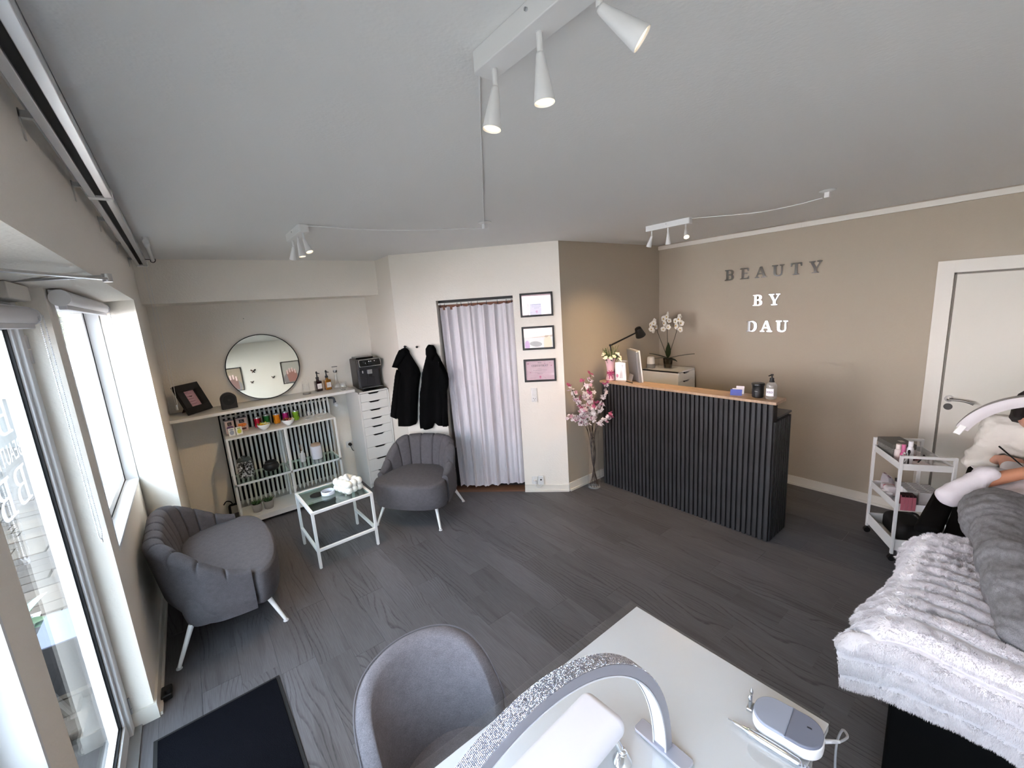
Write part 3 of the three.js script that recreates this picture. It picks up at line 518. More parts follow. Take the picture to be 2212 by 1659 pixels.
// bowls with sweets
const bowlGeo = lathe([[0.001, 0.0], [0.022, 0.0], [0.024, 0.006], [0.045, 0.022], [0.058, 0.046], [0.06, 0.06], [0.0575, 0.06], [0.055, 0.047], [0.043, 0.026], [0.02, 0.012], [0.001, 0.011]], 44);
function bowl(label, x, z, cols, n, sweetLabel) {
  const g = solo('bowl', label, 'bowl', bowlGeo, PHY('#efefee', 0.15, { clearcoat: 0.6 }), [x, top, z], 0, 'small white bowls');
  for (let i = 0; i < n; i++) {
    const a = i * 2.4, r = 0.042 * Math.sqrt((i + 0.3) / n), c = cols[i % cols.length];
    const s = solo('wrapped_sweet', sweetLabel, 'sweet', M(B(0.024, 0.011, 0.014, [0, 0, 0], 0.005), xf(new THREE.ConeGeometry(0.008, 0.012, 6), { r: [0, 0, PI / 2], p: [0.016, 0, 0] }), xf(new THREE.ConeGeometry(0.008, 0.012, 6), { r: [0, 0, -PI / 2], p: [-0.016, 0, 0] })), MAT(c, 0.25, { metalness: 0.2 }), [x + Math.cos(a) * r, top + 0.05 + (1 - r / 0.05) * 0.016 + rr(0, 0.008), z + Math.sin(a) * r], rr(0, 6), 'sweets in a bowl');
    s.rotation.z = rr(-0.5, 0.5);
  }
}
bowl('white footed bowl heaped with green and gold wrapped sweets', 0.509, -4.895, ['#c9b832', '#e3d46a', '#6f9a3a', '#d9d7cc', '#e0a52a'], 20, 'small gold or green wrapped sweet heaped in the left white bowl');
bowl('white footed bowl with brown and red sweets', 0.735, -4.885, ['#7a2f22', '#b5493a', '#8f5a2c', '#d9c9b8', '#51251c'], 16, 'small brown or red sweet in the right white bowl');
for (const [x, z, l] of [[0.948, -5.0, 'clear glass mug with handle next to the cans'], [1.072, -4.995, 'clear glass mug with handle at the right end of the shelf unit']]) {
  const g = thing('glass_mug', l, 'mug', [x, top, z], -0.1, 'glass mugs');
  part(g, 'mug_body', lathe([[0.001, 0.001], [0.036, 0.001], [0.04, 0.006], [0.043, 0.075], [0.041, 0.075], [0.038, 0.01], [0.001, 0.008]], 36), T.glass);
  part(g, 'handle', tube([[0.041, 0.062, 0], [0.06, 0.064, 0], [0.067, 0.045, 0], [0.058, 0.022, 0], [0.04, 0.02, 0]], 0.0045, 28, 8), PHY('#ffffff', 0.02, { transmission: 0.6, thickness: 0, ior: 1.5 }));
  part(g, 'foot', C(0.037, 0.037, 0.003, [0, 0.0015, 0], 30), MAT('#dfe3e3', 0.1));
}
// on the glass shelf
{
  const g = thing('sweets_jar', 'tall clear glass jar full of black and white sweets', 'jar', [0.288, mid, -4.965]);
  part(g, 'jar_glass', lathe([[0.001, 0.001], [0.068, 0.001], [0.072, 0.006], [0.072, 0.165], [0.066, 0.178], [0.064, 0.175], [0.0695, 0.164], [0.0695, 0.01], [0.001, 0.006]], 40), T.glass);
  part(g, 'jar_lid', M(C(0.066, 0.066, 0.014, [0, 0.187, 0], 36), lathe([[0.066, 0.194], [0.05, 0.204], [0.016, 0.208], [0.02, 0.224], [0.001, 0.228]], 36)), PHY('#8a9596', 0.06, { transmission: 0.7, thickness: 0 }));
  const bits = [[], []];
  for (let i = 0; i < 300; i++) { const a = rnd() * 2 * PI, r = i % 3 ? rr(0.052, 0.061) : 0.058 * Math.sqrt(rnd()), b = B(0.02, 0.012, 0.012); xf(b, { r: [rr(0, 6), rr(0, 6), rr(0, 6)], p: [Math.cos(a) * r, rr(0.016, 0.15), Math.sin(a) * r] }); bits[i % 2].push(b); }
  const w = part(g, 'white_sweets', M(bits[0]), MAT('#e6e6e8', 0.35)), k = part(g, 'black_sweets', M(bits[1]), MAT('#0c0c10', 0.35)); w.userData.kind = k.userData.kind = 'stuff';
  const p = thing('lidded_pot', 'squat matte black pot with lid on the glass shelf', 'pot', [0.518, mid, -4.985]);
  part(p, 'pot_body', lathe([[0.001, 0.0], [0.045, 0.0], [0.07, 0.022], [0.077, 0.045], [0.068, 0.072], [0.05, 0.082]], 44), MAT('#0e0e10', 0.55));
  part(p, 'lid', lathe([[0.056, 0.08], [0.058, 0.085], [0.052, 0.1], [0.03, 0.108], [0.001, 0.11]], 44), MAT('#101012', 0.5));
  const d = thing('reed_diffuser', 'white bottle reed diffuser with thin sticks on the glass shelf', 'diffuser', [0.832, mid, -4.995]);
  part(d, 'bottle', lathe([[0.001, 0], [0.024, 0], [0.026, 0.004], [0.026, 0.09], [0.02, 0.1], [0.011, 0.104], [0.011, 0.122], [0.001, 0.122]], 30), MAT('#dcdce0', 0.4));
  part(d, 'label', B(0.0005, 0.05, 0.022, [0.0262, 0.05, 0.006]), MAT('#a9a9b0', 0.6));
  for (const [a, b] of [[-0.018, 0.005], [0.012, -0.01], [0.02, 0.01], [-0.004, -0.012]]) part(d, 'reed', rod([0, 0.11, 0], [a, 0.2, b], 0.0017, 0.0017, 6), MAT('#b59a86', 0.7));
  const c = thing('candle_jar', 'white ceramic candle jar with pale wooden lid on the glass shelf', 'candle', [0.978, mid, -4.985]);
  part(c, 'jar_body', lathe([[0.001, 0], [0.05, 0], [0.055, 0.006], [0.057, 0.14], [0.053, 0.152], [0.001, 0.152]], 44), MAT('#d9d9e2', 0.35));
  part(c, 'lid', C(0.05, 0.05, 0.02, [0, 0.162, 0], 40), MAT('#b9a08a', 0.6));
}
// little succulents on the bottom shelf
for (const [x, z, l, sd] of [[0.322, -4.93, 'small concrete pot with succulent half behind the loveseat', 3], [0.428, -4.93, 'small concrete pot with spiky green succulent on the lowest shelf', 5]]) {
  const g = thing('succulent', l, 'plant', [x, low, z], 0, 'succulents on the lowest shelf'); seed = sd * 991;
  part(g, 'pot', lathe([[0.001, 0], [0.04, 0], [0.048, 0.06], [0.049, 0.085], [0.044, 0.085], [0.042, 0.075], [0.001, 0.075]], 9), MAT('#a8a39c', 0.8));
  part(g, 'soil', C(0.0425, 0.0425, 0.004, [0, 0.075, 0], 20), MAT('#2b231c', 0.95));
  for (let i = 0; i < 22; i++) { const a = i * 2.4, t = 0.25 + 0.6 * i / 22, L = 0.05 + 0.02 * (1 - i / 30); const lf = lathe([[0.0003, 0], [0.008, 0.012], [0.007, L * 0.5], [0.0003, L]], 6); lf.scale(1, 1, 0.5); xf(lf, { r: [0, 0, -(1.25 - t)], p: [0.006, 0.074, 0] }); lf.rotateY(a); part(g, 'leaf', lf, MAT(i % 3 ? '#3f5c34' : '#587545', 0.6)); }
}
seed = 4242;
// socket with a black plug on the back wall
{
  const g = thing('wall_socket', 'white wall socket with a black plug beside the drawer cabinet', 'socket', [1.425, 0.45, ZM]);
  part(g, 'cover_plate', B(0.08, 0.08, 0.01, [0, 0, 0.005], 0.004), T.white);
  part(g, 'plug', M(xf(C(0.019, 0.02, 0.03, [0, 0, 0], 20), { r: [PI / 2, 0, 0], p: [0.004, 0, 0.026] })), T.black);
  part(g, 'cord', tube([[0.004, -0.012, 0.035], [0.008, -0.04, 0.045], [0.02, -0.075, 0.045], [0.036, -0.09, 0.03]], 0.004, 24, 8), T.black);
}
// ---- coffee table
{
  const x0 = 0.565, x1 = 1.075, z0 = -4.045, z1 = -3.51, h = 0.5, t = 0.022, g = thing('coffee_table', 'small white metal table with glass top', 'table', [(x0 + x1) / 2, 0, (z0 + z1) / 2], 0.03);
  const w = (x1 - x0) / 2, d = (z1 - z0) / 2, a = w - t / 2, b = d - t / 2;
  for (const sx of [-1, 1]) for (const sz of [-1, 1]) part(g, 'leg', M(B(t, h - t, t, [sx * a, (h - t) / 2 + 0.005, sz * b], 0.0015), C(0.008, 0.008, 0.006, [sx * a, 0.003, sz * b], 12)), T.whiteMetal);
  part(g, 'top_frame', M(B(2 * w, t, t, [0, h - t / 2, b], 0.0015), B(2 * w, t, t, [0, h - t / 2, -b], 0.0015), B(t, t, 2 * d - 2 * t, [a, h - t / 2, 0]), B(t, t, 2 * d - 2 * t, [-a, h - t / 2, 0])), T.whiteMetal);
  part(g, 'stretcher', M(B(2 * w - t, t, t, [0, 0.16, b], 0.0015), B(t, t, 2 * d - t, [a, 0.16, 0], 0.0015), B(t, t, 2 * d - t, [-a, 0.16, 0], 0.0015)), T.whiteMetal);
  part(g, 'glass_top', B(2 * w - 2 * t, 0.006, 2 * d - 2 * t, [0, h - 0.006, 0]), PHY('#dfece8', 0.01, { transmission: 1, thickness: 0, ior: 1.6 }));
  solo('coaster', 'flat black disc lying on the glass table', 'coaster', C(0.055, 0.055, 0.006, [0, 0.003, 0], 36), T.black, [0.700, h - 0.002, -3.845]);
  const as = thing('glass_dish', 'round white glass dish on the coffee table', 'dish', [0.785, h - 0.002, -3.80]);
  part(as, 'rim', lathe([[0.05, 0.0], [0.056, 0.002], [0.057, 0.03], [0.053, 0.032], [0.05, 0.03]], 44), MAT('#dfe3ee', 0.12));
  part(as, 'dish_base', M(C(0.051, 0.051, 0.008, [0, 0.004, 0], 40)), MAT('#b6bac8', 0.15));
  part(as, 'dish_pattern', M(...[0, 1, 2, 3, 4, 5].map((i) => B(0.07, 0.004, 0.006, [0, 0.011, 0]).rotateY(i * PI / 6))), MAT('#7c8090', 0.2));
  const bx = thing('bubble_box', 'white ceramic bubble-shaped tissue box on the coffee table', 'tissue box', [0.945, h - 0.002, -3.74], 0.35);
  const wht = MAT('#e7e8e2', 0.35), sp = new THREE.SphereGeometry(0.034, 20, 14);
  for (let k = 0; k < 2; k++) for (let i = 0; i < 3; i++) for (let j = 0; j < 4; j++) if (k === 0 || i !== 1 || j === 0 || j === 3) { const m = part(bx, 'bubble', sp, wht); m.position.set((i - 1) * 0.053, 0.033 + k * 0.053, (1.5 - j) * 0.053); }
  part(bx, 'tissue', surf((u, v) => [(u - 0.5) * 0.075 + 0.01 * Math.sin(v * 7), 0.085 + 0.055 * Math.sin(u * PI) * (0.5 + 0.5 * Math.sin(v * 3 + 0.6)) + 0.008 * Math.sin(u * 11 + v * 5), (v - 0.5) * 0.10], 24, 24), PHY('#e4e6ea', 0.6, { transmission: 0.3, thickness: 0 }));
}
// ---- tub seats
const fabTex = dataTex(512, 512, (x, y) => { const a = tn(x, y, 512, 512, 170, 120, 4), b = tn(x, y, 512, 512, 40, 256, 5), c = tn(x, y, 512, 512, 8, 8, 6), k = 205 + a * 22 + b * 16 + c * 7; return [k, k, k]; }, true, [6, 6]);
const fabBump = dataTex(512, 512, (x, y) => 128 + 60 * tn(x, y, 512, 512, 200, 200, 7) + 30 * tn(x, y, 512, 512, 60, 256, 8), false, [6, 6]);
const chairFab = MAT('#68656a', 0.93, { map: fabTex, bumpMap: fabBump, bumpScale: 0.0006 });
function tubSeat(label, pos, turn, w, d, nch, armFront) {
  const g = thing('tub_seat', label, 'armchair', pos, turn), hb = 0.75, ha = 0.475, yb = 0.19, ys = 0.40;
  // plan path (centre line of the shell), from left arm tip round the back to the right arm tip; local +z is the front
  const th = 0.10, wx = w / 2 - th / 2, zb = -d / 2 + th / 2, rc = Math.min(0.30, wx), zf = armFront;
  const Ls = Math.max(zf - (zb + rc), 0.01), La = rc * PI / 2, Lb = 2 * (wx - rc), Lt = 2 * Ls + 2 * La + Lb;
  const path = (u) => { let s = u * Lt;
    if (s < Ls) return [-wx, zf - s, -1, 0]; s -= Ls;
    if (s < La) { const a = s / rc; return [-wx + rc - rc * Math.cos(a), zb + rc - rc * Math.sin(a), -Math.cos(a), -Math.sin(a)]; } s -= La;
    if (s < Lb) return [-wx + rc + s, zb, 0, -1]; s -= Lb;
    if (s < La) { const a = s / rc; return [wx - rc + rc * Math.sin(a), zb + rc - rc * Math.cos(a), Math.sin(a), -Math.cos(a)]; } s -= La;
    return [wx, zb + rc + s, 1, 0]; };
  const fn = (u, v) => {
    const [px, pz, nx, nz] = path(u), q = 1 - Math.abs(2 * u - 1), e = smooth(0, 0.62, q);   // q 0 at the tips, 1 at the back
    const H = lerp(ha, hb, Math.pow(e, 0.85)), tt = lerp(0.062, th, smooth(0, 0.35, q));
    let o, y;   // o: offset outwards from the centre line
    const yTop = H - tt / 2;
    if (v < 0.35) { const k = v / 0.35; y = lerp(yb, yTop, k); o = tt / 2 - 0.05 * (1 - smooth(0, 0.35, k)) * (0.4 + 0.6 * e); }
    else if (v < 0.65) { const a = ((v - 0.35) / 0.3) * PI; y = yTop + Math.sin(a) * tt / 2; o = Math.cos(a) * tt / 2; }
    else { const k = (v - 0.65) / 0.35; y = lerp(yTop, ys - 0.06, k); o = -tt / 2 - 0.018 * Math.sin(k * PI) * e; }
    o += 0.13 * e * (y - 0.36) - 0.055 * e;   // the back leans outwards
    const ph = (u * nch) % 1, gr = Math.pow(Math.abs(2 * ph - 1), 12) * smooth(0.28, 0.42, v) * (q > 0.02 ? 1 : 0);
    const bulge = 0.006 * Math.sin(ph * PI) * smooth(0.4, 0.55, v);
    o += (v > 0.5 ? 1 : -1) * gr * 0.015 - bulge;
    if (v >= 0.35 && v <= 0.65) y -= gr * 0.012;
    return [px + nx * o, y, pz + nz * o];
  };
  const NU = nch * 26, sg = surf(fn, NU, 60), sh = muv(sg);
  // closing the tips
  const tip = (u) => { const p = []; for (let j = 0; j <= 60; j++) p.push(V(...fn(u, j / 60))); const c = p.reduce((a, b) => a.add(b.clone()), V()).multiplyScalar(1 / p.length), q = []; for (let j = 0; j < 60; j++) { const t = u < 0.5 ? [p[j + 1], p[j], c] : [p[j], p[j + 1], c]; for (const k of t) q.push(k.x, k.y, k.z); } const gg = new THREE.BufferGeometry(); gg.setAttribute('position', new THREE.Float32BufferAttribute(q, 3)); gg.computeVertexNormals(); return muv(gg); };
  sg.computeVertexNormals();
  const nrm = clean(sg); sh.setAttribute('normal', nrm.attributes.normal);
  part(g, 'backrest', M(sh, tip(0), tip(1)), chairFab);
  // seat: rounded D with crowned top
  const sw = w / 2 - 0.012, zr = -d / 2 + 0.12, zfr = d / 2;
  const outline = (a) => { const c = Math.cos(a), s = Math.sin(a), n = 4.6; let x = sw * Math.sign(c) * Math.pow(Math.abs(c), 2 / n), z = Math.sign(s) * Math.pow(Math.abs(s), 2 / n); z = z > 0 ? 0.02 + z * (zfr - 0.02) * (0.86 + 0.14 * Math.cos(x / sw * PI / 2)) : 0.02 + z * (0.02 - zr); if (z < zf + 0.05) x *= lerp(1, (sw - 0.03) / sw, smooth(zf + 0.06, zf - 0.02, z)); return [x, z]; };
  const prof = [[0.0, yb], [0.88, yb], [0.955, yb + 0.012], [0.985, yb + 0.06], [1.0, yb + 0.15], [0.995, ys - 0.005], [0.985, ys + 0.018], [0.955, ys + 0.036], [0.88, ys + 0.046], [0.6, ys + 0.058], [0.3, ys + 0.064], [0, ys + 0.066]];
  const seat = surf((u, v) => { const k = v * (prof.length - 1), i = Math.min(Math.floor(k), prof.length - 2), f = k - i, s = lerp(prof[i][0], prof[i + 1][0], f), y = lerp(prof[i][1], prof[i + 1][1], f), [x, z] = outline(u * 2 * PI); return [x * s, y, z * s]; }, 120, (prof.length - 1) * 4);
  const sn = clean(seat), su = muv(seat); su.setAttribute('normal', sn.attributes.normal);
  part(g, 'seat', su, chairFab);
  for (const sx of [-1, 1]) for (const sz of [-1, 1]) {
    const tx = sx * (w / 2 - 0.13), tz = sz > 0 ? d / 2 - 0.14 : -d / 2 + 0.17, fx = sx * (w / 2 - 0.065), fz = sz > 0 ? d / 2 - 0.06 : -d / 2 + 0.075;
    const l = part(g, 'leg', rod([tx, yb + 0.02, tz], [fx, 0.008, fz], 0.0165, 0.0105, 18), T.whiteMetal);
    part(l, 'foot_pad', C(0.015, 0.017, 0.008, [fx, 0.004, fz], 18), MAT('#cfd0d2', 0.4));
  }
  return g;
}
tubSeat('wide dark grey channel-back loveseat under the window', [-0.062, 0, -3.545], PI / 2, 1.12, 0.72, 13, 0.16);
tubSeat('dark grey channel-back tub chair in front of the coats', [1.64, 0, -3.79], -53 * D2R, 0.80, 0.72, 9, 0.13);
// cable reel by the baseboard
{
  const g = thing('cord_plug', 'small black plug lying by the baseboard near the door', 'plug', [-0.40, 0, -2.86]);
  part(g, 'plug', M(B(0.05, 0.035, 0.09, [0, 0.018, 0], 0.008), C(0.018, 0.018, 0.03, [0.01, 0.045, 0.02], 16)), T.black);
}
// ================================================================ DIAGONAL WALL: COATS, CURTAIN, CERTIFICATES
// cushion-like solid from a plan outline: front bulges, back flat
function inflate(outline, depth, R, cell, fold = () => 0) {
  const P = outline.map(([x, y]) => [x, y]), n = P.length;
  const xs = P.map((p) => p[0]), ys = P.map((p) => p[1]), x0 = Math.min(...xs), x1 = Math.max(...xs), y0 = Math.min(...ys), y1 = Math.max(...ys);
  const inside = (x, y) => { let c = false; for (let i = 0, j = n - 1; i < n; j = i++) if ((P[i][1] > y) !== (P[j][1] > y) && x < ((P[j][0] - P[i][0]) * (y - P[i][1])) / (P[j][1] - P[i][1]) + P[i][0]) c = !c; return c; };
  const near = (x, y) => { let b = [1e9, x, y]; for (let i = 0, j = n - 1; i < n; j = i++) { const [ax, ay] = P[j], [bx, by] = P[i], dx = bx - ax, dy = by - ay, t = clamp(((x - ax) * dx + (y - ay) * dy) / (dx * dx + dy * dy || 1)), qx = ax + dx * t, qy = ay + dy * t, d = Math.hypot(x - qx, y - qy); if (d < b[0]) b = [d, qx, qy]; } return b; };
  const nx = Math.ceil((x1 - x0) / cell) + 2, ny = Math.ceil((y1 - y0) / cell) + 2, grid = [];
  for (let j = 0; j <= ny; j++) for (let i = 0; i <= nx; i++) { const x = x0 + (i - 1) * cell, y = y0 + (j - 1) * cell, b = near(x, y), c = inside(x, y); const d = c ? b[0] : 0; grid.push({ c, x: c ? x : b[1], y: c ? y : b[2], z: c ? depth * Math.sqrt(Math.max(0, 1 - (1 - Math.min(d / R, 1)) ** 2)) + fold(x, y) * Math.min(1, d / R) : 0 }); }
  const pos = [], idx = [], id = new Map(), at = (k) => { if (!id.has(k)) { id.set(k, pos.length / 3); pos.push(grid[k].x, grid[k].y, grid[k].z); } return id.get(k); };
  for (let j = 0; j < ny; j++) for (let i = 0; i < nx; i++) { const a = j * (nx + 1) + i, q = [a, a + 1, a + nx + 2, a + nx + 1]; if (q.some((k) => grid[k].c)) { const [p, r, s, t] = q.map(at); idx.push(p, r, s, p, s, t); } }
  const m = pos.length / 3, f = idx.length; for (let i = 0; i < m; i++) pos.push(pos[i * 3], pos[i * 3 + 1], 0); for (let i = 0; i < f; i += 3) idx.push(idx[i] + m, idx[i + 2] + m, idx[i + 1] + m);
  const g = new THREE.BufferGeometry(); g.setAttribute('position', new THREE.Float32BufferAttribute(pos, 3)); g.setIndex(idx); g.computeVertexNormals(); return g;
}
const coatM = PHY('#060607', 0.95, { specularIntensity: 0.2 });
const diagPose = (o, s, y, t = 0) => { o.position.set(...DW(s, t, y)); o.rotation.y = DTURN; };
function coat(label, outline, sd, extra) {
  const s0 = outline[0][0], g = thing('coat', label, 'coat'); diagPose(g, s0, 0, -0.035);
  const loc = outline.map(([s, y]) => [s - s0, y]);
  part(g, 'coat_body', inflate(loc, 0.055, 0.07, 0.012, (x, y) => 0.012 * Math.sin(x * 46 + sd + 2.2 * Math.sin(y * 3)) * smooth(1.6, 1.2, y) + 0.006 * n2(x * 9 + sd, y * 6)), coatM);
  for (const [nm, o] of extra) { const m = part(g, nm, inflate(o.map(([s, y]) => [s - s0, y]), 0.03, 0.035, 0.01), coatM); m.position.z = 0.045; }
}
coat('black wool coat hanging on the hook nearest the drawer cabinet', [[0.081, 1.660], [0.035, 1.644], [-0.014, 1.576], [-0.075, 1.463], [-0.019, 1.445], [-0.047, 1.375], [-0.082, 1.244], [-0.125, 1.053], [-0.161, 0.922], [-0.088, 0.885], [-0.095, 0.798], [-0.023, 0.793], [0.038, 0.794], [0.110, 0.818], [0.130, 0.863], [0.150, 1.012], [0.180, 1.195], [0.205, 1.304], [0.225, 1.373], [0.210, 1.435], [0.129, 1.597], [0.127, 1.622], [0.109, 1.647]], 1,
  [['sleeve', [[-0.02, 1.44], [-0.047, 1.37], [-0.125, 1.053], [-0.155, 0.925], [-0.085, 0.89], [-0.03, 1.1], [0.03, 1.4]]], ['collar', [[0.03, 1.64], [-0.014, 1.57], [-0.07, 1.463], [-0.01, 1.45], [0.06, 1.52], [0.12, 1.6], [0.1, 1.645]]]]);
coat('black padded coat hanging on the hook nearest the curtain', [[0.343, 1.677], [0.396, 1.667], [0.418, 1.630], [0.421, 1.588], [0.454, 1.523], [0.495, 1.428], [0.520, 1.355], [0.525, 1.305], [0.516, 1.233], [0.495, 1.175], [0.489, 1.073], [0.478, 0.926], [0.474, 0.784], [0.415, 0.784], [0.356, 0.791], [0.336, 0.811], [0.323, 0.834], [0.309, 0.804], [0.290, 0.767], [0.231, 0.750], [0.200, 0.747], [0.187, 0.762], [0.150, 0.765], [0.148, 0.787], [0.15, 0.840], [0.19, 1.160], [0.218, 1.261], [0.236, 1.369], [0.283, 1.496], [0.312, 1.573], [0.317, 1.636]], 4,
  [['sleeve', [[0.44, 1.5], [0.495, 1.428], [0.518, 1.355], [0.522, 1.305], [0.513, 1.233], [0.492, 1.175], [0.485, 1.0], [0.47, 0.79], [0.42, 0.79], [0.43, 1.1], [0.43, 1.4]]], ['hood', [[0.345, 1.672], [0.394, 1.663], [0.415, 1.63], [0.42, 1.58], [0.39, 1.5], [0.33, 1.52], [0.315, 1.58], [0.32, 1.636]]]]);
const hookGeo = M(xf(C(0.008, 0.008, 0.02, [0, 0, 0], 16), { r: [PI / 2, 0, 0], p: [0, 0, 0.01] }), xf(SPH(0.0125, [0, 0, 0], [1, 1, 0.7]), { p: [0, 0, 0.026] }));
[[0.078, 1.668, 'small black wall knob holding the coat nearest the drawer cabinet'], [0.209, 1.657, 'small empty black wall knob between the two coats'], [0.352, 1.662, 'small black wall knob under the hood of the right coat']].forEach(([s, y, l]) => { const m = solo('coat_hook', l, 'hook', hookGeo, T.black, [0, 0, 0], 0, 'coat knobs'); diagPose(m, s, y); });
// curtain in the doorway
{
  const sA = 0.47, sB = 1.25, yt = 2.055, yb = 0.055;
  const seer = dataTex(512, 512, (x, y) => 128 + 50 * tn(x, y, 512, 512, 26, 64, 11) * (0.5 + 0.5 * tn(x, y, 512, 512, 5, 3, 12)) + 40 * Math.pow(Math.abs(Math.sin(y / 512 * PI * 24)), 8), false, [2, 2]);
  const g = thing('door_curtain', 'white seersucker curtain hanging in the doorway', 'curtain'); diagPose(g, (sA + sB) / 2, 0, 0.05);
  const W = sB - sA;
  const cur = surf((u, v) => { const y = lerp(yt, yb, v), sp = 0.55 + 0.45 * v; const f = Math.pow(u, 0.78);
    const wob = 0.012 * Math.sin(v * 3 + u * 9), ph = 2 * PI * (f * 6.6) + wob * 20 + 0.7 * Math.sin(u * 7 + 1);
    let z = 0.024 * Math.sin(ph) * (0.85 + 0.3 * Math.sin(u * 13)) + 0.01 * Math.sin(ph * 2.3 + v * 1.3) + 0.02 * (v - 0.5) * Math.sin(u * 4 + 1);
    const droop = 0.012 * Math.pow(Math.abs(Math.sin(PI * f * 10)), 1.4) * (1 - smooth(0, 0.03, v));
    return [(u - 0.5) * W + 0.05 * v * (1 - u) * 1.0 + 0.008 * Math.cos(ph), y - droop - 0.012 * Math.sin(u * 5) * v, z - 0.012]; }, 260, 60);
  const uvA = cur.attributes.uv; for (let i = 0; i < uvA.count; i++) uvA.setXY(i, uvA.getX(i) * 1.4, uvA.getY(i) * 2.0);
  part(g, 'cloth', cur, PHY('#e9e5ea', 0.95, { transmission: 0.22, thickness: 0, bumpMap: seer, bumpScale: 0.0022, side: THREE.DoubleSide }));
  const r = thing('curtain_rod', 'white tension rod with black rings in the doorway', 'curtain rod'); diagPose(r, (sA + sB) / 2, 2.083, 0.045);
  part(r, 'rod', rod([-0.395, 0, 0], [0.395, 0, 0], 0.011), T.whiteMetal);
  for (let i = 0; i < 11; i++) { const u = [0.02, 0.09, 0.26, 0.31, 0.41, 0.45, 0.53, 0.65, 0.80, 0.92, 0.985][i]; part(r, 'ring', xf(new THREE.TorusGeometry(0.02, 0.0022, 8, 22), { r: [0, PI / 2 + rr(-0.3, 0.3), 0], p: [(u - 0.5) * W, -0.014, 0] }), T.black); }
  const hd = structGroup('trim_3', 'dark door head behind the curtain rod');
  const m1 = part(hd, 'head_strip', B(0.80, 0.03, 0.03), T.black); diagPose(m1, 0.858, 2.105, 0.095); const m2 = part(hd, 'wood_header', B(0.80, 0.07, 0.02), MAT('#7a4a30', 0.55)); diagPose(m2, 0.858, 2.055, 0.105);
}
// certificates
function cert(label, y, draw) {
  const g = thing('framed_certificate', label, 'picture frame'); diagPose(g, 1.494, y, 0);
  const W = 0.33, Hh = 0.238, b = 0.019, d = 0.016;
  part(g, 'frame', M(B(W, b, d, [0, Hh / 2 - b / 2, d / 2], 0.0015), B(W, b, d, [0, -Hh / 2 + b / 2, d / 2], 0.0015), B(b, Hh - 2 * b, d, [-W / 2 + b / 2, 0, d / 2]), B(b, Hh - 2 * b, d, [W / 2 - b / 2, 0, d / 2])), T.black);
  part(g, 'print', B(W - 2 * b, Hh - 2 * b, 0.004, [0, 0, 0.004]).translate(0, 0, 0), new THREE.MeshStandardMaterial({ map: canvasTex(1024, 700, draw), roughness: 0.5 }));
  part(g, 'glass', B(W - 2 * b, Hh - 2 * b, 0.002, [0, 0, 0.0095]), T.glass);
}
const certDraw = (title, sub) => (c, w, h) => {
  c.fillStyle = '#cfb3bb'; c.fillRect(0, 0, w, h); const gr = c; for (let i = 0; i < 26; i++) { gr.globalAlpha = 0.12; gr.fillStyle = i % 2 ? '#e6d2d6' : '#bd98a4'; gr.beginPath(); gr.ellipse(rr(0, w), rr(0, h), rr(60, 200), rr(20, 80), rr(-.4, .4), 0, 7); gr.fill(); } c.globalAlpha = 1;
  c.textAlign = 'center'; c.fillStyle = '#3b3036'; c.font = '70px serif'; c.fillText('BBD', w / 2, 92); c.font = 'bold 96px serif'; c.fillText('CERTIFIKAT', w / 2, 212);
  c.font = '26px serif'; c.fillStyle = '#5a4850'; c.fillText('er tildelt til', w / 2, 286); c.font = 'italic 46px serif'; c.fillText('for gennemført kursus', w / 2, 360); c.fillRect(w * .28, 405, w * .44, 3); c.fillRect(w * .32, 424, w * .36, 3); c.font = 'italic 38px serif'; c.fillText(sub, w / 2, 478);
  c.fillStyle = '#b8627e'; c.beginPath(); c.arc(w / 2, 590, 36, 0, 7); c.fill(); c.fillRect(w / 2 - 16, 610, 12, 50); c.fillRect(w / 2 + 4, 610, 12, 50); c.strokeStyle = '#5a4850'; c.lineWidth = 3; for (const x of [w * .24, w * .76]) { c.beginPath(); c.moveTo(x - 110, 630); c.bezierCurveTo(x - 60, 590, x, 650, x + 110, 610); c.stroke(); }
  for (const [x, y, s] of [[90, 100, 1], [930, 190, .8], [160, 420, .6], [880, 80, .5], [700, 110, .5]]) { c.fillStyle = '#b07084'; c.beginPath(); c.ellipse(x - 14 * s, y, 18 * s, 26 * s, -.5, 0, 7); c.ellipse(x + 14 * s, y - 6 * s, 16 * s, 24 * s, .6, 0, 7); c.fill(); }
};
cert('black-framed pink CERTIFIKAT print, topmost of the three by the doorway', 2.012, certDraw('C', 'Manicure'));
cert('black-framed print with a blonde woman and lettering, middle of the three by the doorway', 1.677, (c, w, h) => { c.fillStyle = '#b9a695'; c.fillRect(0, 0, w, h); c.fillStyle = '#6b5a50'; c.font = 'bold 92px serif'; c.fillText('BEAUTY', 180, 200); c.fillStyle = '#d7d4d2'; c.fillRect(0, 330, w, 370); c.fillStyle = '#c08fc6'; c.beginPath(); c.ellipse(110, 600, 90, 170, 0, 0, 7); c.fill(); c.fillStyle = '#e3c9a8'; c.beginPath(); c.ellipse(850, 560, 150, 300, 0, 0, 7); c.fill(); c.fillStyle = '#e2b79c'; c.beginPath(); c.ellipse(730, 210, 80, 110, 0, 0, 7); c.fill(); c.fillStyle = '#8f7250'; c.beginPath(); c.ellipse(810, 190, 120, 150, 0.2, 0, 7); c.fill(); c.fillStyle = '#e2b79c'; c.beginPath(); c.ellipse(700, 240, 62, 84, 0, 0, 7); c.fill(); c.fillStyle = '#8d8a88'; c.beginPath(); c.ellipse(420, 560, 220, 90, 0.1, 0, 7); c.fill(); });
cert('black-framed pink CERTIFIKAT print, lowest of the three by the doorway', 1.342, certDraw('C', 'Negleteknik'));
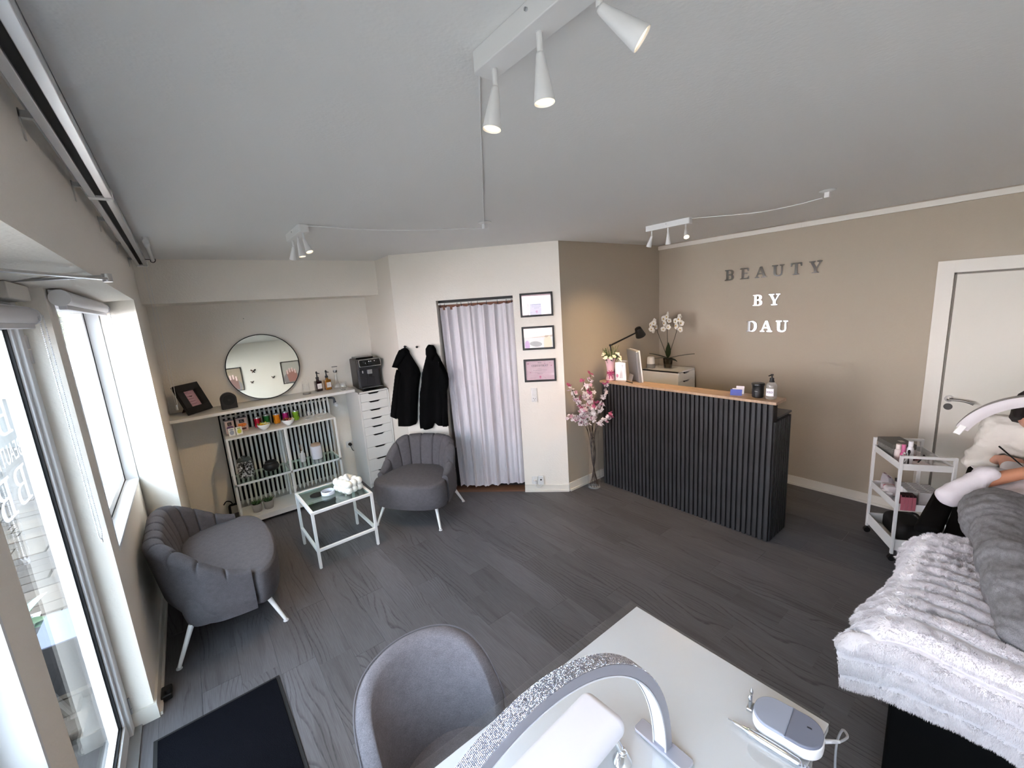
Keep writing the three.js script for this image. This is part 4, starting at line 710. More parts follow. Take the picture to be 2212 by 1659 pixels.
{
  const g = thing('light_switch', 'white wall switch with two rockers below the certificates', 'switch'); diagPose(g, 1.42, 1.083, 0);
  part(g, 'cover_plate', B(0.062, 0.15, 0.012, [0, 0, 0.006], 0.004), T.white); part(g, 'rocker', B(0.042, 0.05, 0.008, [0, 0.038, 0.014], 0.002), T.whiteMetal);
  part(g, 'socket_face', M(B(0.046, 0.046, 0.006, [0, -0.038, 0.0135], 0.003)), T.whiteMetal); part(g, 'socket_holes', M(B(0.006, 0.01, 0.002, [-0.01, -0.034, 0.0172]), B(0.006, 0.01, 0.002, [0.01, -0.034, 0.0172]), C(0.004, 0.004, 0.002, [0, 0, 0], 12).rotateX(PI / 2).translate(0, -0.05, 0.0172)), MAT('#7c7a76', 0.6));
  const s = thing('floor_socket', 'white double wall socket with plugged cord above the baseboard', 'socket'); diagPose(s, 1.405, 0.13, 0);
  part(s, 'cover_plate', B(0.062, 0.085, 0.012, [-0.034, 0, 0.006], 0.004), T.white); part(s, 'device', B(0.06, 0.1, 0.022, [0.034, 0.002, 0.011], 0.005), T.whiteMetal); part(s, 'device_window', B(0.016, 0.016, 0.002, [0.034, 0.012, 0.0225]), T.black);
  part(s, 'plug', xf(C(0.017, 0.019, 0.034, [0, 0, 0], 18), { r: [PI / 2, 0, 0], p: [-0.032, -0.008, 0.028] }), T.whiteMetal); part(s, 'cord', tube([[-0.03, -0.02, 0.04], [-0.022, -0.055, 0.045], [0.01, -0.068, 0.04], [0.04, -0.05, 0.03]], 0.003, 24, 6), T.whiteMetal);
}
// ================================================================ RECEPTION
{
  const z0 = -2.92, z1 = -1.25, xf0 = 3.452, hT = 1.145, g = thing('reception_desk', 'black slatted reception desk with oak top board', 'reception desk', [xf0, 0, (z0 + z1) / 2]);
  const L = (z1 - z0) / 2, blk = MAT('#0a0a0b', 0.8);
  const grainT = dataTex(256, 256, (x, y) => { const k = 124 + 9 * tn(x, y, 256, 256, 5, 90, 21) + 7 * tn(x, y, 256, 256, 10, 128, 22); return [k * 1.33, k * 1.11, k * 0.90]; }, true, [2, 1]);
  const slatT = dataTex(256, 256, (x, y) => { const k = 38 + 8 * tn(x, y, 256, 256, 128, 6, 23) + 5 * tn(x, y, 256, 256, 40, 10, 24); return [k * 0.98, k, k * 1.05]; }, true, [1, 1]);
  const slatM = new THREE.MeshStandardMaterial({ map: slatT, roughness: 0.55 });
  part(g, 'body', M(BB(0.008, 0.075, 0, hT, -L, L), BB(0.075, 0.335, 1.0, 1.018, -L, L - 0.008), BB(0.075, 0.335, 0, 1.0, L - 0.02, L - 0.008), BB(0.075, 0.335, 0, 1.0, -L, -L + 0.018)), blk);
  const pitch = 0.0418, n = 40, sg = muv(B(0.022, hT - 0.002, 0.0275, [0.0, hT / 2, 0], 0.0015));
  for (let i = 0; i < n; i++) { const m = part(g, 'slat', sg, slatM); m.position.set(0.001, 0, -L + 0.0138 + i * (2 * L - 0.0275) / (n - 1)); }
  const se = muv(B(0.0275, 1.0, 0.02, [0, 0.5, 0], 0.0015));
  for (let i = 0; i < 8; i++) { const m = part(g, 'end_slat', se, slatM); m.position.set(0.03 + i * pitch, 0, L + 0.001); }
  part(g, 'top_board', muv(B(0.195, 0.022, 2 * L + 0.045, [0.085, hT + 0.011, 0.0], 0.002), 1, true), new THREE.MeshStandardMaterial({ map: grainT, roughness: 0.42 }));
  part(g, 'worktop', B(0.27, 0.016, 2 * L + 0.012, [0.21, 1.026, 0.004], 0.002), MAT('#3a3a3c', 0.5));
}
const deskY = 1.167;
// pink vase with ranunculus
{
  const g = thing('pink_vase', 'pink ceramic vase with bow on the reception desk', 'vase', [3.528, deskY, -2.862]);
  part(g, 'vase_body', lathe([[0.001, 0], [0.05, 0], [0.053, 0.008], [0.042, 0.05], [0.036, 0.085], [0.04, 0.13], [0.052, 0.2], [0.06, 0.238], [0.057, 0.238], [0.048, 0.2], [0.034, 0.13], [0.001, 0.12]], 44), MAT('#d6aeb4', 0.3));
  const bow = []; for (let i = 0; i < 9; i++) { const a = i * 0.7 - 2.2; bow.push(tube([[0, 0.083, 0.036], [0.022 * Math.cos(a), 0.083 + 0.018 * Math.sin(a), 0.05], [0.042 * Math.cos(a), 0.083 + 0.03 * Math.sin(a), 0.046]], 0.004, 12, 6)); }
  part(g, 'bow', M(xf(new THREE.TorusGeometry(0.0375, 0.005, 8, 32), { r: [PI / 2, 0, 0], p: [0, 0.083, 0] }), ...bow, tube([[0, 0.083, 0.038], [-0.01, 0.05, 0.048], [-0.014, 0.018, 0.052]], 0.005, 14, 6), tube([[0, 0.083, 0.038], [0.01, 0.05, 0.048], [0.018, 0.022, 0.052]], 0.005, 14, 6)).applyMatrix4(new THREE.Matrix4().makeRotationY(-0.9)), MAT('#a8386a', 0.5));
  seed = 77;
  const fl = thing('flower_bunch', 'bunch of cream ranunculus with fine grass in the pink vase', 'flowers', [3.528, deskY + 0.13, -2.862]);
  for (let i = 0; i < 46; i++) { const a = rnd() * 6.28, r = 0.03 * Math.sqrt(rnd()), L = rr(0.12, 0.24), k = rr(0.1, 0.5); part(fl, 'grass_blade', tube([[Math.cos(a) * r, 0, Math.sin(a) * r], [Math.cos(a) * (r + k * 0.06), L * 0.6, Math.sin(a) * (r + k * 0.06)], [Math.cos(a) * (r + k * 0.16), L, Math.sin(a) * (r + k * 0.16)]], 0.0022, 8, 4), MAT(['#4b6130', '#5c7038', '#3b4f27'][i % 3], 0.7)); }
  const petal = [];
  for (let k = 0; k < 14; k++) { const t = k / 14, a = k * 2.4; const p = SPH(0.012, [0, 0, 0], [1, 0.35, 1.1], 8, 6); xf(p, { r: [1.25 - t * 1.1, 0, 0], p: [0, 0.004 + 0.006 * (1 - t), 0.004 + t * 0.013] }); p.rotateY(a); petal.push(p); }
  const flower = M(...petal, SPH(0.012, [0, 0.006, 0], [1, 0.9, 1], 10, 8));
  for (const [x, y, z, s, c] of [[-0.068, 0.15, -0.03, 1.1, 0], [-0.05, 0.115, 0.045, 1.0, 1], [-0.082, 0.118, 0.005, 1.1, 0], [-0.028, 0.13, 0.075, 0.9, 1], [0.045, 0.14, 0.06, 1.3, 2], [0.075, 0.13, 0.02, 1.5, 0], [0.085, 0.10, 0.055, 1.2, 2], [0.05, 0.085, 0.085, 1.1, 0], [0.02, 0.145, 0.09, 0.9, 2], [-0.02, 0.16, -0.06, 1, 1], [0.06, 0.15, -0.05, 1, 0]]) {
    const m = part(fl, 'blossom', flower, MAT(['#e6dfc0', '#d9d6b0', '#eae3d0'][c], 0.7)); m.position.set(x, y, z); m.scale.setScalar(s); m.rotation.set(z * 9, 0, -x * 9);
    part(fl, 'stem', tube([[x * 0.2, 0, z * 0.2], [x * 0.6, y * 0.5, z * 0.6], [x, y, z]], 0.002, 8, 5), MAT('#55693a', 0.7));
  }
  for (let i = 0; i < 14; i++) { const a = i * 0.45 + 0.2, l = SPH(0.02, [0, 0, 0], [0.45, 0.1, 1.1], 8, 5); xf(l, { r: [0.5, a, 0], p: [Math.sin(a) * 0.06, 0.11 + 0.02 * Math.sin(i * 3), Math.cos(a) * 0.06] }); part(fl, 'leaf', l, MAT('#3f5530', 0.7)); }
}
// acrylic holder with leaflets
{
  const g = thing('acrylic_holder', 'clear acrylic stand with crumpled white leaflet on the reception desk', 'sign holder', [3.535, deskY, -2.735], -PI / 2 + 0.35);
  part(g, 'holder', M(B(0.12, 0.004, 0.06, [0, 0.002, 0]), B(0.12, 0.19, 0.003, [0, 0.097, 0.028]), B(0.12, 0.21, 0.003, [0, 0.107, -0.028])), T.glass);
  part(g, 'leaflet', surf((u, v) => [(u - 0.5) * 0.112, 0.006 + v * 0.19, 0.012 * Math.sin(u * 5 + v * 3) * (0.4 + v)], 16, 16), new THREE.MeshStandardMaterial({ map: canvasTex(128, 216, (c, w, h) => { c.fillStyle = '#dcdad9'; c.fillRect(0, 0, w, h); c.fillStyle = '#b9b5b6'; c.beginPath(); c.moveTo(40, 30); c.lineTo(96, 30); c.lineTo(78, 90); c.lineTo(86, 190); c.lineTo(50, 190); c.lineTo(58, 90); c.fill(); c.fillStyle = '#c97a98'; c.beginPath(); c.ellipse(24, 160, 14, 22, 0, 0, 7); c.fill(); }), roughness: 0.4, side: THREE.DoubleSide }));
  const p = thing('pen', 'black pen lying at the acrylic stand on the desk edge', 'pen', [3.50, deskY, -2.60], 1.2); part(p, 'barrel', rod([-0.05, 0.006, 0], [0.06, 0.006, 0], 0.0055), T.black); part(p, 'tip', rod([0.06, 0.006, 0], [0.075, 0.006, 0], 0.004, 0.001), T.steel);
}
// monitor seen from behind
{
  const g = thing('monitor', 'silver all-in-one computer seen from behind on the reception desk', 'monitor', [3.64, 1.034, -2.64], -0.62);
  // local -x is the back of the monitor
  const tl = (q) => xf(q, { r: [0, 0, 0.1], p: [0.02, 0.05, 0] });
  part(g, 'housing', tl(M(xf(ext(rrect(0.30, 0.40, 0.012), 0.022, 0.004, 3), { r: [0, PI / 2, 0], p: [-0.011, 0.205, 0] }))), MAT('#8d8e90', 0.35, { metalness: 0.5 }));
  part(g, 'bezel', tl(xf(ext(rrect(0.302, 0.402, 0.012), 0.01, 0.002), { r: [0, PI / 2, 0], p: [0.016, 0.205, 0] })), MAT('#d8d8da', 0.3));
  part(g, 'stand', M(bar([-0.03, 0.20, 0], [-0.085, 0.006, 0], 0.10, 0.008), B(0.13, 0.008, 0.12, [-0.02, 0.004, 0], 0.003)), MAT('#b9babc', 0.3, { metalness: 0.6 }));
}
// tall drawer cabinet in the corner behind the desk
{
  const g = thing('drawer_cabinet', 'white drawer cabinet in the corner behind the reception desk', 'drawer cabinet', [4.48, 0, -2.54]);
  drawerUnit(g, 0.36, 1.16, 0.48, [0.1, 0.1, 0.1, 0.1, 0.1, 0.147, 0.147, 0.147, 0.147], T.white);
  const s = thing('smart_speaker', 'small white and grey rounded speaker on the corner drawer cabinet', 'speaker', [4.40, 1.16, -2.955]);
  part(s, 'top_shell', lathe([[0.046, 0.055], [0.044, 0.11], [0.04, 0.134], [0.03, 0.14], [0.001, 0.132]], 36), MAT('#dcd8d2', 0.4)); part(s, 'fabric_base', lathe([[0.001, 0], [0.044, 0], [0.05, 0.006], [0.048, 0.05], [0.046, 0.055]], 36), MAT('#7d7b78', 0.9));
  // orchid
  seed = 99;
  const b = thing('acrylic_box', 'clear acrylic box around the orchid pot', 'box', [4.50, 1.16, -2.79]); part(b, 'box_wall', M(B(0.16, 0.06, 0.003, [0, 0.03, 0.085]), B(0.16, 0.06, 0.003, [0, 0.03, -0.085]), B(0.003, 0.06, 0.17, [0.08, 0.03, 0]), B(0.003, 0.06, 0.17, [-0.08, 0.03, 0])), T.glass); part(b, 'box_floor', B(0.16, 0.003, 0.17, [0, 0.0015, 0]), T.glass);
  const o = thing('orchid', 'white orchid with three flower stems behind the reception desk', 'plant', [4.50, 1.1635, -2.79]);
  part(o, 'pot', lathe([[0.001, 0], [0.045, 0], [0.055, 0.11], [0.053, 0.112], [0.044, 0.006], [0.001, 0.005]], 32), PHY('#3a3226', 0.2, { transmission: 0.35, thickness: 0 })); part(o, 'bark', C(0.05, 0.042, 0.095, [0, 0.052, 0], 24), MAT('#2e241b', 0.95));
  const lf = (dx, dy, dz, L, w) => surf((u, v) => { const t = u, hw = w * Math.sin(PI * Math.pow(t, 0.7)) * (v - 0.5), q = Math.hypot(dx, dz) || 1; return [dx * t * L + (-dz / q) * hw, 0.11 + dy * L * t - 0.1 * t * t * L + 0.012 * Math.abs(v - 0.5), dz * t * L + (dx / q) * hw]; }, 18, 6);
  for (const [dx, dy, dz, L] of [[-0.3, 0.35, -0.95, 0.22], [0.2, 0.3, 1, 0.30], [-0.5, 0.02, 0.9, 0.2], [0.1, 0.0, -1, 0.24], [-0.35, 1.1, 0.25, 0.2]]) part(o, 'leaf', lf(dx, dy, dz, L, 0.062), MAT('#26331d', 0.4, { side: THREE.DoubleSide }));
  const pet = SPH(0.028, [0, 0, 0], [1, 0.9, 0.16], 12, 8), flo = M(...[0, 1, 2, 3, 4].map((k) => xf(pet.clone(), { p: [0, 0.026, 0], s: k % 2 ? [1.1, 1, 1] : [0.8, 1, 1] }).rotateZ(k * 2 * PI / 5))), lip = SPH(0.01, [0, -0.004, 0.01], [1, 1.3, 1], 10, 8);
  const wM = MAT('#e9e6dc', 0.55), yM = MAT('#c3a24a', 0.6);
  for (const [tx, ty, tz, n] of [[-0.02, 0.56, -0.17, 6], [0.0, 0.63, -0.01, 8], [0.02, 0.60, 0.13, 7]]) {
    part(o, 'stem', tube([[0, 0.1, 0], [tx * 0.3, 0.25, tz * 0.35], [tx * 0.6, 0.42, tz * 0.75], [tx, ty, tz]], 0.0032, 30, 6), MAT('#3a3524', 0.6));
    for (let i = 0; i < n; i++) { const a = i * 2.4, f = part(o, 'flower', flo, wM); f.position.set(tx - 0.02 + 0.03 * Math.cos(a), ty - i * 0.024, tz + 0.034 * Math.sin(a)); f.rotation.set(rr(-0.3, 0.3), -PI / 2 + rr(-0.7, 0.7), rr(-0.4, 0.4)); f.scale.setScalar(rr(0.58, 0.75)); part(f, 'lip', lip, yM); }
  }
}
// desk lamp with black shade
{
  const g = thing('desk_lamp', 'black desk lamp with a long slanted arm over the reception desk', 'desk lamp', [3.60, 1.034, -2.905]);
  part(g, 'base', C(0.055, 0.06, 0.014, [0.02, 0.007, 0.06], 36), T.black); part(g, 'lower_arm', rod([0.02, 0.01, 0.06], [-0.03, 0.5, 0.012], 0.006), T.black); part(g, 'upper_arm', rod([-0.03, 0.495, 0.012], [0.46, 0.59, 0.0], 0.0085), T.black); part(g, 'joint', M(SPH(0.013, [-0.03, 0.498, 0.012]), SPH(0.011, [0.46, 0.592, 0])), T.black);
  const sh = lathe([[0.001, 0.0], [0.034, 0.0], [0.036, -0.006], [0.058, -0.105], [0.055, -0.105], [0.033, -0.01], [0.001, -0.006]], 40); xf(sh, { r: [0, 0, 0.55], p: [0.475, 0.635, 0.0] }); part(g, 'lamp_shade', sh, MAT('#0c0c0d', 0.4, { side: THREE.DoubleSide }));
  part(g, 'bracket', tube([[0.43, 0.585, 0.0], [0.43, 0.61, 0], [0.455, 0.62, 0], [0.49, 0.61, 0]], 0.003, 20, 6), T.black);
}
// things at the right end of the top board
{
  const g = thing('card_holder', 'small clear holder with business cards on the reception desk', 'card holder', [3.545, deskY, -1.555], -PI / 2 + 0.3);
  part(g, 'tray', M(B(0.095, 0.003, 0.06, [0, 0.0015, 0]), B(0.095, 0.02, 0.003, [0, 0.01, 0.028]), B(0.095, 0.05, 0.003, [0, 0.025, -0.028])), T.glass);
  part(g, 'card_stack', xf(B(0.086, 0.045, 0.02, [0, 0.026, 0]), { r: [-0.35, 0, 0], p: [0, 0.004, -0.002] }), MAT('#dedbe0', 0.5)); part(g, 'front_card', xf(B(0.086, 0.05, 0.001), { r: [-0.35, 0, 0], p: [-0.012, 0.024, 0.022] }), MAT('#4553a0', 0.4));
  part(g, 'price_cards', xf(B(0.06, 0.055, 0.012, [0, 0.03, 0]), { r: [-0.3, 0.1, 0], p: [0.012, 0.012, -0.022] }), MAT('#d8d0d4', 0.5));
  const c = thing('black_candle', 'black lidded candle jar on the reception desk', 'candle', [3.55, deskY, -1.405]);
  part(c, 'jar', lathe([[0.001, 0], [0.038, 0], [0.042, 0.006], [0.043, 0.098], [0.001, 0.098]], 40), MAT('#0d0d0f', 0.3)); part(c, 'lid', lathe([[0.047, 0.098], [0.048, 0.102], [0.048, 0.112], [0.044, 0.116], [0.001, 0.116]], 40), MAT('#111113', 0.35)); part(c, 'label', lathe([[0.0435, 0.03], [0.0438, 0.03], [0.0438, 0.07], [0.0435, 0.07]], 12).clone(), MAT('#141416', 0.5));
  part(c, 'print', B(0.0006, 0.003, 0.022, [-0.0444, 0.055, 0.004]), MAT('#8a8a8a', 0.5));
  const s = thing('soap_dispenser', 'clear pump bottle of sanitiser with round logo label on the reception desk', 'pump bottle', [3.545, deskY, -1.305]);
  part(s, 'bottle', lathe([[0.001, 0.001], [0.036, 0.001], [0.039, 0.006], [0.039, 0.11], [0.03, 0.126], [0.014, 0.134], [0.013, 0.148], [0.001, 0.148]], 40), PHY('#f2f2f2', 0.03, { transmission: 0.9, thickness: 0, ior: 1.45 }));
  part(s, 'pump', M(C(0.015, 0.015, 0.02, [0, 0.156, 0], 22), C(0.005, 0.006, 0.022, [0, 0.177, 0], 12), rod([0.004, 0.19, 0.0], [-0.03, 0.186, -0.012], 0.005, 0.004), C(0.01, 0.01, 0.01, [0, 0.191, 0], 16), lathe([[0.02, 0.135], [0.0155, 0.148]], 20)), T.black);
  const lab = canvasTex(128, 128, (k) => { k.fillStyle = '#e8e6e8'; k.fillRect(0, 0, 128, 128); k.fillStyle = '#77708a'; k.font = 'bold 50px serif'; k.textAlign = 'center'; k.fillText('BBD', 64, 80); k.lineWidth = 3; k.strokeStyle = '#77708a'; });
  part(s, 'label', new THREE.CylinderGeometry(0.0397, 0.0397, 0.058, 20, 1, true, -PI / 2 - 0.75, 1.5).translate(0, 0.058, 0), new THREE.MeshStandardMaterial({ map: lab, roughness: 0.5 }));
}
// tall glass vase with blossom branches
{
  const vx = 3.288, vz = -2.93;
  const g = thing('glass_vase', 'tall clear glass floor vase beside the reception desk', 'vase', [vx, 0, vz]);
  part(g, 'vase_glass', lathe([[0.001, 0.001], [0.066, 0.001], [0.071, 0.006], [0.07, 0.1], [0.056, 0.35], [0.066, 0.6], [0.072, 0.655], [0.069, 0.655], [0.063, 0.6], [0.0525, 0.35], [0.066, 0.1], [0.066, 0.014], [0.001, 0.012]], 44), T.glass);
  part(g, 'vase_foot', C(0.066, 0.066, 0.004, [0, 0.008, 0], 36), MAT('#a9b0b6', 0.2));
  seed = 555;
  const wht = [MAT('#eae2e2', 0.75), MAT('#dfcfd2', 0.75), MAT('#cf9cab', 0.7), MAT('#b05478', 0.7)], brown = MAT('#35271f', 0.85);
  const pt = SPH(0.0105, [0, 0, 0], [0.8, 0.22, 1.05], 7, 5), blo = M(...[0, 1, 2, 3, 4].map((k) => xf(pt.clone(), { r: [-0.35, 0, 0], p: [0, 0.002, 0.0115] }).rotateY(k * 1.2566)), SPH(0.004, [0, 0.003, 0], [1, 1, 1], 6, 4));
  const tips = [[-0.27, 1.17, 0, -0.045], [-0.03, 1.27, 0, 0.02], [-0.02, 1.19, 0, 0.23], [-0.31, 0.86, 0, -0.04], [-0.02, 0.86, 0, 0.28], [-0.12, 1.1, 0, 0.08], [-0.17, 1.02, 0, -0.05], [-0.12, 0.98, 0, 0.16], [-0.1, 1.2, 0, -0.02], [-0.19, 0.84, 0, -0.02], [-0.2, 0.95, 0, 0.04]];
  tips.forEach(([dx, ty, dz0, dz], b) => {
    const br = thing('blossom_branch', 'artificial branch of pink and white blossom in the tall glass vase', 'branch', [vx, 0.015, vz], 0, 'blossom branches in the vase');
    const a = b * 0.628, base = [0.045 * Math.cos(a), 0.0, 0.045 * Math.sin(a)], neck = [-0.02 * Math.cos(a), 0.36, -0.025 * Math.sin(a)], rim = [dx * 0.25, 0.66, dz * 0.2];
    const cv = curve([base, neck, rim, [dx * 0.55, lerp(0.66, ty, 0.5), dz * 0.6], [dx, ty, dz]]);
    part(br, 'twig', new THREE.TubeGeometry(cv, 50, 0.0032, 6), brown);
    const nb = Math.round(24 + (ty - 0.8) * 14);
    for (let i = 0; i < nb; i++) { const t = rr(0.62, 1), p = cv.getPoint(t), r = 0.03 * rnd() + 0.006, q = rnd() * 6.28, w = part(br, 'blossom', blo, wht[t > 0.97 ? 3 : rnd() < 0.13 ? 2 : rnd() < 0.6 ? 0 : 1]); w.position.set(p.x + r * Math.cos(q), p.y + rr(-0.02, 0.02), p.z + r * Math.sin(q)); w.rotation.set(rr(-1.4, 1.4), rr(0, 6), rr(-1.4, 1.4)); w.scale.setScalar(rr(0.8, 1.35)); }
    for (let i = 0; i < 4; i++) { const t = rr(0.6, 0.9), p = cv.getPoint(t), q = rnd() * 6.28, e = [p.x + 0.035 * Math.cos(q), p.y + 0.04, p.z + 0.035 * Math.sin(q)]; part(br, 'twig', rod([p.x, p.y, p.z], e, 0.0018, 0.001, 5), brown); }
  });
}
// the letters on the wall
{
  const mir = MAT('#c9cacc', 0.05, { metalness: 1 }), side = MAT('#77787a', 0.3, { metalness: 0.8 });
  const letter = (ch, z, y, lab) => {
    const t = clean(new TextGeometry(ch, { font: fontSerif, size: 0.115, depth: 0.012, curveSegments: 8, bevelEnabled: true, bevelThickness: 0.001, bevelSize: 0.001, bevelSegments: 1 })); t.computeBoundingBox(); const b = t.boundingBox; t.translate(-(b.min.x + b.max.x) / 2, -b.min.y, 0); t.scale(0.94, 0.112 / (b.max.y - b.min.y), 1);
    const m = solo('wall_letter', lab, 'letter', t, mir, [XT - 0.001, y, z], -PI / 2, 'mirrored wall letters');
  };
  [...'BEAUTY'].forEach((c, i) => letter(c, -2.205 + i * 0.157, 2.125, `mirrored silver letter ${c} in the top row of letters on the beige wall`));
  [...'BY'].forEach((c, i) => letter(c, -1.912 + i * 0.158, 1.845, `mirrored silver letter ${c} in the middle row of letters on the beige wall`));
  [...'DAU'].forEach((c, i) => letter(c, -1.96 + i * 0.142, 1.577, `mirrored silver letter ${c} in the bottom row of letters on the beige wall`));
}
// ================================================================ FOREGROUND: MAT, CHAIR, NAIL TABLE
{
  const bt = dataTex(256, 256, (x, y) => 128 + 90 * tn(x, y, 256, 256, 90, 90, 31), false, [8, 8]);
  const g = thing('door_mat', 'dark navy doormat in front of the entrance', 'doormat', [-0.158, 0, -2.08], 0.02);
  part(g, 'backing', B(0.565, 0.006, 0.97, [0, 0.003, 0], 0.002), T.rubber);
  part(g, 'pile', muv(B(0.53, 0.006, 0.935, [0, 0.008, 0], 0.002)), PHY('#090a10', 0.98, { specularIntensity: 0.15, bumpMap: bt, bumpScale: 0.003 }));
}
{ // desk chair, padded shell back seen from the table side
  const g = thing('desk_chair', 'light grey fabric shell chair pushed up to the nail table', 'chair', [0.475, 0, -1.03], 0.12);
  const fab = MAT('#8f8b92', 0.95, { map: fabTex, bumpMap: fabBump, bumpScale: 0.0007 });
  const R = 0.232, A = 82 * D2R, ys = 0.47;
  const top = (f) => 0.845 - 0.03 * Math.pow(Math.abs(f), 2) - 0.27 * Math.pow(Math.abs(f), 4.5);
  const pt = (u, v, o) => { const f = 2 * u - 1, a = f * A, yt = top(f), y = lerp(ys - 0.03, yt, v), lean = 0.10 * (y - ys) / 0.4, r = R + o + lean * 0.6 * Math.cos(a); return [r * Math.sin(a) * 1.02, y, -r * Math.cos(a) - lean * 0.4]; };
  const sec = (u, w) => { const th = 0.052; let v, o; if (w < 0.42) { v = w / 0.42 * 0.955; o = -th / 2 - 0.006 * Math.sin(v * PI); } else if (w < 0.58) { const a = (w - 0.42) / 0.16 * PI; v = 0.955 + 0.045 * Math.sin(a); o = -th / 2 * Math.cos(a); } else { v = (1 - w) / 0.42 * 0.955; o = th / 2; } const e = smooth(1, 0.93, Math.abs(2 * u - 1)); return pt(u, v, o * e); };
  const sg = surf(sec, 110, 70), nn = clean(sg), mu = muv(sg); mu.setAttribute('normal', nn.attributes.normal);
  part(g, 'backrest', mu, fab);
  const pip = []; for (let i = 0; i <= 60; i++) { const u = 0.01 + 0.98 * i / 60; pip.push(pt(u, 0.985, 0.027)); }
  part(g, 'piping', tube(pip, 0.0028, 160, 8), fab);
  const seatO = (a) => { const c = Math.cos(a), s = Math.sin(a); return [0.235 * Math.sign(c) * Math.pow(Math.abs(c), 0.75), 0.015 + 0.235 * Math.sign(s) * Math.pow(Math.abs(s), 0.75)]; };
  const pr = [[0, 0.40], [0.9, 0.40], [1, 0.43], [1, 0.465], [0.95, 0.485], [0.6, 0.492], [0, 0.49]];
  const st = surf((u, v) => { const k = v * (pr.length - 1), i = Math.min(Math.floor(k), pr.length - 2), f = k - i, [x, z] = seatO(u * 2 * PI), s = lerp(pr[i][0], pr[i + 1][0], f); return [x * s, lerp(pr[i][1], pr[i + 1][1], f), z * s]; }, 60, 24);
  const sn = clean(st), su = muv(st); su.setAttribute('normal', sn.attributes.normal); part(g, 'seat', su, fab);
  for (const sx of [-1, 1]) for (const sz of [-1, 1]) part(g, 'leg', rod([sx * 0.14, 0.41, sz * 0.13 + 0.015], [sx * 0.21, 0.0, sz * 0.2 + 0.015], 0.014, 0.009), T.black);
}
// nail table
const tabY = 0.757;
{
  const x0 = -0.16, x1 = 1.312, z0 = -0.957, z1 = -0.285, g = thing('nail_table', 'white nail table with glass cover sheet in the foreground', 'table', [(x0 + x1) / 2, 0, (z0 + z1) / 2]);
  const w = x1 - x0, d = z1 - z0, wM = PHY('#d3d6da', 0.35, { clearcoat: 0.5, clearcoatRoughness: 0.1 });
  part(g, 'table_top', B(w, 0.028, d, [0, 0.736, 0], 0.003), wM);
  part(g, 'glass_sheet', B(w + 0.004, 0.006, d + 0.034, [0, 0.7535, -0.015]), T.glass);
  part(g, 'drawer_box', B(w - 0.1, 0.1, d - 0.08, [0, 0.672, 0.02], 0.004), T.white);
  for (const s of [-1, 1]) part(g, 'side_panel', B(0.022, 0.722, d - 0.08, [s * (w / 2 - 0.06), 0.361, 0.02], 0.002), T.white);
}
{ // arched rhinestone lamp
  const cx = 0.443, zc = -0.565, a = 0.458, b = 0.495, g = thing('arch_lamp', 'arched silver rhinestone table lamp over the nail table', 'lamp', [cx, tabY, zc]);
  const P = (t, k, z) => { const c = Math.cos(t), s = Math.sin(t), nx = c / a, ny = s / b, q = Math.hypot(nx, ny); return [a * c - k * nx / q, b * s - k * ny / q + 0.004, z]; };
  const w = 0.021, th = 0.027;
  const ring = [[0.001, -w], [0.001, w], [th, w], [th, -w]];
  const body = (r) => { const gs = []; for (let i = 0; i < r.length; i++) { const [k0, z0] = r[i], [k1, z1] = r[(i + 1) % r.length]; const q = surf((u, v) => P(PI * u, lerp(k0, k1, v), lerp(z0, z1, v)), 120, 1); gs.push(clean(q)); } return M(gs); };
  part(g, 'arch_body', body(ring), MAT('#9b9ca6', 0.35, { metalness: 0.35, side: THREE.DoubleSide }));
  part(g, 'light_panel', surf((u, v) => P(0.03 + (PI - 0.06) * u, th + 0.0015, lerp(-w + 0.004, w - 0.004, v)), 120, 1), PHY('#e6ebf2', 0.3, { side: THREE.DoubleSide }));
  part(g, 'panel_rim', M(surf((u, v) => P(PI * u, lerp(th - 0.001, th + 0.004, v), w), 120, 1), surf((u, v) => P(PI * u, lerp(th - 0.001, th + 0.004, v), -w), 120, 1), surf((u, v) => P(PI * u, th + 0.004, lerp(w - 0.004, w, v)), 120, 1), surf((u, v) => P(PI * u, th + 0.004, lerp(-w + 0.004, -w, v)), 120, 1)), MAT('#cfd2d8', 0.3, { side: THREE.DoubleSide }));
  const st = [], len = 520, nz = 15, sg = new THREE.OctahedronGeometry(0.00135, 0);
  for (let i = 2; i < len - 2; i++) for (let j = 0; j < nz; j++) { const t = PI * (i + (j % 2) * 0.0) / len, p = P(t, -0.0003, (j - (nz - 1) / 2) * 2 * (w - 0.002) / (nz - 1)); st.push(p); }
  const im = new THREE.InstancedMesh(sg, MAT('#dfe0ea', 0.12, { metalness: 0.85 }), st.length), m4 = new THREE.Matrix4(), e = new THREE.Euler(), q4 = new THREE.Quaternion();
  st.forEach((p, i) => { e.set(rr(-0.5, 0.5), rr(0, 1.6), rr(-0.5, 0.5)); m4.compose(V(...p), q4.setFromEuler(e), V(1, 1, 1)); im.setMatrixAt(i, m4); });
  im.name = 'rhinestones'; im.userData.kind = 'stuff'; shade(im); g.add(im);
  for (const s of [-1, 1]) part(g, 'foot', xf(ext(rrect(0.046, 0.165, 0.008), 0.007, 0.0015), { r: [-PI / 2, 0, 0], p: [s * (a - 0.014), 0.0, 0.0] }).translate(0, 0.0015, 0), MAT('#bfc0cc', 0.25, { metalness: 0.4 }));
}
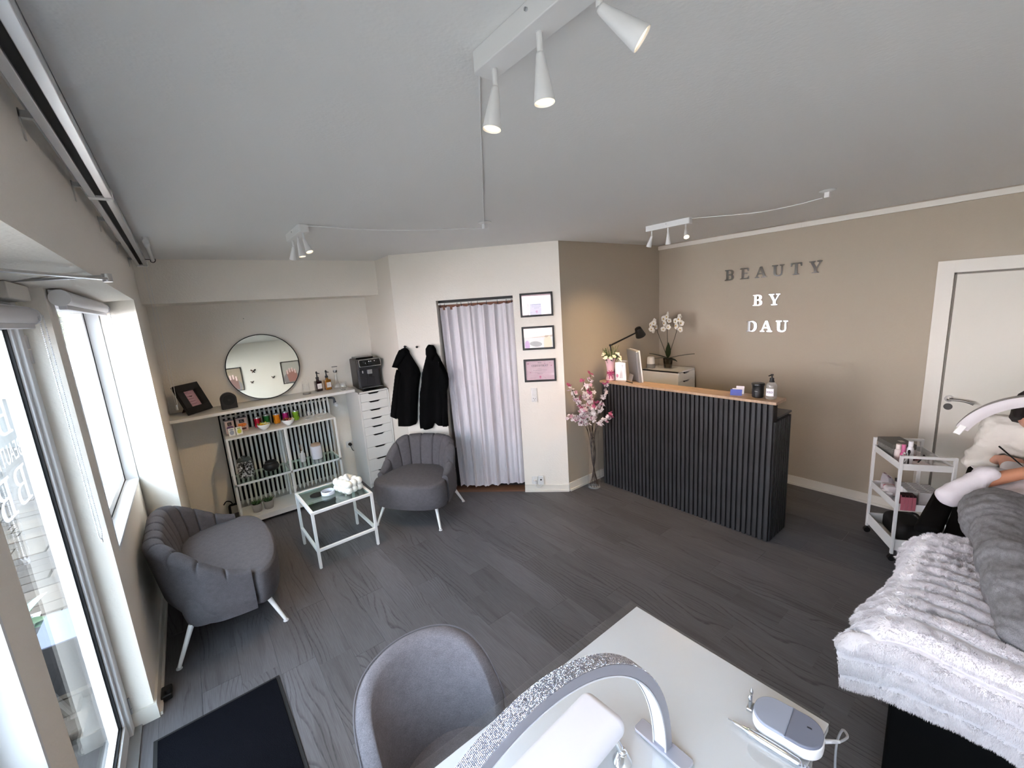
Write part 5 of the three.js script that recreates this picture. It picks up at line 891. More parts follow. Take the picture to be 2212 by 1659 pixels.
{ // hand rest
  const g = thing('hand_rest', 'white padded hand rest on chrome feet under the arch lamp', 'hand rest', [0.60, tabY, -0.665], 0.06);
  part(g, 'cushion', xf(B(0.36, 0.062, 0.145, [0, 0.115, 0], 0.03, 6), { p: [0, 0, 0] }), PHY('#cfced4', 0.4, { clearcoat: 0.2 }));
  for (const s of [-1, 1]) part(g, 'chrome_foot', M(lathe([[0.001, 0.0], [0.026, 0.0], [0.0265, 0.004], [0.014, 0.03], [0.0125, 0.034], [0.001, 0.036]], 32).translate(s * 0.165, 0, 0.06), rod([s * 0.165, 0.028, 0.06], [s * 0.15, 0.098, 0.03], 0.010, 0.009), SPH(0.0125, [s * 0.165, 0.032, 0.06])), T.chrome);
}
{ // electric nail file
  const g = thing('nail_drill', 'grey rounded nail drill control unit at the table corner', 'nail drill', [1.184, tabY, -0.352], 0.12); g.scale.setScalar(1.1);
  const sh = (w, l, r) => { const s = rrect(w, l, r); return s; };
  part(g, 'base_shell', xf(ext(rrect(0.104, 0.158, 0.046), 0.02, 0.007, 4, 24), { r: [-PI / 2, 0, 0], p: [0, 0.008, 0] }), MAT('#e2e2e4', 0.3));
  const topS = new THREE.Shape(); const full = rrect(0.100, 0.154, 0.045).getPoints(24);
  const half = (f) => new THREE.Shape(full.map((p) => new THREE.Vector2(p.x, f > 0 ? Math.max(p.y, -0.004) : Math.min(p.y, -0.004))));
  part(g, 'cover', xf(ext(half(1), 0.004, 0.003, 3), { r: [-PI / 2, 0, 0], p: [0, 0.034, 0] }), MAT('#8f96a6', 0.5)); part(g, 'display_cover', xf(ext(half(-1), 0.004, 0.003, 3), { r: [-PI / 2, 0, 0], p: [0, 0.034, 0] }), MAT('#6b7080', 0.45));
  part(g, 'icon', B(0.004, 0.001, 0.01, [0.012, 0.0416, 0.045]).rotateY(0.0), MAT('#2c2f38', 0.5));
  part(g, 'bit_holder', M(B(0.03, 0.012, 0.016, [-0.012, 0.03, -0.084], 0.004)), T.steel);
  for (const [x, h] of [[-0.02, 0.045], [-0.006, 0.058]]) part(g, 'drill_bit', M(rod([x, 0.03, -0.085], [x, 0.03 + h * 0.6, -0.085], 0.0028), lathe([[0.0005, 0], [0.004, 0.004], [0.0045, 0.012], [0.0005, h * 0.4]], 12).translate(x, 0.03 + h * 0.6, -0.085)), T.steel);
  part(g, 'power_cord', tube([[0.03, 0.012, 0.08], [0.045, 0.012, 0.10], [0.09, 0.0, 0.115], [0.132, -0.03, 0.10], [0.145, -0.12, 0.09], [0.14, -0.3, 0.10]], 0.003, 50, 8), MAT('#9a9ba0', 0.5));
  part(g, 'cord_strain_relief', rod([0.026, 0.012, 0.075], [0.05, 0.012, 0.103], 0.0055, 0.004), MAT('#b9bbc0', 0.4));
  const h = thing('drill_handpiece', 'silver nail drill handpiece lying beside the control unit', 'drill handpiece', [1.105, tabY + 0.009, -0.385], 0.1);
  const pr = [[0.0005, -0.095], [0.0016, -0.094], [0.0018, -0.082], [0.004, -0.08], [0.0045, -0.07], [0.0065, -0.045], [0.0095, -0.038], [0.0088, -0.034], [0.0098, -0.03], [0.0088, -0.026], [0.0098, -0.02], [0.0115, -0.01], [0.0118, 0.06], [0.0105, 0.064], [0.0105, 0.084], [0.006, 0.092], [0.0005, 0.093]];
  part(h, 'handpiece_body', xf(lathe(pr, 28), { r: [PI / 2, 0, 0] }), MAT('#c3c6cc', 0.2, { metalness: 0.9 }));
  part(h, 'spiral_cord', (() => { const p = []; for (let i = 0; i <= 160; i++) { const t = i / 160; p.push([0.004 * Math.cos(t * 90) + 0.05 * t * t, 0.0 + 0.004 * Math.sin(t * 90), 0.09 + t * 0.12]); } return tube(p, 0.0022, 320, 6); })(), MAT('#8f9098', 0.4));
  solo('handpiece_rest', 'clear oval tray under the drill handpiece', 'tray', xf(ext(rrect(0.07, 0.15, 0.034), 0.003, 0.001), { r: [-PI / 2, 0, 0] }), T.glass, [1.075, tabY + 0.0012, -0.335], 0.1);
}
// ================================================================ TROLLEY
{
  const TW = 0.425, TD = 0.31, th = 32 * D2R, tp = [4.06, 0, -0.54];
  const g = thing('trolley', 'white three-tier metal trolley by the white door', 'trolley', tp, th);
  const t = 0.018, X = TW / 2 - t / 2, Z = TD / 2 - t / 2;
  for (const sx of [-1, 1]) for (const sz of [-1, 1]) { part(g, 'post', B(t, 0.755, t, [sx * X, 0.4325, sz * Z], 0.0015), T.whiteMetal); const c = part(g, 'castor', M(xf(C(0.022, 0.022, 0.01, [0, 0, 0], 20), { r: [0, 0, PI / 2], p: [sx * X - 0.007, 0.022, sz * Z] }), xf(C(0.022, 0.022, 0.01, [0, 0, 0], 20), { r: [0, 0, PI / 2], p: [sx * X + 0.007, 0.022, sz * Z] }), C(0.007, 0.007, 0.04, [sx * X, 0.04, sz * Z], 10)), T.black); }
  for (const sx of [-1, 1]) part(g, 'handle', B(t, t, TD - 2 * t, [sx * X, 0.801, 0], 0.0015), T.whiteMetal);
  const tray = (y, h) => M(B(TW - t, 0.004, TD - 0.01, [0, y, 0]), ...[-1, 1].map((s) => B(TW - 2 * t, h, 0.004, [0, y + h / 2, s * (TD / 2 - 0.008)])), ...[-1, 1].map((s) => B(0.004, h, TD - 2 * t, [s * (TW / 2 - 0.008), y + h / 2, 0])));
  for (const [y, h] of [[0.705, 0.045], [0.40, 0.05], [0.085, 0.085]]) part(g, 'tray', tray(y, h), T.whiteMetal);
  const W = (x, y, z) => { const v = V(x, y, z).applyAxisAngle(V(0, 1, 0), th); return [v.x + tp[0], v.y, v.z + tp[2]]; };
  const put = (o, x, y, z, r = 0) => { o.position.set(...W(x, y, z)); o.rotation.y = th + r; return o; };
  const y1 = 0.708, y2 = 0.403, y3 = 0.088;
  const gl = dataTex(128, 128, () => { const k = 70 + rnd() * 120; return [k, k, k * 0.97]; }, true, [6, 6]);
  const bx = thing('glitter_box', 'dark silver glitter box with lid on the trolley top', 'box'); put(bx, 0.10, y1, -0.055, 0.1);
  part(bx, 'box_body', muv(B(0.19, 0.08, 0.14, [0, 0.04, 0], 0.002)), new THREE.MeshStandardMaterial({ map: gl, roughness: 0.35, metalness: 0.4 })); part(bx, 'lid', muv(B(0.196, 0.035, 0.146, [0, 0.0975, 0], 0.002)), MAT('#5c5a55', 0.5)); part(bx, 'sticker', B(0.04, 0.001, 0.03, [-0.02, 0.1155, 0.02]), MAT('#b9b3a8', 0.6));
  const org = thing('acrylic_organiser', 'clear acrylic organiser with compartments on the trolley top', 'organiser'); put(org, 0.05, y1, 0.07);
  part(org, 'walls', M(B(0.24, 0.055, 0.003, [0, 0.028, 0.05]), B(0.24, 0.055, 0.003, [0, 0.028, -0.02]), B(0.003, 0.055, 0.10, [0.12, 0.028, 0.015]), B(0.003, 0.055, 0.10, [-0.12, 0.028, 0.015]), B(0.003, 0.05, 0.07, [-0.02, 0.026, 0.015])), T.glass); part(org, 'floor_plate', B(0.24, 0.003, 0.1, [0, 0.0015, 0.015]), T.glass);
  const bottle = (l, x, z, r, h, c, capC, ch) => { const b = thing('cosmetic_bottle', l, 'bottle'); put(b, x, y1, z); h *= 1.3; r *= 1.15; ch *= 1.15; part(b, 'bottle', lathe([[0.001, 0], [r, 0], [r, h * 0.85], [r * 0.6, h], [0.001, h]], 22), MAT(c, 0.3)); part(b, 'cap', C(r * 0.7, r * 0.72, ch, [0, h + ch / 2, 0], 18), MAT(capC, 0.35)); };
  bottle('tall white plastic bottle on the trolley top', -0.085, -0.05, 0.017, 0.105, '#dddcdf', '#e4e3e6', 0.03);
  bottle('pink nail polish bottle with long cap on the trolley top', -0.055, -0.075, 0.016, 0.06, '#c0507e', '#c86a92', 0.05);
  bottle('cream-capped jar bottle next to the pink bottle on the trolley', -0.02, -0.09, 0.019, 0.07, '#e1d4d0', '#e8e0da', 0.03);
  bottle('small clear bottle with white cap at the trolley handle', -0.11, 0.06, 0.014, 0.04, '#b7b4ae', '#e6e4e0', 0.03);
  bottle('small dark red polish bottle on the trolley top', -0.04, 0.02, 0.013, 0.035, '#7b2b3a', '#cfc8c4', 0.028);
  bottle('second small dark red polish bottle, nearer the clear organiser', -0.005, 0.01, 0.013, 0.035, '#6b2433', '#d2cbc6', 0.028);
  const sc = thing('scissors', 'steel scissors with white loop handle standing in the trolley corner', 'scissors'); put(sc, -0.155, y1, -0.11);
  part(sc, 'loop', M(xf(new THREE.TorusGeometry(0.024, 0.004, 8, 28), { s: [0.8, 1.3, 1], p: [0, 0.075, 0] }), rod([0, 0.004, 0.004], [0.01, 0.05, 0], 0.004)), MAT('#dcd8d4', 0.3)); part(sc, 'blade', bar([0.004, 0.004, 0], [-0.02, 0.11, 0.0], 0.008, 0.003), T.steel);
  const br = thing('black_brush', 'black brush standing among bottles on the trolley top', 'brush'); put(br, -0.12, y1, -0.07); part(br, 'handle', rod([0, 0.003, 0], [0.012, 0.09, 0.004], 0.005, 0.003), T.black); part(br, 'brush_head', SPH(0.01, [0.014, 0.098, 0.005], [0.8, 1.6, 0.8]), T.rubber);
  const b2 = thing('black_brush', 'black brush leaning outwards on the trolley top', 'brush'); put(b2, -0.12, y1, -0.03); part(b2, 'handle', rod([0, 0.003, 0], [-0.02, 0.075, 0.03], 0.005, 0.0035), T.black); part(b2, 'brush_head', SPH(0.009, [-0.023, 0.082, 0.033], [0.8, 1.5, 0.8]), T.rubber);
  const rd = thing('red_flower_clip', 'red and yellow flower clip on the trolley edge', 'hair clip'); put(rd, -0.178, y1, 0.02); part(rd, 'red_bead', SPH(0.014, [0, 0.016, 0.012]), MAT('#b01c1c', 0.3)); part(rd, 'petals', M(...[0, 1, 2, 3].map((k) => SPH(0.008, [0, 0.014 + 0.01 * Math.sin(k * 1.6), -0.008 - 0.009 * Math.cos(k * 1.6)]))), MAT('#d2a52c', 0.4));
  for (const [x, z, c, l] of [[-0.145, 0.105, '#dcd9d4', 'white paper packet lying at the trolley handle'], [-0.13, -0.0, '#d9c9c4', 'pale pink packet lying between the brushes and the trolley handle']]) { const p = put(solo('paper_packet', l, 'packet', xf(B(0.09, 0.03, 0.06, [0, 0.015, 0], 0.004), { r: [0, 0.3, 0] }), MAT(c, 0.6)), x, y1, z); }
  // middle tray: upright lash cartons
  seed = 31;
  const cg = [B(0.06, 0.105, 0.019, [0, 0.0525, 0], 0.0012)], wM = MAT('#dedcdc', 0.5), dk = MAT('#57565a', 0.5);
  let n = 0;
  const carton = (x, z, lab, m) => { const c = thing('lash_carton', lab, 'carton', [0, 0, 0], 0, 'lash cartons on the trolley'); put(c, x, y2, z, PI / 2 + rr(-0.05, 0.05)); part(c, 'carton', cg[0], m); part(c, 'side_stripe', B(0.02, 0.05, 0.0005, [0.01, 0.045, 0.0097]), dk); part(c, 'top_slot', B(0.05, 0.0008, 0.006, [0, 0.1053, 0.004]), dk); };
  for (let r = 0; r < 3; r++) for (let i = 0; i < 8; i++) carton(-0.125 + i * 0.0225 + r * 0.012, 0.112 - r * 0.066, ['white lash carton in the row along the trolley handle side', 'white lash carton in the middle row on the trolley', 'white lash carton in the row nearest the beige wall on the trolley'][r], wM);
  for (let i = 0; i < 4; i++) { const c = thing('pink_carton', 'dusty pink carton with dark edges, one of four at the trolley post', 'carton', [0, 0, 0], 0, 'pink cartons on the trolley'); put(c, -0.185 + 0.0, y2, -0.115 + i * 0.0215, 0); part(c, 'carton', B(0.06, 0.112, 0.02, [0.005, 0.056, 0], 0.001), MAT('#a9606c', 0.5)); part(c, 'edge_band', B(0.0612, 0.012, 0.0195, [0.005, 0.107, 0]), MAT('#2f1418', 0.5)); }
  const ac = thing('acrylic_divider', 'clear acrylic box in the middle tray of the trolley', 'organiser'); put(ac, -0.19, y2, 0.065, 0); part(ac, 'box_wall', M(B(0.003, 0.07, 0.15, [0, 0.035, 0]), ...[-2, -1, 0, 1, 2].map((k) => B(0.012, 0.068, 0.002, [0.006, 0.035, k * 0.036]))), T.glass);
  const bag = thing('clear_pouch', 'clear plastic pouch of white bundles in the middle tray', 'pouch'); put(bag, 0.15, y2, -0.08); part(bag, 'pouch', inflate([[-0.06, 0], [0.06, 0], [0.07, 0.05], [0.05, 0.115], [0.0, 0.125], [-0.05, 0.11], [-0.07, 0.05]], 0.05, 0.05, 0.008, (x, y) => 0.008 * n2(x * 60, y * 60)), PHY('#cfcbd3', 0.3, { transmission: 0.25, thickness: 0 })); part(bag, 'zip', B(0.1, 0.006, 0.008, [0, 0.118, 0.012]), MAT('#7a5864', 0.5));
  const gb = thing('folded_towel', 'grey-white folded cloth bundle behind the pouch on the trolley', 'cloth'); put(gb, 0.06, y2, -0.09); part(gb, 'cloth', B(0.11, 0.08, 0.07, [0, 0.04, 0], 0.02, 4), MAT('#c9c2c4', 0.9)); part(gb, 'band', B(0.02, 0.081, 0.071, [0, 0.0405, 0], 0.02, 4), MAT('#b3797f', 0.8));
  for (const [x, z, l] of [[-0.03, -0.12, 'small white tub at the left edge of the middle tray'], [0.02, -0.128, 'small white tub next to the cloth bundle']]) { const b = thing('small_tub', l, 'tub'); put(b, x, y2, z); part(b, 'tub', C(0.019, 0.017, 0.035, [0, 0.0175, 0], 22), wM); part(b, 'lid', C(0.02, 0.02, 0.012, [0, 0.041, 0], 22), MAT('#e6e4e6', 0.3)); }
  const cl = thing('black_clip', 'dark plastic clip lying on the cartons in the middle tray', 'clip'); put(cl, 0.1, y2 + 0.085, -0.02); part(cl, 'jaw', M(B(0.06, 0.012, 0.02, [0, 0.006, 0], 0.005), B(0.04, 0.012, 0.02, [0.02, 0.016, 0.004], 0.005)), MAT('#2a2426', 0.5));
  const bl = thing('black_bag', 'black soft bag in the bottom tray of the trolley', 'bag'); put(bl, 0.015, y3, 0.02); part(bl, 'bag_body', B(0.30, 0.15, 0.2, [0, 0.075, 0], 0.05, 5), T.rubber); part(bl, 'strap', tube([[-0.1, 0.14, 0.02], [-0.05, 0.165, 0.06], [0.05, 0.168, 0.07], [0.1, 0.14, 0.02]], 0.008, 30, 8), T.black);
  seed = 911;
}
// ================================================================ TREATMENT BED, BLANKET, PEOPLE
const bedY = 0.72;
{
  const g = thing('treatment_bed', 'black treatment bed with raised back section', 'bed', [2.85, 0, 0.06]);
  const blk = PHY('#050506', 0.9, { specularIntensity: 0.25 });
  // cover: flat foot section, rising back section, hanging to the floor at the foot end
  const prof = [[-0.95, 0.01], [-0.95, bedY - 0.04], [-0.935, bedY - 0.012], [-0.90, bedY], [0.05, bedY], [0.55, bedY + 0.06], [0.92, bedY + 0.115], [0.95, bedY + 0.10], [0.955, bedY + 0.05], [0.95, bedY - 0.05], [0.95, 0.10], [-0.4, 0.10], [-0.4, 0.01]];
  const s = new THREE.Shape(prof.map((p) => new THREE.Vector2(...p)));
  part(g, 'cover', xf(ext(s, 0.56, 0.02, 3), { p: [0, 0, -0.28] }), blk);
  part(g, 'armrest', M(B(0.62, 0.05, 0.10, [0.32, bedY + 0.01, -0.352], 0.022, 4)), blk);
  part(g, 'armrest_bracket', M(bar([0.2, bedY - 0.2, -0.29], [0.2, bedY, -0.345], 0.03, 0.012), bar([0.45, bedY - 0.2, -0.29], [0.45, bedY, -0.345], 0.03, 0.012)), T.black);
  for (const [x, z] of [[0.75, -0.2], [0.75, 0.2], [-0.3, -0.2], [-0.3, 0.2]]) part(g, 'leg', C(0.02, 0.02, 0.12, [x, 0.06, z], 16), T.darkMetal);
}
// ribbed faux-fur blanket
{
  seed = 8081;
  const xe = 1.905, ze = -0.245, top = bedY + 0.028;
  const sMin = -0.235, sMax = 0.90, tMin = -0.115, tMax = 0.62, rib = 0.0735;
  const base = (s, t) => {
    const d1 = Math.max(0, -s), d2 = Math.max(0, -t), m = Math.min(d1, d2), r = 0.05;
    const bx = s < r ? (s > 0 ? r - Math.sqrt(Math.max(0, r * r - (r - s) ** 2)) * 0 : 0) : 0;
    let x = xe + Math.max(s, 0) - 0.03 * smooth(0.05, -0.06, s) - 0.45 * m, z = ze + Math.max(t, 0) - 0.03 * smooth(0.05, -0.05, t) - 0.62 * m - 0.35 * d2;
    const drop = Math.max(d1 * 0.97, d2 * 0.9) + 0.10 * m + 0.014 * smooth(0.06, -0.02, s) + 0.014 * smooth(0.06, -0.02, t);
    x -= 0.012 * Math.sin(t * 16 + 1) * smooth(0, 0.2, d1); z -= 0.02 * Math.sin(s * 9) * smooth(0, 0.1, d2) + 0.03 * smooth(0.35, 0.0, Math.abs(s + 0.02)) * smooth(0, 0.1, d2);
    let y = top - drop; y += 0.010 * n2(s * 5 + 3, t * 5) * smooth(0, 0.1, s) * smooth(0, 0.1, t);
    return V(x, y, z);
  };
  const far = (t) => 0.86 - 0.16 * smooth(0.18, 0.6, t) + 0.0 * t;   // far edge runs diagonally under the legs
  const nrm = (s, t) => { const e = 0.004, a = base(s + e, t).sub(base(s - e, t)), b = base(s, t + e).sub(base(s, t - e)); return b.cross(a).normalize(); };
  const hgt = (s, t) => { const w = s > -0.02 ? rib : 0.085, ph = (s + 0.02 + 0.012 * n2(t * 3, s * 2)) / w, f = Math.abs(Math.sin(PI * ph)); const pop = smooth(0.25, 0.6, s) * smooth(0.5, 0.1, t), lump = 0.5 + 0.5 * n2(t * lerp(15, 34, pop > 0.5 ? 1 : 0), Math.floor(ph) * 7.7); return 0.044 * Math.pow(f, 0.5) * (0.84 + (0.2 + 0.12 * pop) * lump) + 0.002 * n2(s * 50, t * 50); };
  const P = (s, t) => base(s, t).addScaledVector(nrm(s, t), hgt(s, t));
  const g = thing('fur_blanket', 'white ribbed faux-fur blanket over the foot of the bed', 'blanket', [0, 0, 0]);
  const NU = 300, NV = 190;
  const sg = surf((u, v) => { const t = lerp(tMin, tMax, v), s = lerp(sMin, far(t), u), p = P(s, t); return [p.x, p.y, p.z]; }, NU, NV);
  part(g, 'cloth', sg, PHY('#d9d6da', 0.95, { sheen: 0.2, sheenRoughness: 0.6, sheenColor: new THREE.Color(1, 1, 1), side: THREE.DoubleSide }));
  const tuft = new THREE.ConeGeometry(0.001, 0.0105, 3, 1, false); tuft.translate(0, 0.0042, 0); tuft.computeVertexNormals();
  const N = 150000, im = new THREE.InstancedMesh(tuft, PHY('#dcd9dd', 0.9), N), m4 = new THREE.Matrix4(), q = new THREE.Quaternion(), up = V(0, 1, 0);
  for (let i = 0; i < N; i++) {
    let t = lerp(tMin - 0.004, tMax, rnd()), s = lerp(sMin - 0.006, far(t) + 0.004, rnd()); for (let k = 0; k < 2 && hgt(s, t) < 0.026; k++) s = lerp(sMin - 0.006, far(t) + 0.004, rnd()); const p = P(s, t), n = nrm(s, t), e = 0.01;
    const gr = (hgt(s + e, t) - hgt(s - e, t)) / (2 * e);   // lean away from the ridges
    const d = n.clone().addScaledVector(base(s + e, t).sub(base(s - e, t)).normalize(), -gr * 0.8 - 0.25 + n2(t * 20, s * 20) * 0.5).add(V(rr(-0.35, 0.35), rr(-0.3, 0.15) - 0.7 * smooth(0.02, -0.05, Math.min(s, t)), rr(-0.35, 0.35))).normalize();
    q.setFromUnitVectors(up, d); m4.compose(p, q, V(1, 1, 1).multiplyScalar(rr(0.7, 1.25))); im.setMatrixAt(i, m4);
  }
  im.name = 'fur'; im.userData.kind = 'stuff'; shade(im); g.add(im);
}
// ---- bodies from smoothly joined tapered capsules
function sdfMesh(caps, cell, k = 0.03, disp) {
  const lo = V(1e9, 1e9, 1e9), hi = V(-1e9, -1e9, -1e9);
  for (const [a, b, ra, rb] of caps) for (const [p, r] of [[a, ra], [b, rb]]) { lo.min(V(p[0] - r - 0.03, p[1] - r - 0.03, p[2] - r - 0.03)); hi.max(V(p[0] + r + 0.03, p[1] + r + 0.03, p[2] + r + 0.03)); }
  const size = hi.clone().sub(lo), mx = Math.max(size.x, size.y, size.z), N = Math.min(150, Math.ceil(mx / cell) + 2), c = lo.clone().add(hi).multiplyScalar(0.5), half = mx / 2 * (N / (N - 4));
  const mc = new MarchingCubes(N, new THREE.MeshStandardMaterial(), false, false, 260000); mc.isolation = 0;
  const C2 = caps.map(([a, b, ra, rb, kk]) => ({ ax: a[0], ay: a[1], az: a[2], dx: b[0] - a[0], dy: b[1] - a[1], dz: b[2] - a[2], ra, rb, l: (b[0] - a[0]) ** 2 + (b[1] - a[1]) ** 2 + (b[2] - a[2]) ** 2 || 1e-9, kk: kk ?? k }));
  for (let z = 0; z < N; z++) for (let y = 0; y < N; y++) for (let x = 0; x < N; x++) {
    const px = c.x + half * (x - N / 2) / (N / 2), py = c.y + half * (y - N / 2) / (N / 2), pz = c.z + half * (z - N / 2) / (N / 2); let d = 1e3;
    for (const o of C2) { const qx = px - o.ax, qy = py - o.ay, qz = pz - o.az, t = clamp((qx * o.dx + qy * o.dy + qz * o.dz) / o.l), e = Math.hypot(qx - o.dx * t, qy - o.dy * t, qz - o.dz * t) - lerp(o.ra, o.rb, t); if (d > 900) d = e; else { const h = Math.max(o.kk - Math.abs(d - e), 0) / o.kk; d = Math.min(d, e) - h * h * o.kk * 0.25; } }
    if (disp && Math.abs(d) < 0.05) d += disp(px, py, pz);
    mc.field[x + y * N + z * N * N] = -d;
  }
  mc.update(); const n = mc.count, pos = new Float32Array(n * 3);
  for (let i = 0; i < n; i++) { pos[i * 3] = c.x + half * mc.positionArray[i * 3]; pos[i * 3 + 1] = c.y + half * mc.positionArray[i * 3 + 1]; pos[i * 3 + 2] = c.z + half * mc.positionArray[i * 3 + 2]; }
  let g = new THREE.BufferGeometry(); g.setAttribute('position', new THREE.BufferAttribute(pos, 3)); g = mergeVertices(g, 1e-5); g.computeVertexNormals();
  // make sure the faces look outwards
  const P = g.attributes.position, I = g.index.array, a = V(), b = V(), e = V(); let vol = 0; for (let i = 0; i < I.length; i += 3) { a.fromBufferAttribute(P, I[i]); b.fromBufferAttribute(P, I[i + 1]); e.fromBufferAttribute(P, I[i + 2]); vol += a.sub(c).dot(b.sub(c).cross(e.sub(c))); }
  if (vol < 0) { for (let i = 0; i < I.length; i += 3) { const t = I[i]; I[i] = I[i + 1]; I[i + 1] = t; } g.computeVertexNormals(); }
  return g;
}
// a relaxed or gripping hand: wrist at w, towards the knuckles along d, back of the hand along n (both unit), size s; curl in radians per joint
function handCaps(w, d, n, s, curl, mirror = 1) {
  const D = V(...d).normalize(), Nn = V(...n); Nn.addScaledVector(D, -Nn.dot(D)).normalize(); const S = D.clone().cross(Nn).multiplyScalar(mirror), W = V(...w), at = (a, b, c) => W.clone().addScaledVector(D, a * s).addScaledVector(S, b * s).addScaledVector(Nn, c * s), A = (v) => [v.x, v.y, v.z], out = [];
  for (const b of [-0.03, -0.01, 0.01, 0.03]) out.push([A(at(0.0, b * 0.5, 0)), A(at(0.088, b, 0)), 0.0155 * s, 0.0125 * s, 0.012]);
  const L = [[0.03, 0.04, 0.026, 0.02], [0.01, 0.045, 0.029, 0.022], [-0.01, 0.042, 0.027, 0.021], [-0.03, 0.034, 0.021, 0.018]];
  L.forEach(([b, l1, l2, l3], i) => { let p = at(0.088, b, 0), ang = (typeof curl === 'number' ? curl : curl[i]) * 0.8; const step = (l, r0, r1, c) => { ang += 0; const q = p.clone().addScaledVector(D, l * s * Math.cos(ang)).addScaledVector(Nn, -l * s * Math.sin(ang)); out.push([A(p), A(q), r0 * s, r1 * s, 0.004]); p = q; ang += c; }; const c = typeof curl === 'number' ? curl : curl[i]; step(l1, 0.0098, 0.009, c); step(l2, 0.009, 0.0082, c * 0.8); step(l3, 0.0082, 0.007, 0); });
  const t0 = at(0.022, 0.026, -0.006), t1 = at(0.055, 0.058, -0.022), t2 = at(0.085, 0.056, -0.036), t3 = at(0.108, 0.046, -0.044); out.push([A(t0), A(t1), 0.0145 * s, 0.011 * s, 0.01], [A(t1), A(t2), 0.0105 * s, 0.0092 * s, 0.004], [A(t2), A(t3), 0.009 * s, 0.0075 * s, 0.004]);
  return out;
}
function headCaps(c, f, u, s = 1) {   // centre, facing, up
  const F = V(...f).normalize(), U = V(...u); U.addScaledVector(F, -U.dot(F)).normalize(); const R = F.clone().cross(U), O = V(...c), at = (x, y, z) => { const v = O.clone().addScaledVector(R, x * s).addScaledVector(U, y * s).addScaledVector(F, z * s); return [v.x, v.y, v.z]; };
  return { at, caps: [[at(0, 0.035, -0.02), at(0, 0.03, 0.01), 0.088 * s, 0.084 * s], [at(0, -0.03, 0.03), at(0, -0.075, 0.045), 0.058 * s, 0.036 * s, 0.03], [at(0, 0.012, 0.092), at(0, -0.022, 0.108), 0.009 * s, 0.0125 * s, 0.012], [at(-0.02, -0.052, 0.085), at(0.02, -0.052, 0.085), 0.010 * s, 0.010 * s, 0.01], [at(-0.04, 0.028, 0.078), at(0.04, 0.028, 0.078), 0.012 * s, 0.012 * s, 0.015], [at(-0.085, 0.015, -0.005), at(-0.088, -0.025, 0.0), 0.012 * s, 0.009 * s, 0.008], [at(0.085, 0.015, -0.005), at(0.088, -0.025, 0.0), 0.012 * s, 0.009 * s, 0.008]] };
}
const skinA = PHY('#a8755a', 0.55), skinB = PHY('#c4917a', 0.55);
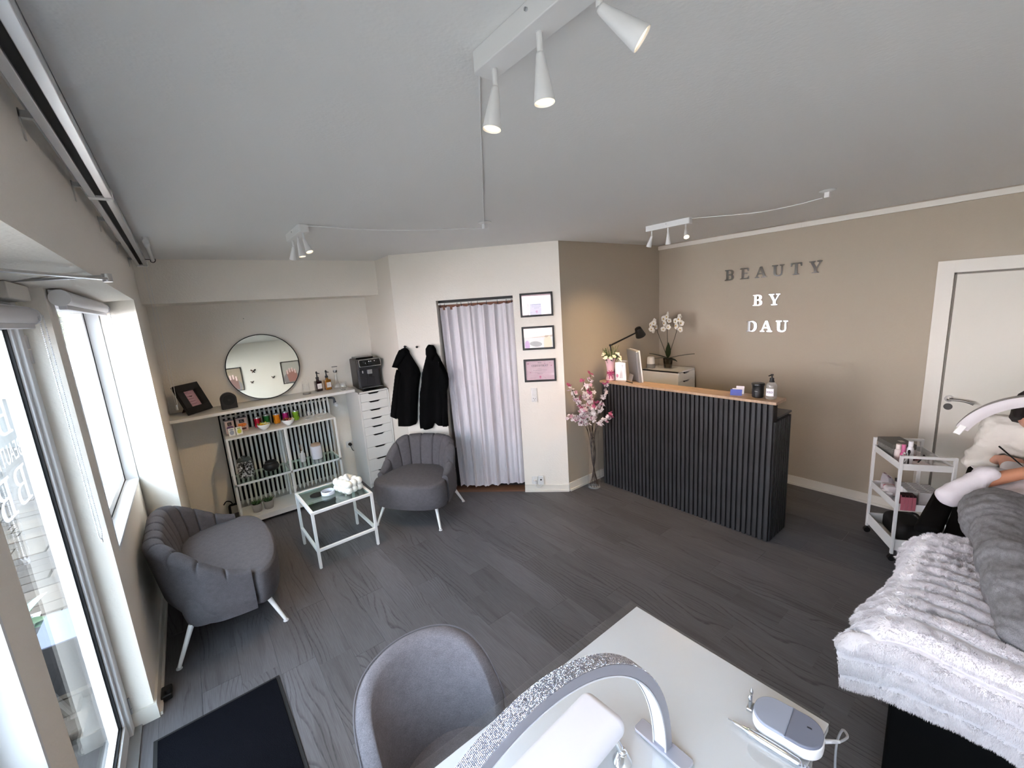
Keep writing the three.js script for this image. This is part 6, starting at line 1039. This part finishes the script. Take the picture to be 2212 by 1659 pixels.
// client lying on the bed
{
  const g = thing('person', 'person in grey jeans and white top lying on the bed', 'person', [0, 0, 0]);
  const elb = [3.10, 0.862, -0.245], cuff = [3.17, 0.995, -0.125], wr = [3.22, 1.03, 0.0], hand = [3.255, 1.02, 0.02];
  const hd = headCaps([3.70, 1.0, 0.09], [-0.12, 1, 0.08], [1, 0.2, 0], 1);
  const skin = M(sdfMesh([[[3.14, 0.935, -0.185], wr, 0.037, 0.028], ...handCaps(wr, [0.15, -0.12, 1], [0.1, 1, 0.1], 1, 0.3, -1)], 0.0045, 0.014), sdfMesh([...hd.caps, [[3.60, 0.96, 0.07], [3.50, 0.95, 0.05], 0.056, 0.06]], 0.006, 0.02), sdfMesh([[[2.12, 0.80, 0.055], [2.06, 0.79, 0.075], 0.045, 0.04], [[2.05, 0.78, 0.085], [2.0, 0.86, 0.12], 0.038, 0.03], [[2.12, 0.80, 0.17], [2.05, 0.79, 0.18], 0.045, 0.042], [[2.05, 0.78, 0.18], [2.0, 0.86, 0.19], 0.04, 0.03]], 0.008, 0.03));
  part(g, 'body', skin, skinA);
  const fold = (x, y, z) => 0.0038 * n3(x * 14, y * 22, z * 14) + 0.002 * Math.sin(x * 70 + y * 40 + 6 * n3(x * 5, y * 5, z * 5));
  part(g, 'top', sdfMesh([[[3.02, 0.86, 0.0], [3.28, 0.875, 0.01], 0.095, 0.105], [[3.02, 0.86, 0.1], [3.28, 0.875, 0.1], 0.095, 0.105], [[3.02, 0.845, -0.07], [3.3, 0.86, -0.07], 0.075, 0.08], [[3.28, 0.88, 0.04], [3.44, 0.90, 0.05], 0.11, 0.09], [[3.45, 0.885, -0.12], [3.45, 0.885, 0.2], 0.065, 0.065], [[3.44, 0.885, -0.14], elb, 0.06, 0.053], [elb, cuff, 0.054, 0.044, 0.02], [[3.45, 0.885, 0.22], [3.1, 0.86, 0.3], 0.06, 0.053], [[3.1, 0.86, 0.3], [3.18, 0.99, 0.2], 0.053, 0.042]], 0.010, 0.035, (x, y, z) => 0.003 * n3(x * 16, y * 16, z * 16) + 0.002 * Math.sin(60 * (x + y))), MAT('#c9c5ca', 0.95));
  const dT = dataTex(256, 256, (x, y) => { const k = 190 + 26 * tn(x, y, 256, 256, 128, 128, 41) + 16 * tn(x, y, 256, 256, 10, 14, 42); return [k, k, k]; }, true, [8, 8]);
  const jg = sdfMesh([[[2.97, 0.865, -0.06], [2.97, 0.865, 0.12], 0.118, 0.118], [[2.96, 0.865, -0.075], [2.84, 0.865, -0.06], 0.122, 0.118], [[2.86, 0.87, -0.055], [2.47, 0.86, -0.005], 0.116, 0.088], [[2.47, 0.86, -0.005], [2.30, 0.835, 0.02], 0.086, 0.078], [[2.30, 0.835, 0.02], [2.075, 0.80, 0.052], 0.077, 0.062], [[2.97, 0.875, 0.13], [2.47, 0.88, 0.18], 0.128, 0.088], [[2.47, 0.88, 0.18], [2.10, 0.80, 0.18], 0.086, 0.06]], 0.011, 0.05, fold);
  const jn = clean(jg), ju = muv(jg); ju.setAttribute('normal', jn.attributes.normal);
  part(g, 'jeans', ju, MAT('#9b9ca1', 0.95, { map: dT, bumpMap: fabBump, bumpScale: 0.0005 }));
  part(g, 'hair', sdfMesh([[hd.at(0, 0.06, -0.05), hd.at(0, 0.0, -0.07), 0.1, 0.09], [hd.at(0, 0.09, 0.0), hd.at(0, 0.1, -0.04), 0.075, 0.08]], 0.009, 0.03), MAT('#2b1d17', 0.8));
  solo('head_pillow', 'white towel pillow under the head at the end of the bed', 'pillow', B(0.34, 0.09, 0.42, [0, 0.045, 0], 0.04, 5), MAT('#e2e0e2', 0.9), [3.655, bedY + 0.078, 0.1]).rotation.z = 0.12;
}
// beautician sitting behind the head end
{
  const g = thing('person', 'person in cream sweater bent over the bed holding tweezers', 'person', [0, 0, 0]);
  const sh = [4.03, 1.035, -0.135], el = [3.97, 0.812, -0.205], wr = [3.86, 0.885, -0.105];
  const hd = headCaps([3.83, 1.185, 0.0], [-0.72, -0.68, 0.03], [-0.5, 0.85, 0], 1);
  part(g, 'body', M(sdfMesh([...hd.caps, [[3.90, 1.12, 0.015], [3.99, 1.05, 0.03], 0.05, 0.056]], 0.005, 0.02), sdfMesh([[[3.93, 0.845, -0.165], wr, 0.034, 0.026], ...handCaps(wr, [-0.75, 0.1, 0.6], [-0.25, 0.85, -0.45], 0.95, [0.35, 0.55, 0.6, 0.6], 1)], 0.0042, 0.014), sdfMesh([[[3.9, 0.86, 0.22], [3.82, 0.90, 0.12], 0.034, 0.026], ...handCaps([3.82, 0.9, 0.12], [-0.8, 0.0, -0.5], [-0.2, 0.9, 0.4], 0.95, 0.5, -1)], 0.0045, 0.014)), skinB);
  const fz = (x, y, z) => 0.007 * n3(x * 13, y * 20, z * 13) + 0.003 * Math.sin(50 * (y + 0.6 * x) + 5 * n3(x * 4, y * 4, z * 4)) + 0.0015 * n3(x * 120, y * 120, z * 120);
  part(g, 'sweater', sdfMesh([[[4.20, 0.62, -0.03], [4.04, 0.95, 0.0], 0.13, 0.14], [[4.20, 0.62, 0.12], [4.04, 0.95, 0.1], 0.13, 0.14], [sh, [4.03, 1.035, 0.21], 0.085, 0.085], [[4.0, 1.06, 0.0], [3.97, 1.07, 0.05], 0.085, 0.085], [sh, el, 0.082, 0.066], [el, [3.915, 0.855, -0.155], 0.066, 0.047], [[4.03, 1.035, 0.22], [3.98, 0.82, 0.3], 0.08, 0.064], [[3.98, 0.82, 0.3], [3.88, 0.87, 0.2], 0.062, 0.045]], 0.012, 0.05, fz), MAT('#d5cfc6', 0.98));
  part(g, 'hair', sdfMesh([[hd.at(0, 0.062, -0.035), hd.at(0, -0.01, -0.06), 0.098, 0.088], [hd.at(-0.055, 0.05, 0.02), hd.at(-0.075, -0.03, 0.0), 0.045, 0.032], [hd.at(0.055, 0.05, 0.02), hd.at(0.075, -0.03, 0.0), 0.045, 0.032], [hd.at(0, 0.09, 0.03), hd.at(0, 0.1, -0.03), 0.05, 0.075], [hd.at(0, 0.05, -0.11), hd.at(0, 0.09, -0.13), 0.05, 0.04]], 0.008, 0.03, (x, y, z) => 0.002 * Math.sin(z * 300 + x * 90)), MAT('#1d1512', 0.75));
  part(g, 'trousers', sdfMesh([[[4.24, 0.56, -0.03], [4.24, 0.56, 0.13], 0.13, 0.13], [[4.22, 0.56, -0.04], [3.98, 0.60, -0.16], 0.10, 0.075], [[3.98, 0.60, -0.16], [4.14, 0.08, -0.16], 0.072, 0.05], [[4.22, 0.56, 0.16], [3.97, 0.6, 0.32], 0.10, 0.075], [[3.97, 0.6, 0.32], [4.1, 0.08, 0.32], 0.072, 0.05]], 0.013, 0.04), MAT('#08080a', 0.9));
  for (const s of [-0.16, 0.32]) part(g, 'shoe', M(B(0.24, 0.07, 0.09, [4.09, 0.037, s], 0.032, 4)), T.black);
  const tw = thing('tweezers', 'black lash tweezers held in the hand over the bed', 'tweezers', [0, 0, 0]); const hk = V(3.79, 0.905, -0.06);
  part(tw, 'tine', M(rod([3.90, 0.952, -0.128], [3.77, 0.91, -0.045], 0.0048, 0.0035), rod([3.77, 0.91, -0.045], [3.72, 0.893, -0.012], 0.0035, 0.001)), T.black);
  const st = thing('stool', 'black round stool under the person in the cream sweater', 'stool', [4.26, 0, 0.05]); part(st, 'seat', C(0.17, 0.17, 0.06, [0, 0.405, 0], 32), T.black); part(st, 'column', C(0.025, 0.025, 0.34, [0, 0.22, 0], 18), T.chrome);
  for (let i = 0; i < 5; i++) { const a = i * 1.2566; part(st, 'foot', M(rod([0, 0.075, 0], [0.22 * Math.cos(a), 0.045, 0.22 * Math.sin(a)], 0.014), SPH(0.022, [0.22 * Math.cos(a), 0.022, 0.22 * Math.sin(a)])), T.black); }
}
{
  const p = solo('lash_tile', 'small white tile lying at the head end of the bed', 'tile', B(0.12, 0.006, 0.07, [0, 0, 0], 0.002), T.white, [3.62, 0.868, -0.165], 0.5); p.rotation.z = 0.1;
}
// half-moon lash lamp
{
  const g = thing('half_moon_lamp', 'white half-moon lash lamp arching over the head of the bed', 'lamp', [3.5, 1.0, 0.05]);
  const R = 0.352, w = 0.04;
  const arc = (a, r, x) => [x, r * Math.sin(a), -r * Math.cos(a)];
  const a0 = 24 * D2R, a1 = PI - a0;
  const sec = [[-0.012, R], [-0.012, R + 0.022], [0.05, R + 0.022], [0.05, R]];
  const gs = []; for (let i = 0; i < 4; i++) { const [x0, r0] = sec[i], [x1, r1] = sec[(i + 1) % 4]; gs.push(clean(surf((u, v) => arc(lerp(a0, a1, u), lerp(r0, r1, v), lerp(x0, x1, v)), 80, 1))); }
  part(g, 'arch_body', M(gs), MAT('#8f8a86', 0.5, { side: THREE.DoubleSide }));
  part(g, 'diffuser', M(clean(surf((u, v) => arc(lerp(a0, a1, u), lerp(R - 0.034, R + 0.02, v), -0.0135 - 0.006 * Math.sin(v * PI)), 80, 6)), clean(surf((u, v) => arc(lerp(a0, a1, u), R - 0.034, lerp(-0.0135, 0.045, v)), 80, 1))), MAT('#bdb8ba', 0.5, { side: THREE.DoubleSide }));
  for (const s of [0, 1]) { const a = s ? a1 : a0, p = arc(a, R - 0.006, 0.015); const t = s ? 1 : -1; part(g, 'end_cap', xf(B(0.07, 0.03, 0.062, [0, 0, 0], 0.003), { r: [-(s ? -1 : 1) * (PI / 2 - a0) * 1.0, 0, 0], p: [p[0], p[1] - 0.006, p[2] + (s ? 0.006 : -0.006)] }), T.white); part(g, 'screw', rod([p[0] - 0.02, p[1] - 0.01, p[2] + t * 0.012], [p[0] - 0.02, p[1] - 0.035, p[2] + t * 0.03], 0.005), T.whiteMetal); }
  part(g, 'neck', tube([[0.04, R + 0.01, 0.05], [0.12, R + 0.12, 0.12], [0.2, R + 0.1, 0.35], [0.15, R - 0.2, 0.62], [0.1, -0.7, 0.68]], 0.01, 50, 10), T.white); part(g, 'floor_stand', M(rod([0.1, -0.7, 0.68], [0.1, -0.985, 0.68], 0.013), C(0.14, 0.15, 0.02, [0.1, -0.99, 0.68], 36)), T.white);
}
// ================================================================ BEHIND THE VIEWER (seen in the mirror)
{
  const pic = (label, x, y, w, h, draw) => { const g = thing('wall_picture', label, 'picture', [x, y, ZB], PI); const b = 0.018; part(g, 'frame', M(B(w, b, 0.02, [0, h / 2 - b / 2, 0.01]), B(w, b, 0.02, [0, -h / 2 + b / 2, 0.01]), B(b, h, 0.02, [-w / 2 + b / 2, 0, 0.01]), B(b, h, 0.02, [w / 2 - b / 2, 0, 0.01])), T.black); part(g, 'print', B(w - 2 * b, h - 2 * b, 0.006, [0, 0, 0.005]), new THREE.MeshStandardMaterial({ map: canvasTex(256, 256, draw), roughness: 0.6 })); };
  const hand = (bg, sk) => (c, w, h) => { c.fillStyle = bg; c.fillRect(0, 0, w, h); c.fillStyle = '#8d8786'; c.beginPath(); c.ellipse(128, 210, 120, 90, 0, 0, 7); c.fill(); c.lineCap = 'round'; for (let i = 0; i < 4; i++) { c.strokeStyle = sk; c.lineWidth = 36; c.beginPath(); c.moveTo(60 + i * 34, 230); c.lineTo(70 + i * 38, 90 + Math.abs(i - 1.4) * 20); c.stroke(); c.strokeStyle = '#e9c9c4'; c.lineWidth = 20; c.beginPath(); c.moveTo(69 + i * 38, 108 + Math.abs(i - 1.4) * 20); c.lineTo(72 + i * 38, 72 + Math.abs(i - 1.4) * 20); c.stroke(); } };
  pic('black-framed photo of manicured fingers mirrored at the left edge of the round mirror', 0.373, 1.772, 0.43, 0.56, hand('#a3937f', '#8b6a62'));
  pic('black-framed photo of a manicured hand mirrored at the right of the round mirror', 1.645, 1.772, 0.43, 0.56, hand('#b9b4ac', '#a5746a'));
  const wing = new THREE.Shape(); wing.moveTo(0, 0); wing.bezierCurveTo(0.02, 0.05, 0.07, 0.06, 0.065, 0.025); wing.bezierCurveTo(0.06, 0.005, 0.03, 0.0, 0.0, 0.0); wing.bezierCurveTo(0.03, -0.005, 0.05, -0.03, 0.03, -0.04); wing.bezierCurveTo(0.015, -0.045, 0.0, -0.02, 0, 0);
  [[0.832, 1.915, 1.0, 'largest copper butterfly seen in the round mirror'], [1.227, 1.703, 0.65, 'small copper butterfly seen right of centre in the round mirror'], [0.768, 1.649, 0.65, 'small copper butterfly seen low in the round mirror']].forEach(([x, y, s, l]) => { const g = thing('butterfly', l, 'ornament', [x, y, ZB - 0.004], PI, 'metal butterflies'); for (const k of [-1, 1]) { const w = ext(wing, 0.001); w.scale(k * s, s, 1); w.rotateY(-k * 0.5); part(g, 'wing', w, MAT('#b98f80', 0.2, { metalness: 0.9, side: THREE.DoubleSide })); } part(g, 'butterfly_body', rod([0, -0.03 * s, 0.003], [0, 0.03 * s, 0.003], 0.003), T.darkMetal); });
}
// ================================================================ OUTSIDE
seed = 2024;
{
  const gt = dataTex(512, 512, (x, y) => { const k = 66 + 22 * tn(x, y, 512, 512, 90, 90, 51) + 18 * tn(x, y, 512, 512, 20, 20, 52); return [k, k * 0.95, k * 0.88]; }, true, [0.5, 0.5]);
  const ground = structGroup('floor_street', 'street and gravel forecourt outside');
  part(ground, 'asphalt', muv(BB(-60, -0.62, -0.5, -0.17, -70, 40)), new THREE.MeshStandardMaterial({ map: gt, roughness: 0.95 }));
  // paving slabs in rows along the front of the house
  const pv = ['#4d453c', '#544b41', '#463f38', '#594f45', '#413a34'].map((c) => MAT(c, 0.95)), sl = [0.48, 0.62].map((w) => B(w - 0.012, 0.05, 0.166, [0, 0, 0], 0.006));
  let n = 0; for (let z = -1.4; z > -8.6; z -= 0.178) { let x = -0.64 - (n % 2) * 0.2; while (x > -2.9) { const k = Math.floor(rnd() * 2), w = [0.48, 0.62][k]; const m = part(ground, 'paver', sl[k], pv[Math.floor(rnd() * 5)]); m.position.set(x - w / 2, -0.148 + rr(-0.006, 0.006), z); x -= w; } n++; }
}
struct('wall_added_wing', muv(BB(-0.62, 9, -0.17, 2.92, -34, -5.61)), MAT('#7b766d', 0.9), 'added plastered building wing that shades the strip of street beside the front');  // added wing, placed to keep the pavement along the front in shade
{ // planter, letter box
  const g = thing('planter', 'grey square planter with leafy plant outside the entrance door', 'planter', [-1.12, -0.123, -3.42]);
  part(g, 'pot', M(BB(-0.17, 0.17, 0, 0.52, -0.17, -0.15), BB(-0.17, 0.17, 0, 0.52, 0.15, 0.17), BB(-0.17, -0.15, 0, 0.52, -0.15, 0.15), BB(0.15, 0.17, 0, 0.52, -0.15, 0.15), BB(-0.15, 0.15, 0, 0.02, -0.15, 0.15)), MAT('#56595f', 0.7)); part(g, 'rim', M(BB(-0.175, 0.175, 0.515, 0.527, -0.175, -0.148), BB(-0.175, 0.175, 0.515, 0.527, 0.148, 0.175), BB(-0.175, -0.148, 0.515, 0.527, -0.15, 0.15), BB(0.148, 0.175, 0.515, 0.527, -0.15, 0.15)), MAT('#c9ccd0', 0.5)); part(g, 'soil', BB(-0.15, 0.15, 0.02, 0.48, -0.15, 0.15), MAT('#2c241d', 0.95));
  const cols = ['#6f8f86', '#5d7f68', '#4f6f45', '#7b9a52', '#86a39b'].map((c) => MAT(c, 0.6, { side: THREE.DoubleSide }));
  for (let i = 0; i < 44; i++) { const a = i * 2.4, e = rr(0.3, 1.3), L = rr(0.16, 0.32), w = rr(0.03, 0.05), r0 = 0.03 + 0.08 * rnd(); const l = surf((u, v) => { const t = u * L, hw = w * Math.sin(PI * Math.min(1, u * 0.94 + 0.03)) * (2 * v - 1); return [r0 + t * Math.cos(e), 0.5 + rr(0, 0) + t * Math.sin(e) - 0.6 * u * u * L * Math.cos(e) + 0.15 * Math.abs(hw), hw]; }, 10, 4); l.rotateY(a); part(g, 'leaf', l, cols[i % 5]); }
  const b = thing('letter_box', 'black flat letter box on the wall outside the entrance door', 'letter box', [-0.79, 0.235, -3.08]); part(b, 'case', BB(-0.05, 0.17, 0, 0.28, -0.17, 0.17, 0.004), T.black); part(b, 'lid', BB(-0.055, 0.172, 0.28, 0.288, -0.175, 0.175, 0.003), MAT('#4a5060', 0.4));  // bluish lid colour paints in the sky light on the black top face
}
{ // low wall across the forecourt and the neighbouring houses
  solo('garden_wall', 'low grey garden wall with white coping seen through the window', 'wall', muv(M(BB(-7, -0.7, -0.17, 0.85, -13.3, -13.0))), MAT('#6f7270', 0.9)); solo('wall_coping', 'white coping on the low grey garden wall', 'coping', BB(-7.05, -0.7, 0.85, 1.0, -13.36, -12.94), MAT('#c9cac8', 0.8));
  const house = (label, x, z, turn, w, h, d, wallC, nw, nf) => { const g = thing('house', label, 'house', [x, -0.17, z], turn); part(g, 'house_wall', muv(B(w, h, d, [0, h / 2, 0])), MAT(wallC, 0.9)); const rs = poly([[-d / 2 - 0.3, 0], [d / 2 + 0.3, 0], [0, 2.6]], w + 0.4); part(g, 'roof', xf(rs, { r: [0, PI / 2, 0], p: [-w / 2 - 0.2, h, 0] }), MAT('#4f3b35', 0.85));
    for (let f = 0; f < nf; f++) for (let i = 0; i < nw; i++) { const wx = -w / 2 + (i + 0.5) * w / nw, wy = 1.5 + f * 2.8, m = part(g, 'window', M(B(1.2, 1.5, 0.08, [wx, wy, d / 2 + 0.02])), MAT('#d9d9d6', 0.6)); part(m, 'pane', B(1.0, 1.3, 0.09, [wx, wy, d / 2 + 0.025]), MAT('#50585f', 0.12)); } };
  house('red brick terrace house across the street, nearest one', -19, -4, PI / 2, 12, 5.6, 8, '#8f7d76', 5, 2);
  house('pale plastered house across the street beyond the brick terrace', -19.5, -18, PI / 2, 12, 5.4, 8, '#b4b1aa', 5, 2);
  house('white house at the end of the street', -7, -42, 0, 9, 5.6, 8, '#c4c3bf', 3, 2);
  house('red brick house across the street on the right side', -19, 10, PI / 2, 12, 5.6, 8, '#8a7a74', 5, 2);
}
{ // trees and hedge
  const leafM = [MAT('#6d7b3c', 0.8, { side: THREE.DoubleSide }), MAT('#4f6336', 0.8, { side: THREE.DoubleSide })];
  const tree = (label, x, z, h, r, k) => { const g = thing('street_tree', label, 'tree', [x, -0.17, z]); part(g, 'trunk', tube([[0, 0, 0], [0.05, h * 0.3, 0.03], [-0.05, h * 0.6, 0.05], [0.02, h * 0.85, 0]], 0.09, 20, 8), MAT('#5a4c40', 0.9));
    for (let i = 0; i < 7; i++) { const a = i * 2.4; part(g, 'bough', rod([0, h * (0.45 + i * 0.05), 0], [Math.cos(a) * r * 0.8, h * (0.62 + i * 0.05), Math.sin(a) * r * 0.8], 0.03, 0.01, 6), MAT('#5a4c40', 0.9)); }
    const lg = new THREE.PlaneGeometry(0.09, 0.13), n = 2600, im = new THREE.InstancedMesh(lg, leafM[k], n), m4 = new THREE.Matrix4(), q = new THREE.Quaternion(), e = new THREE.Euler(); for (let i = 0; i < n; i++) { const u = rnd() * 6.28, c = rr(-1, 1), rad = r * Math.cbrt(rnd()) * (0.75 + 0.3 * n3(Math.cos(u) * 2, c * 2, Math.sin(u) * 2)), s = Math.sqrt(1 - c * c); e.set(rr(0, 6), rr(0, 6), rr(0, 6)); m4.compose(V(rad * s * Math.cos(u), h * 0.75 + rad * c * 0.8, rad * s * Math.sin(u)), q.setFromEuler(e), V(1, 1, 1).multiplyScalar(rr(0.8, 1.5))); im.setMatrixAt(i, m4); } im.name = 'foliage'; im.userData.kind = 'stuff'; shade(im); g.add(im); };
  tree('light green street tree seen through the window above the loveseat', -3.2, -19, 4.2, 1.7, 0); tree('dark green bushy tree beyond the low garden wall', -2.3, -24, 5.2, 1.8, 1); tree('tree on the forecourt seen through the entrance door', -6.5, -19, 4.6, 1.9, 1);
}
{ // parked car across the forecourt
  const g = thing('car', 'white parked car on the street outside', 'car', [-8.2, -0.17, -5.5], PI / 2);
  const body = [[-2.1, 0.35], [-2.15, 0.75], [-1.7, 0.95], [-0.9, 1.02], [-0.3, 1.42], [1.0, 1.45], [1.7, 1.02], [2.1, 0.9], [2.12, 0.4], [1.75, 0.3], [-1.75, 0.3]];
  part(g, 'car_body', xf(poly(body, 1.5, 0.08, 3), { p: [0, 0, -0.75] }), PHY('#d9dadb', 0.25, { clearcoat: 1 })); part(g, 'car_window', xf(poly([[-0.75, 1.04], [-0.25, 1.36], [0.95, 1.39], [1.5, 1.04]], 1.56, 0.0), { p: [0, 0, -0.78] }), MAT('#1c2226', 0.08));
  for (const x of [-1.35, 1.35]) for (const z of [-0.72, 0.72]) part(g, 'wheel', xf(C(0.32, 0.32, 0.2, [0, 0, 0], 28), { r: [PI / 2, 0, 0], p: [x, 0.32, z] }), T.rubber);
}
renderer.render(scene, camera);
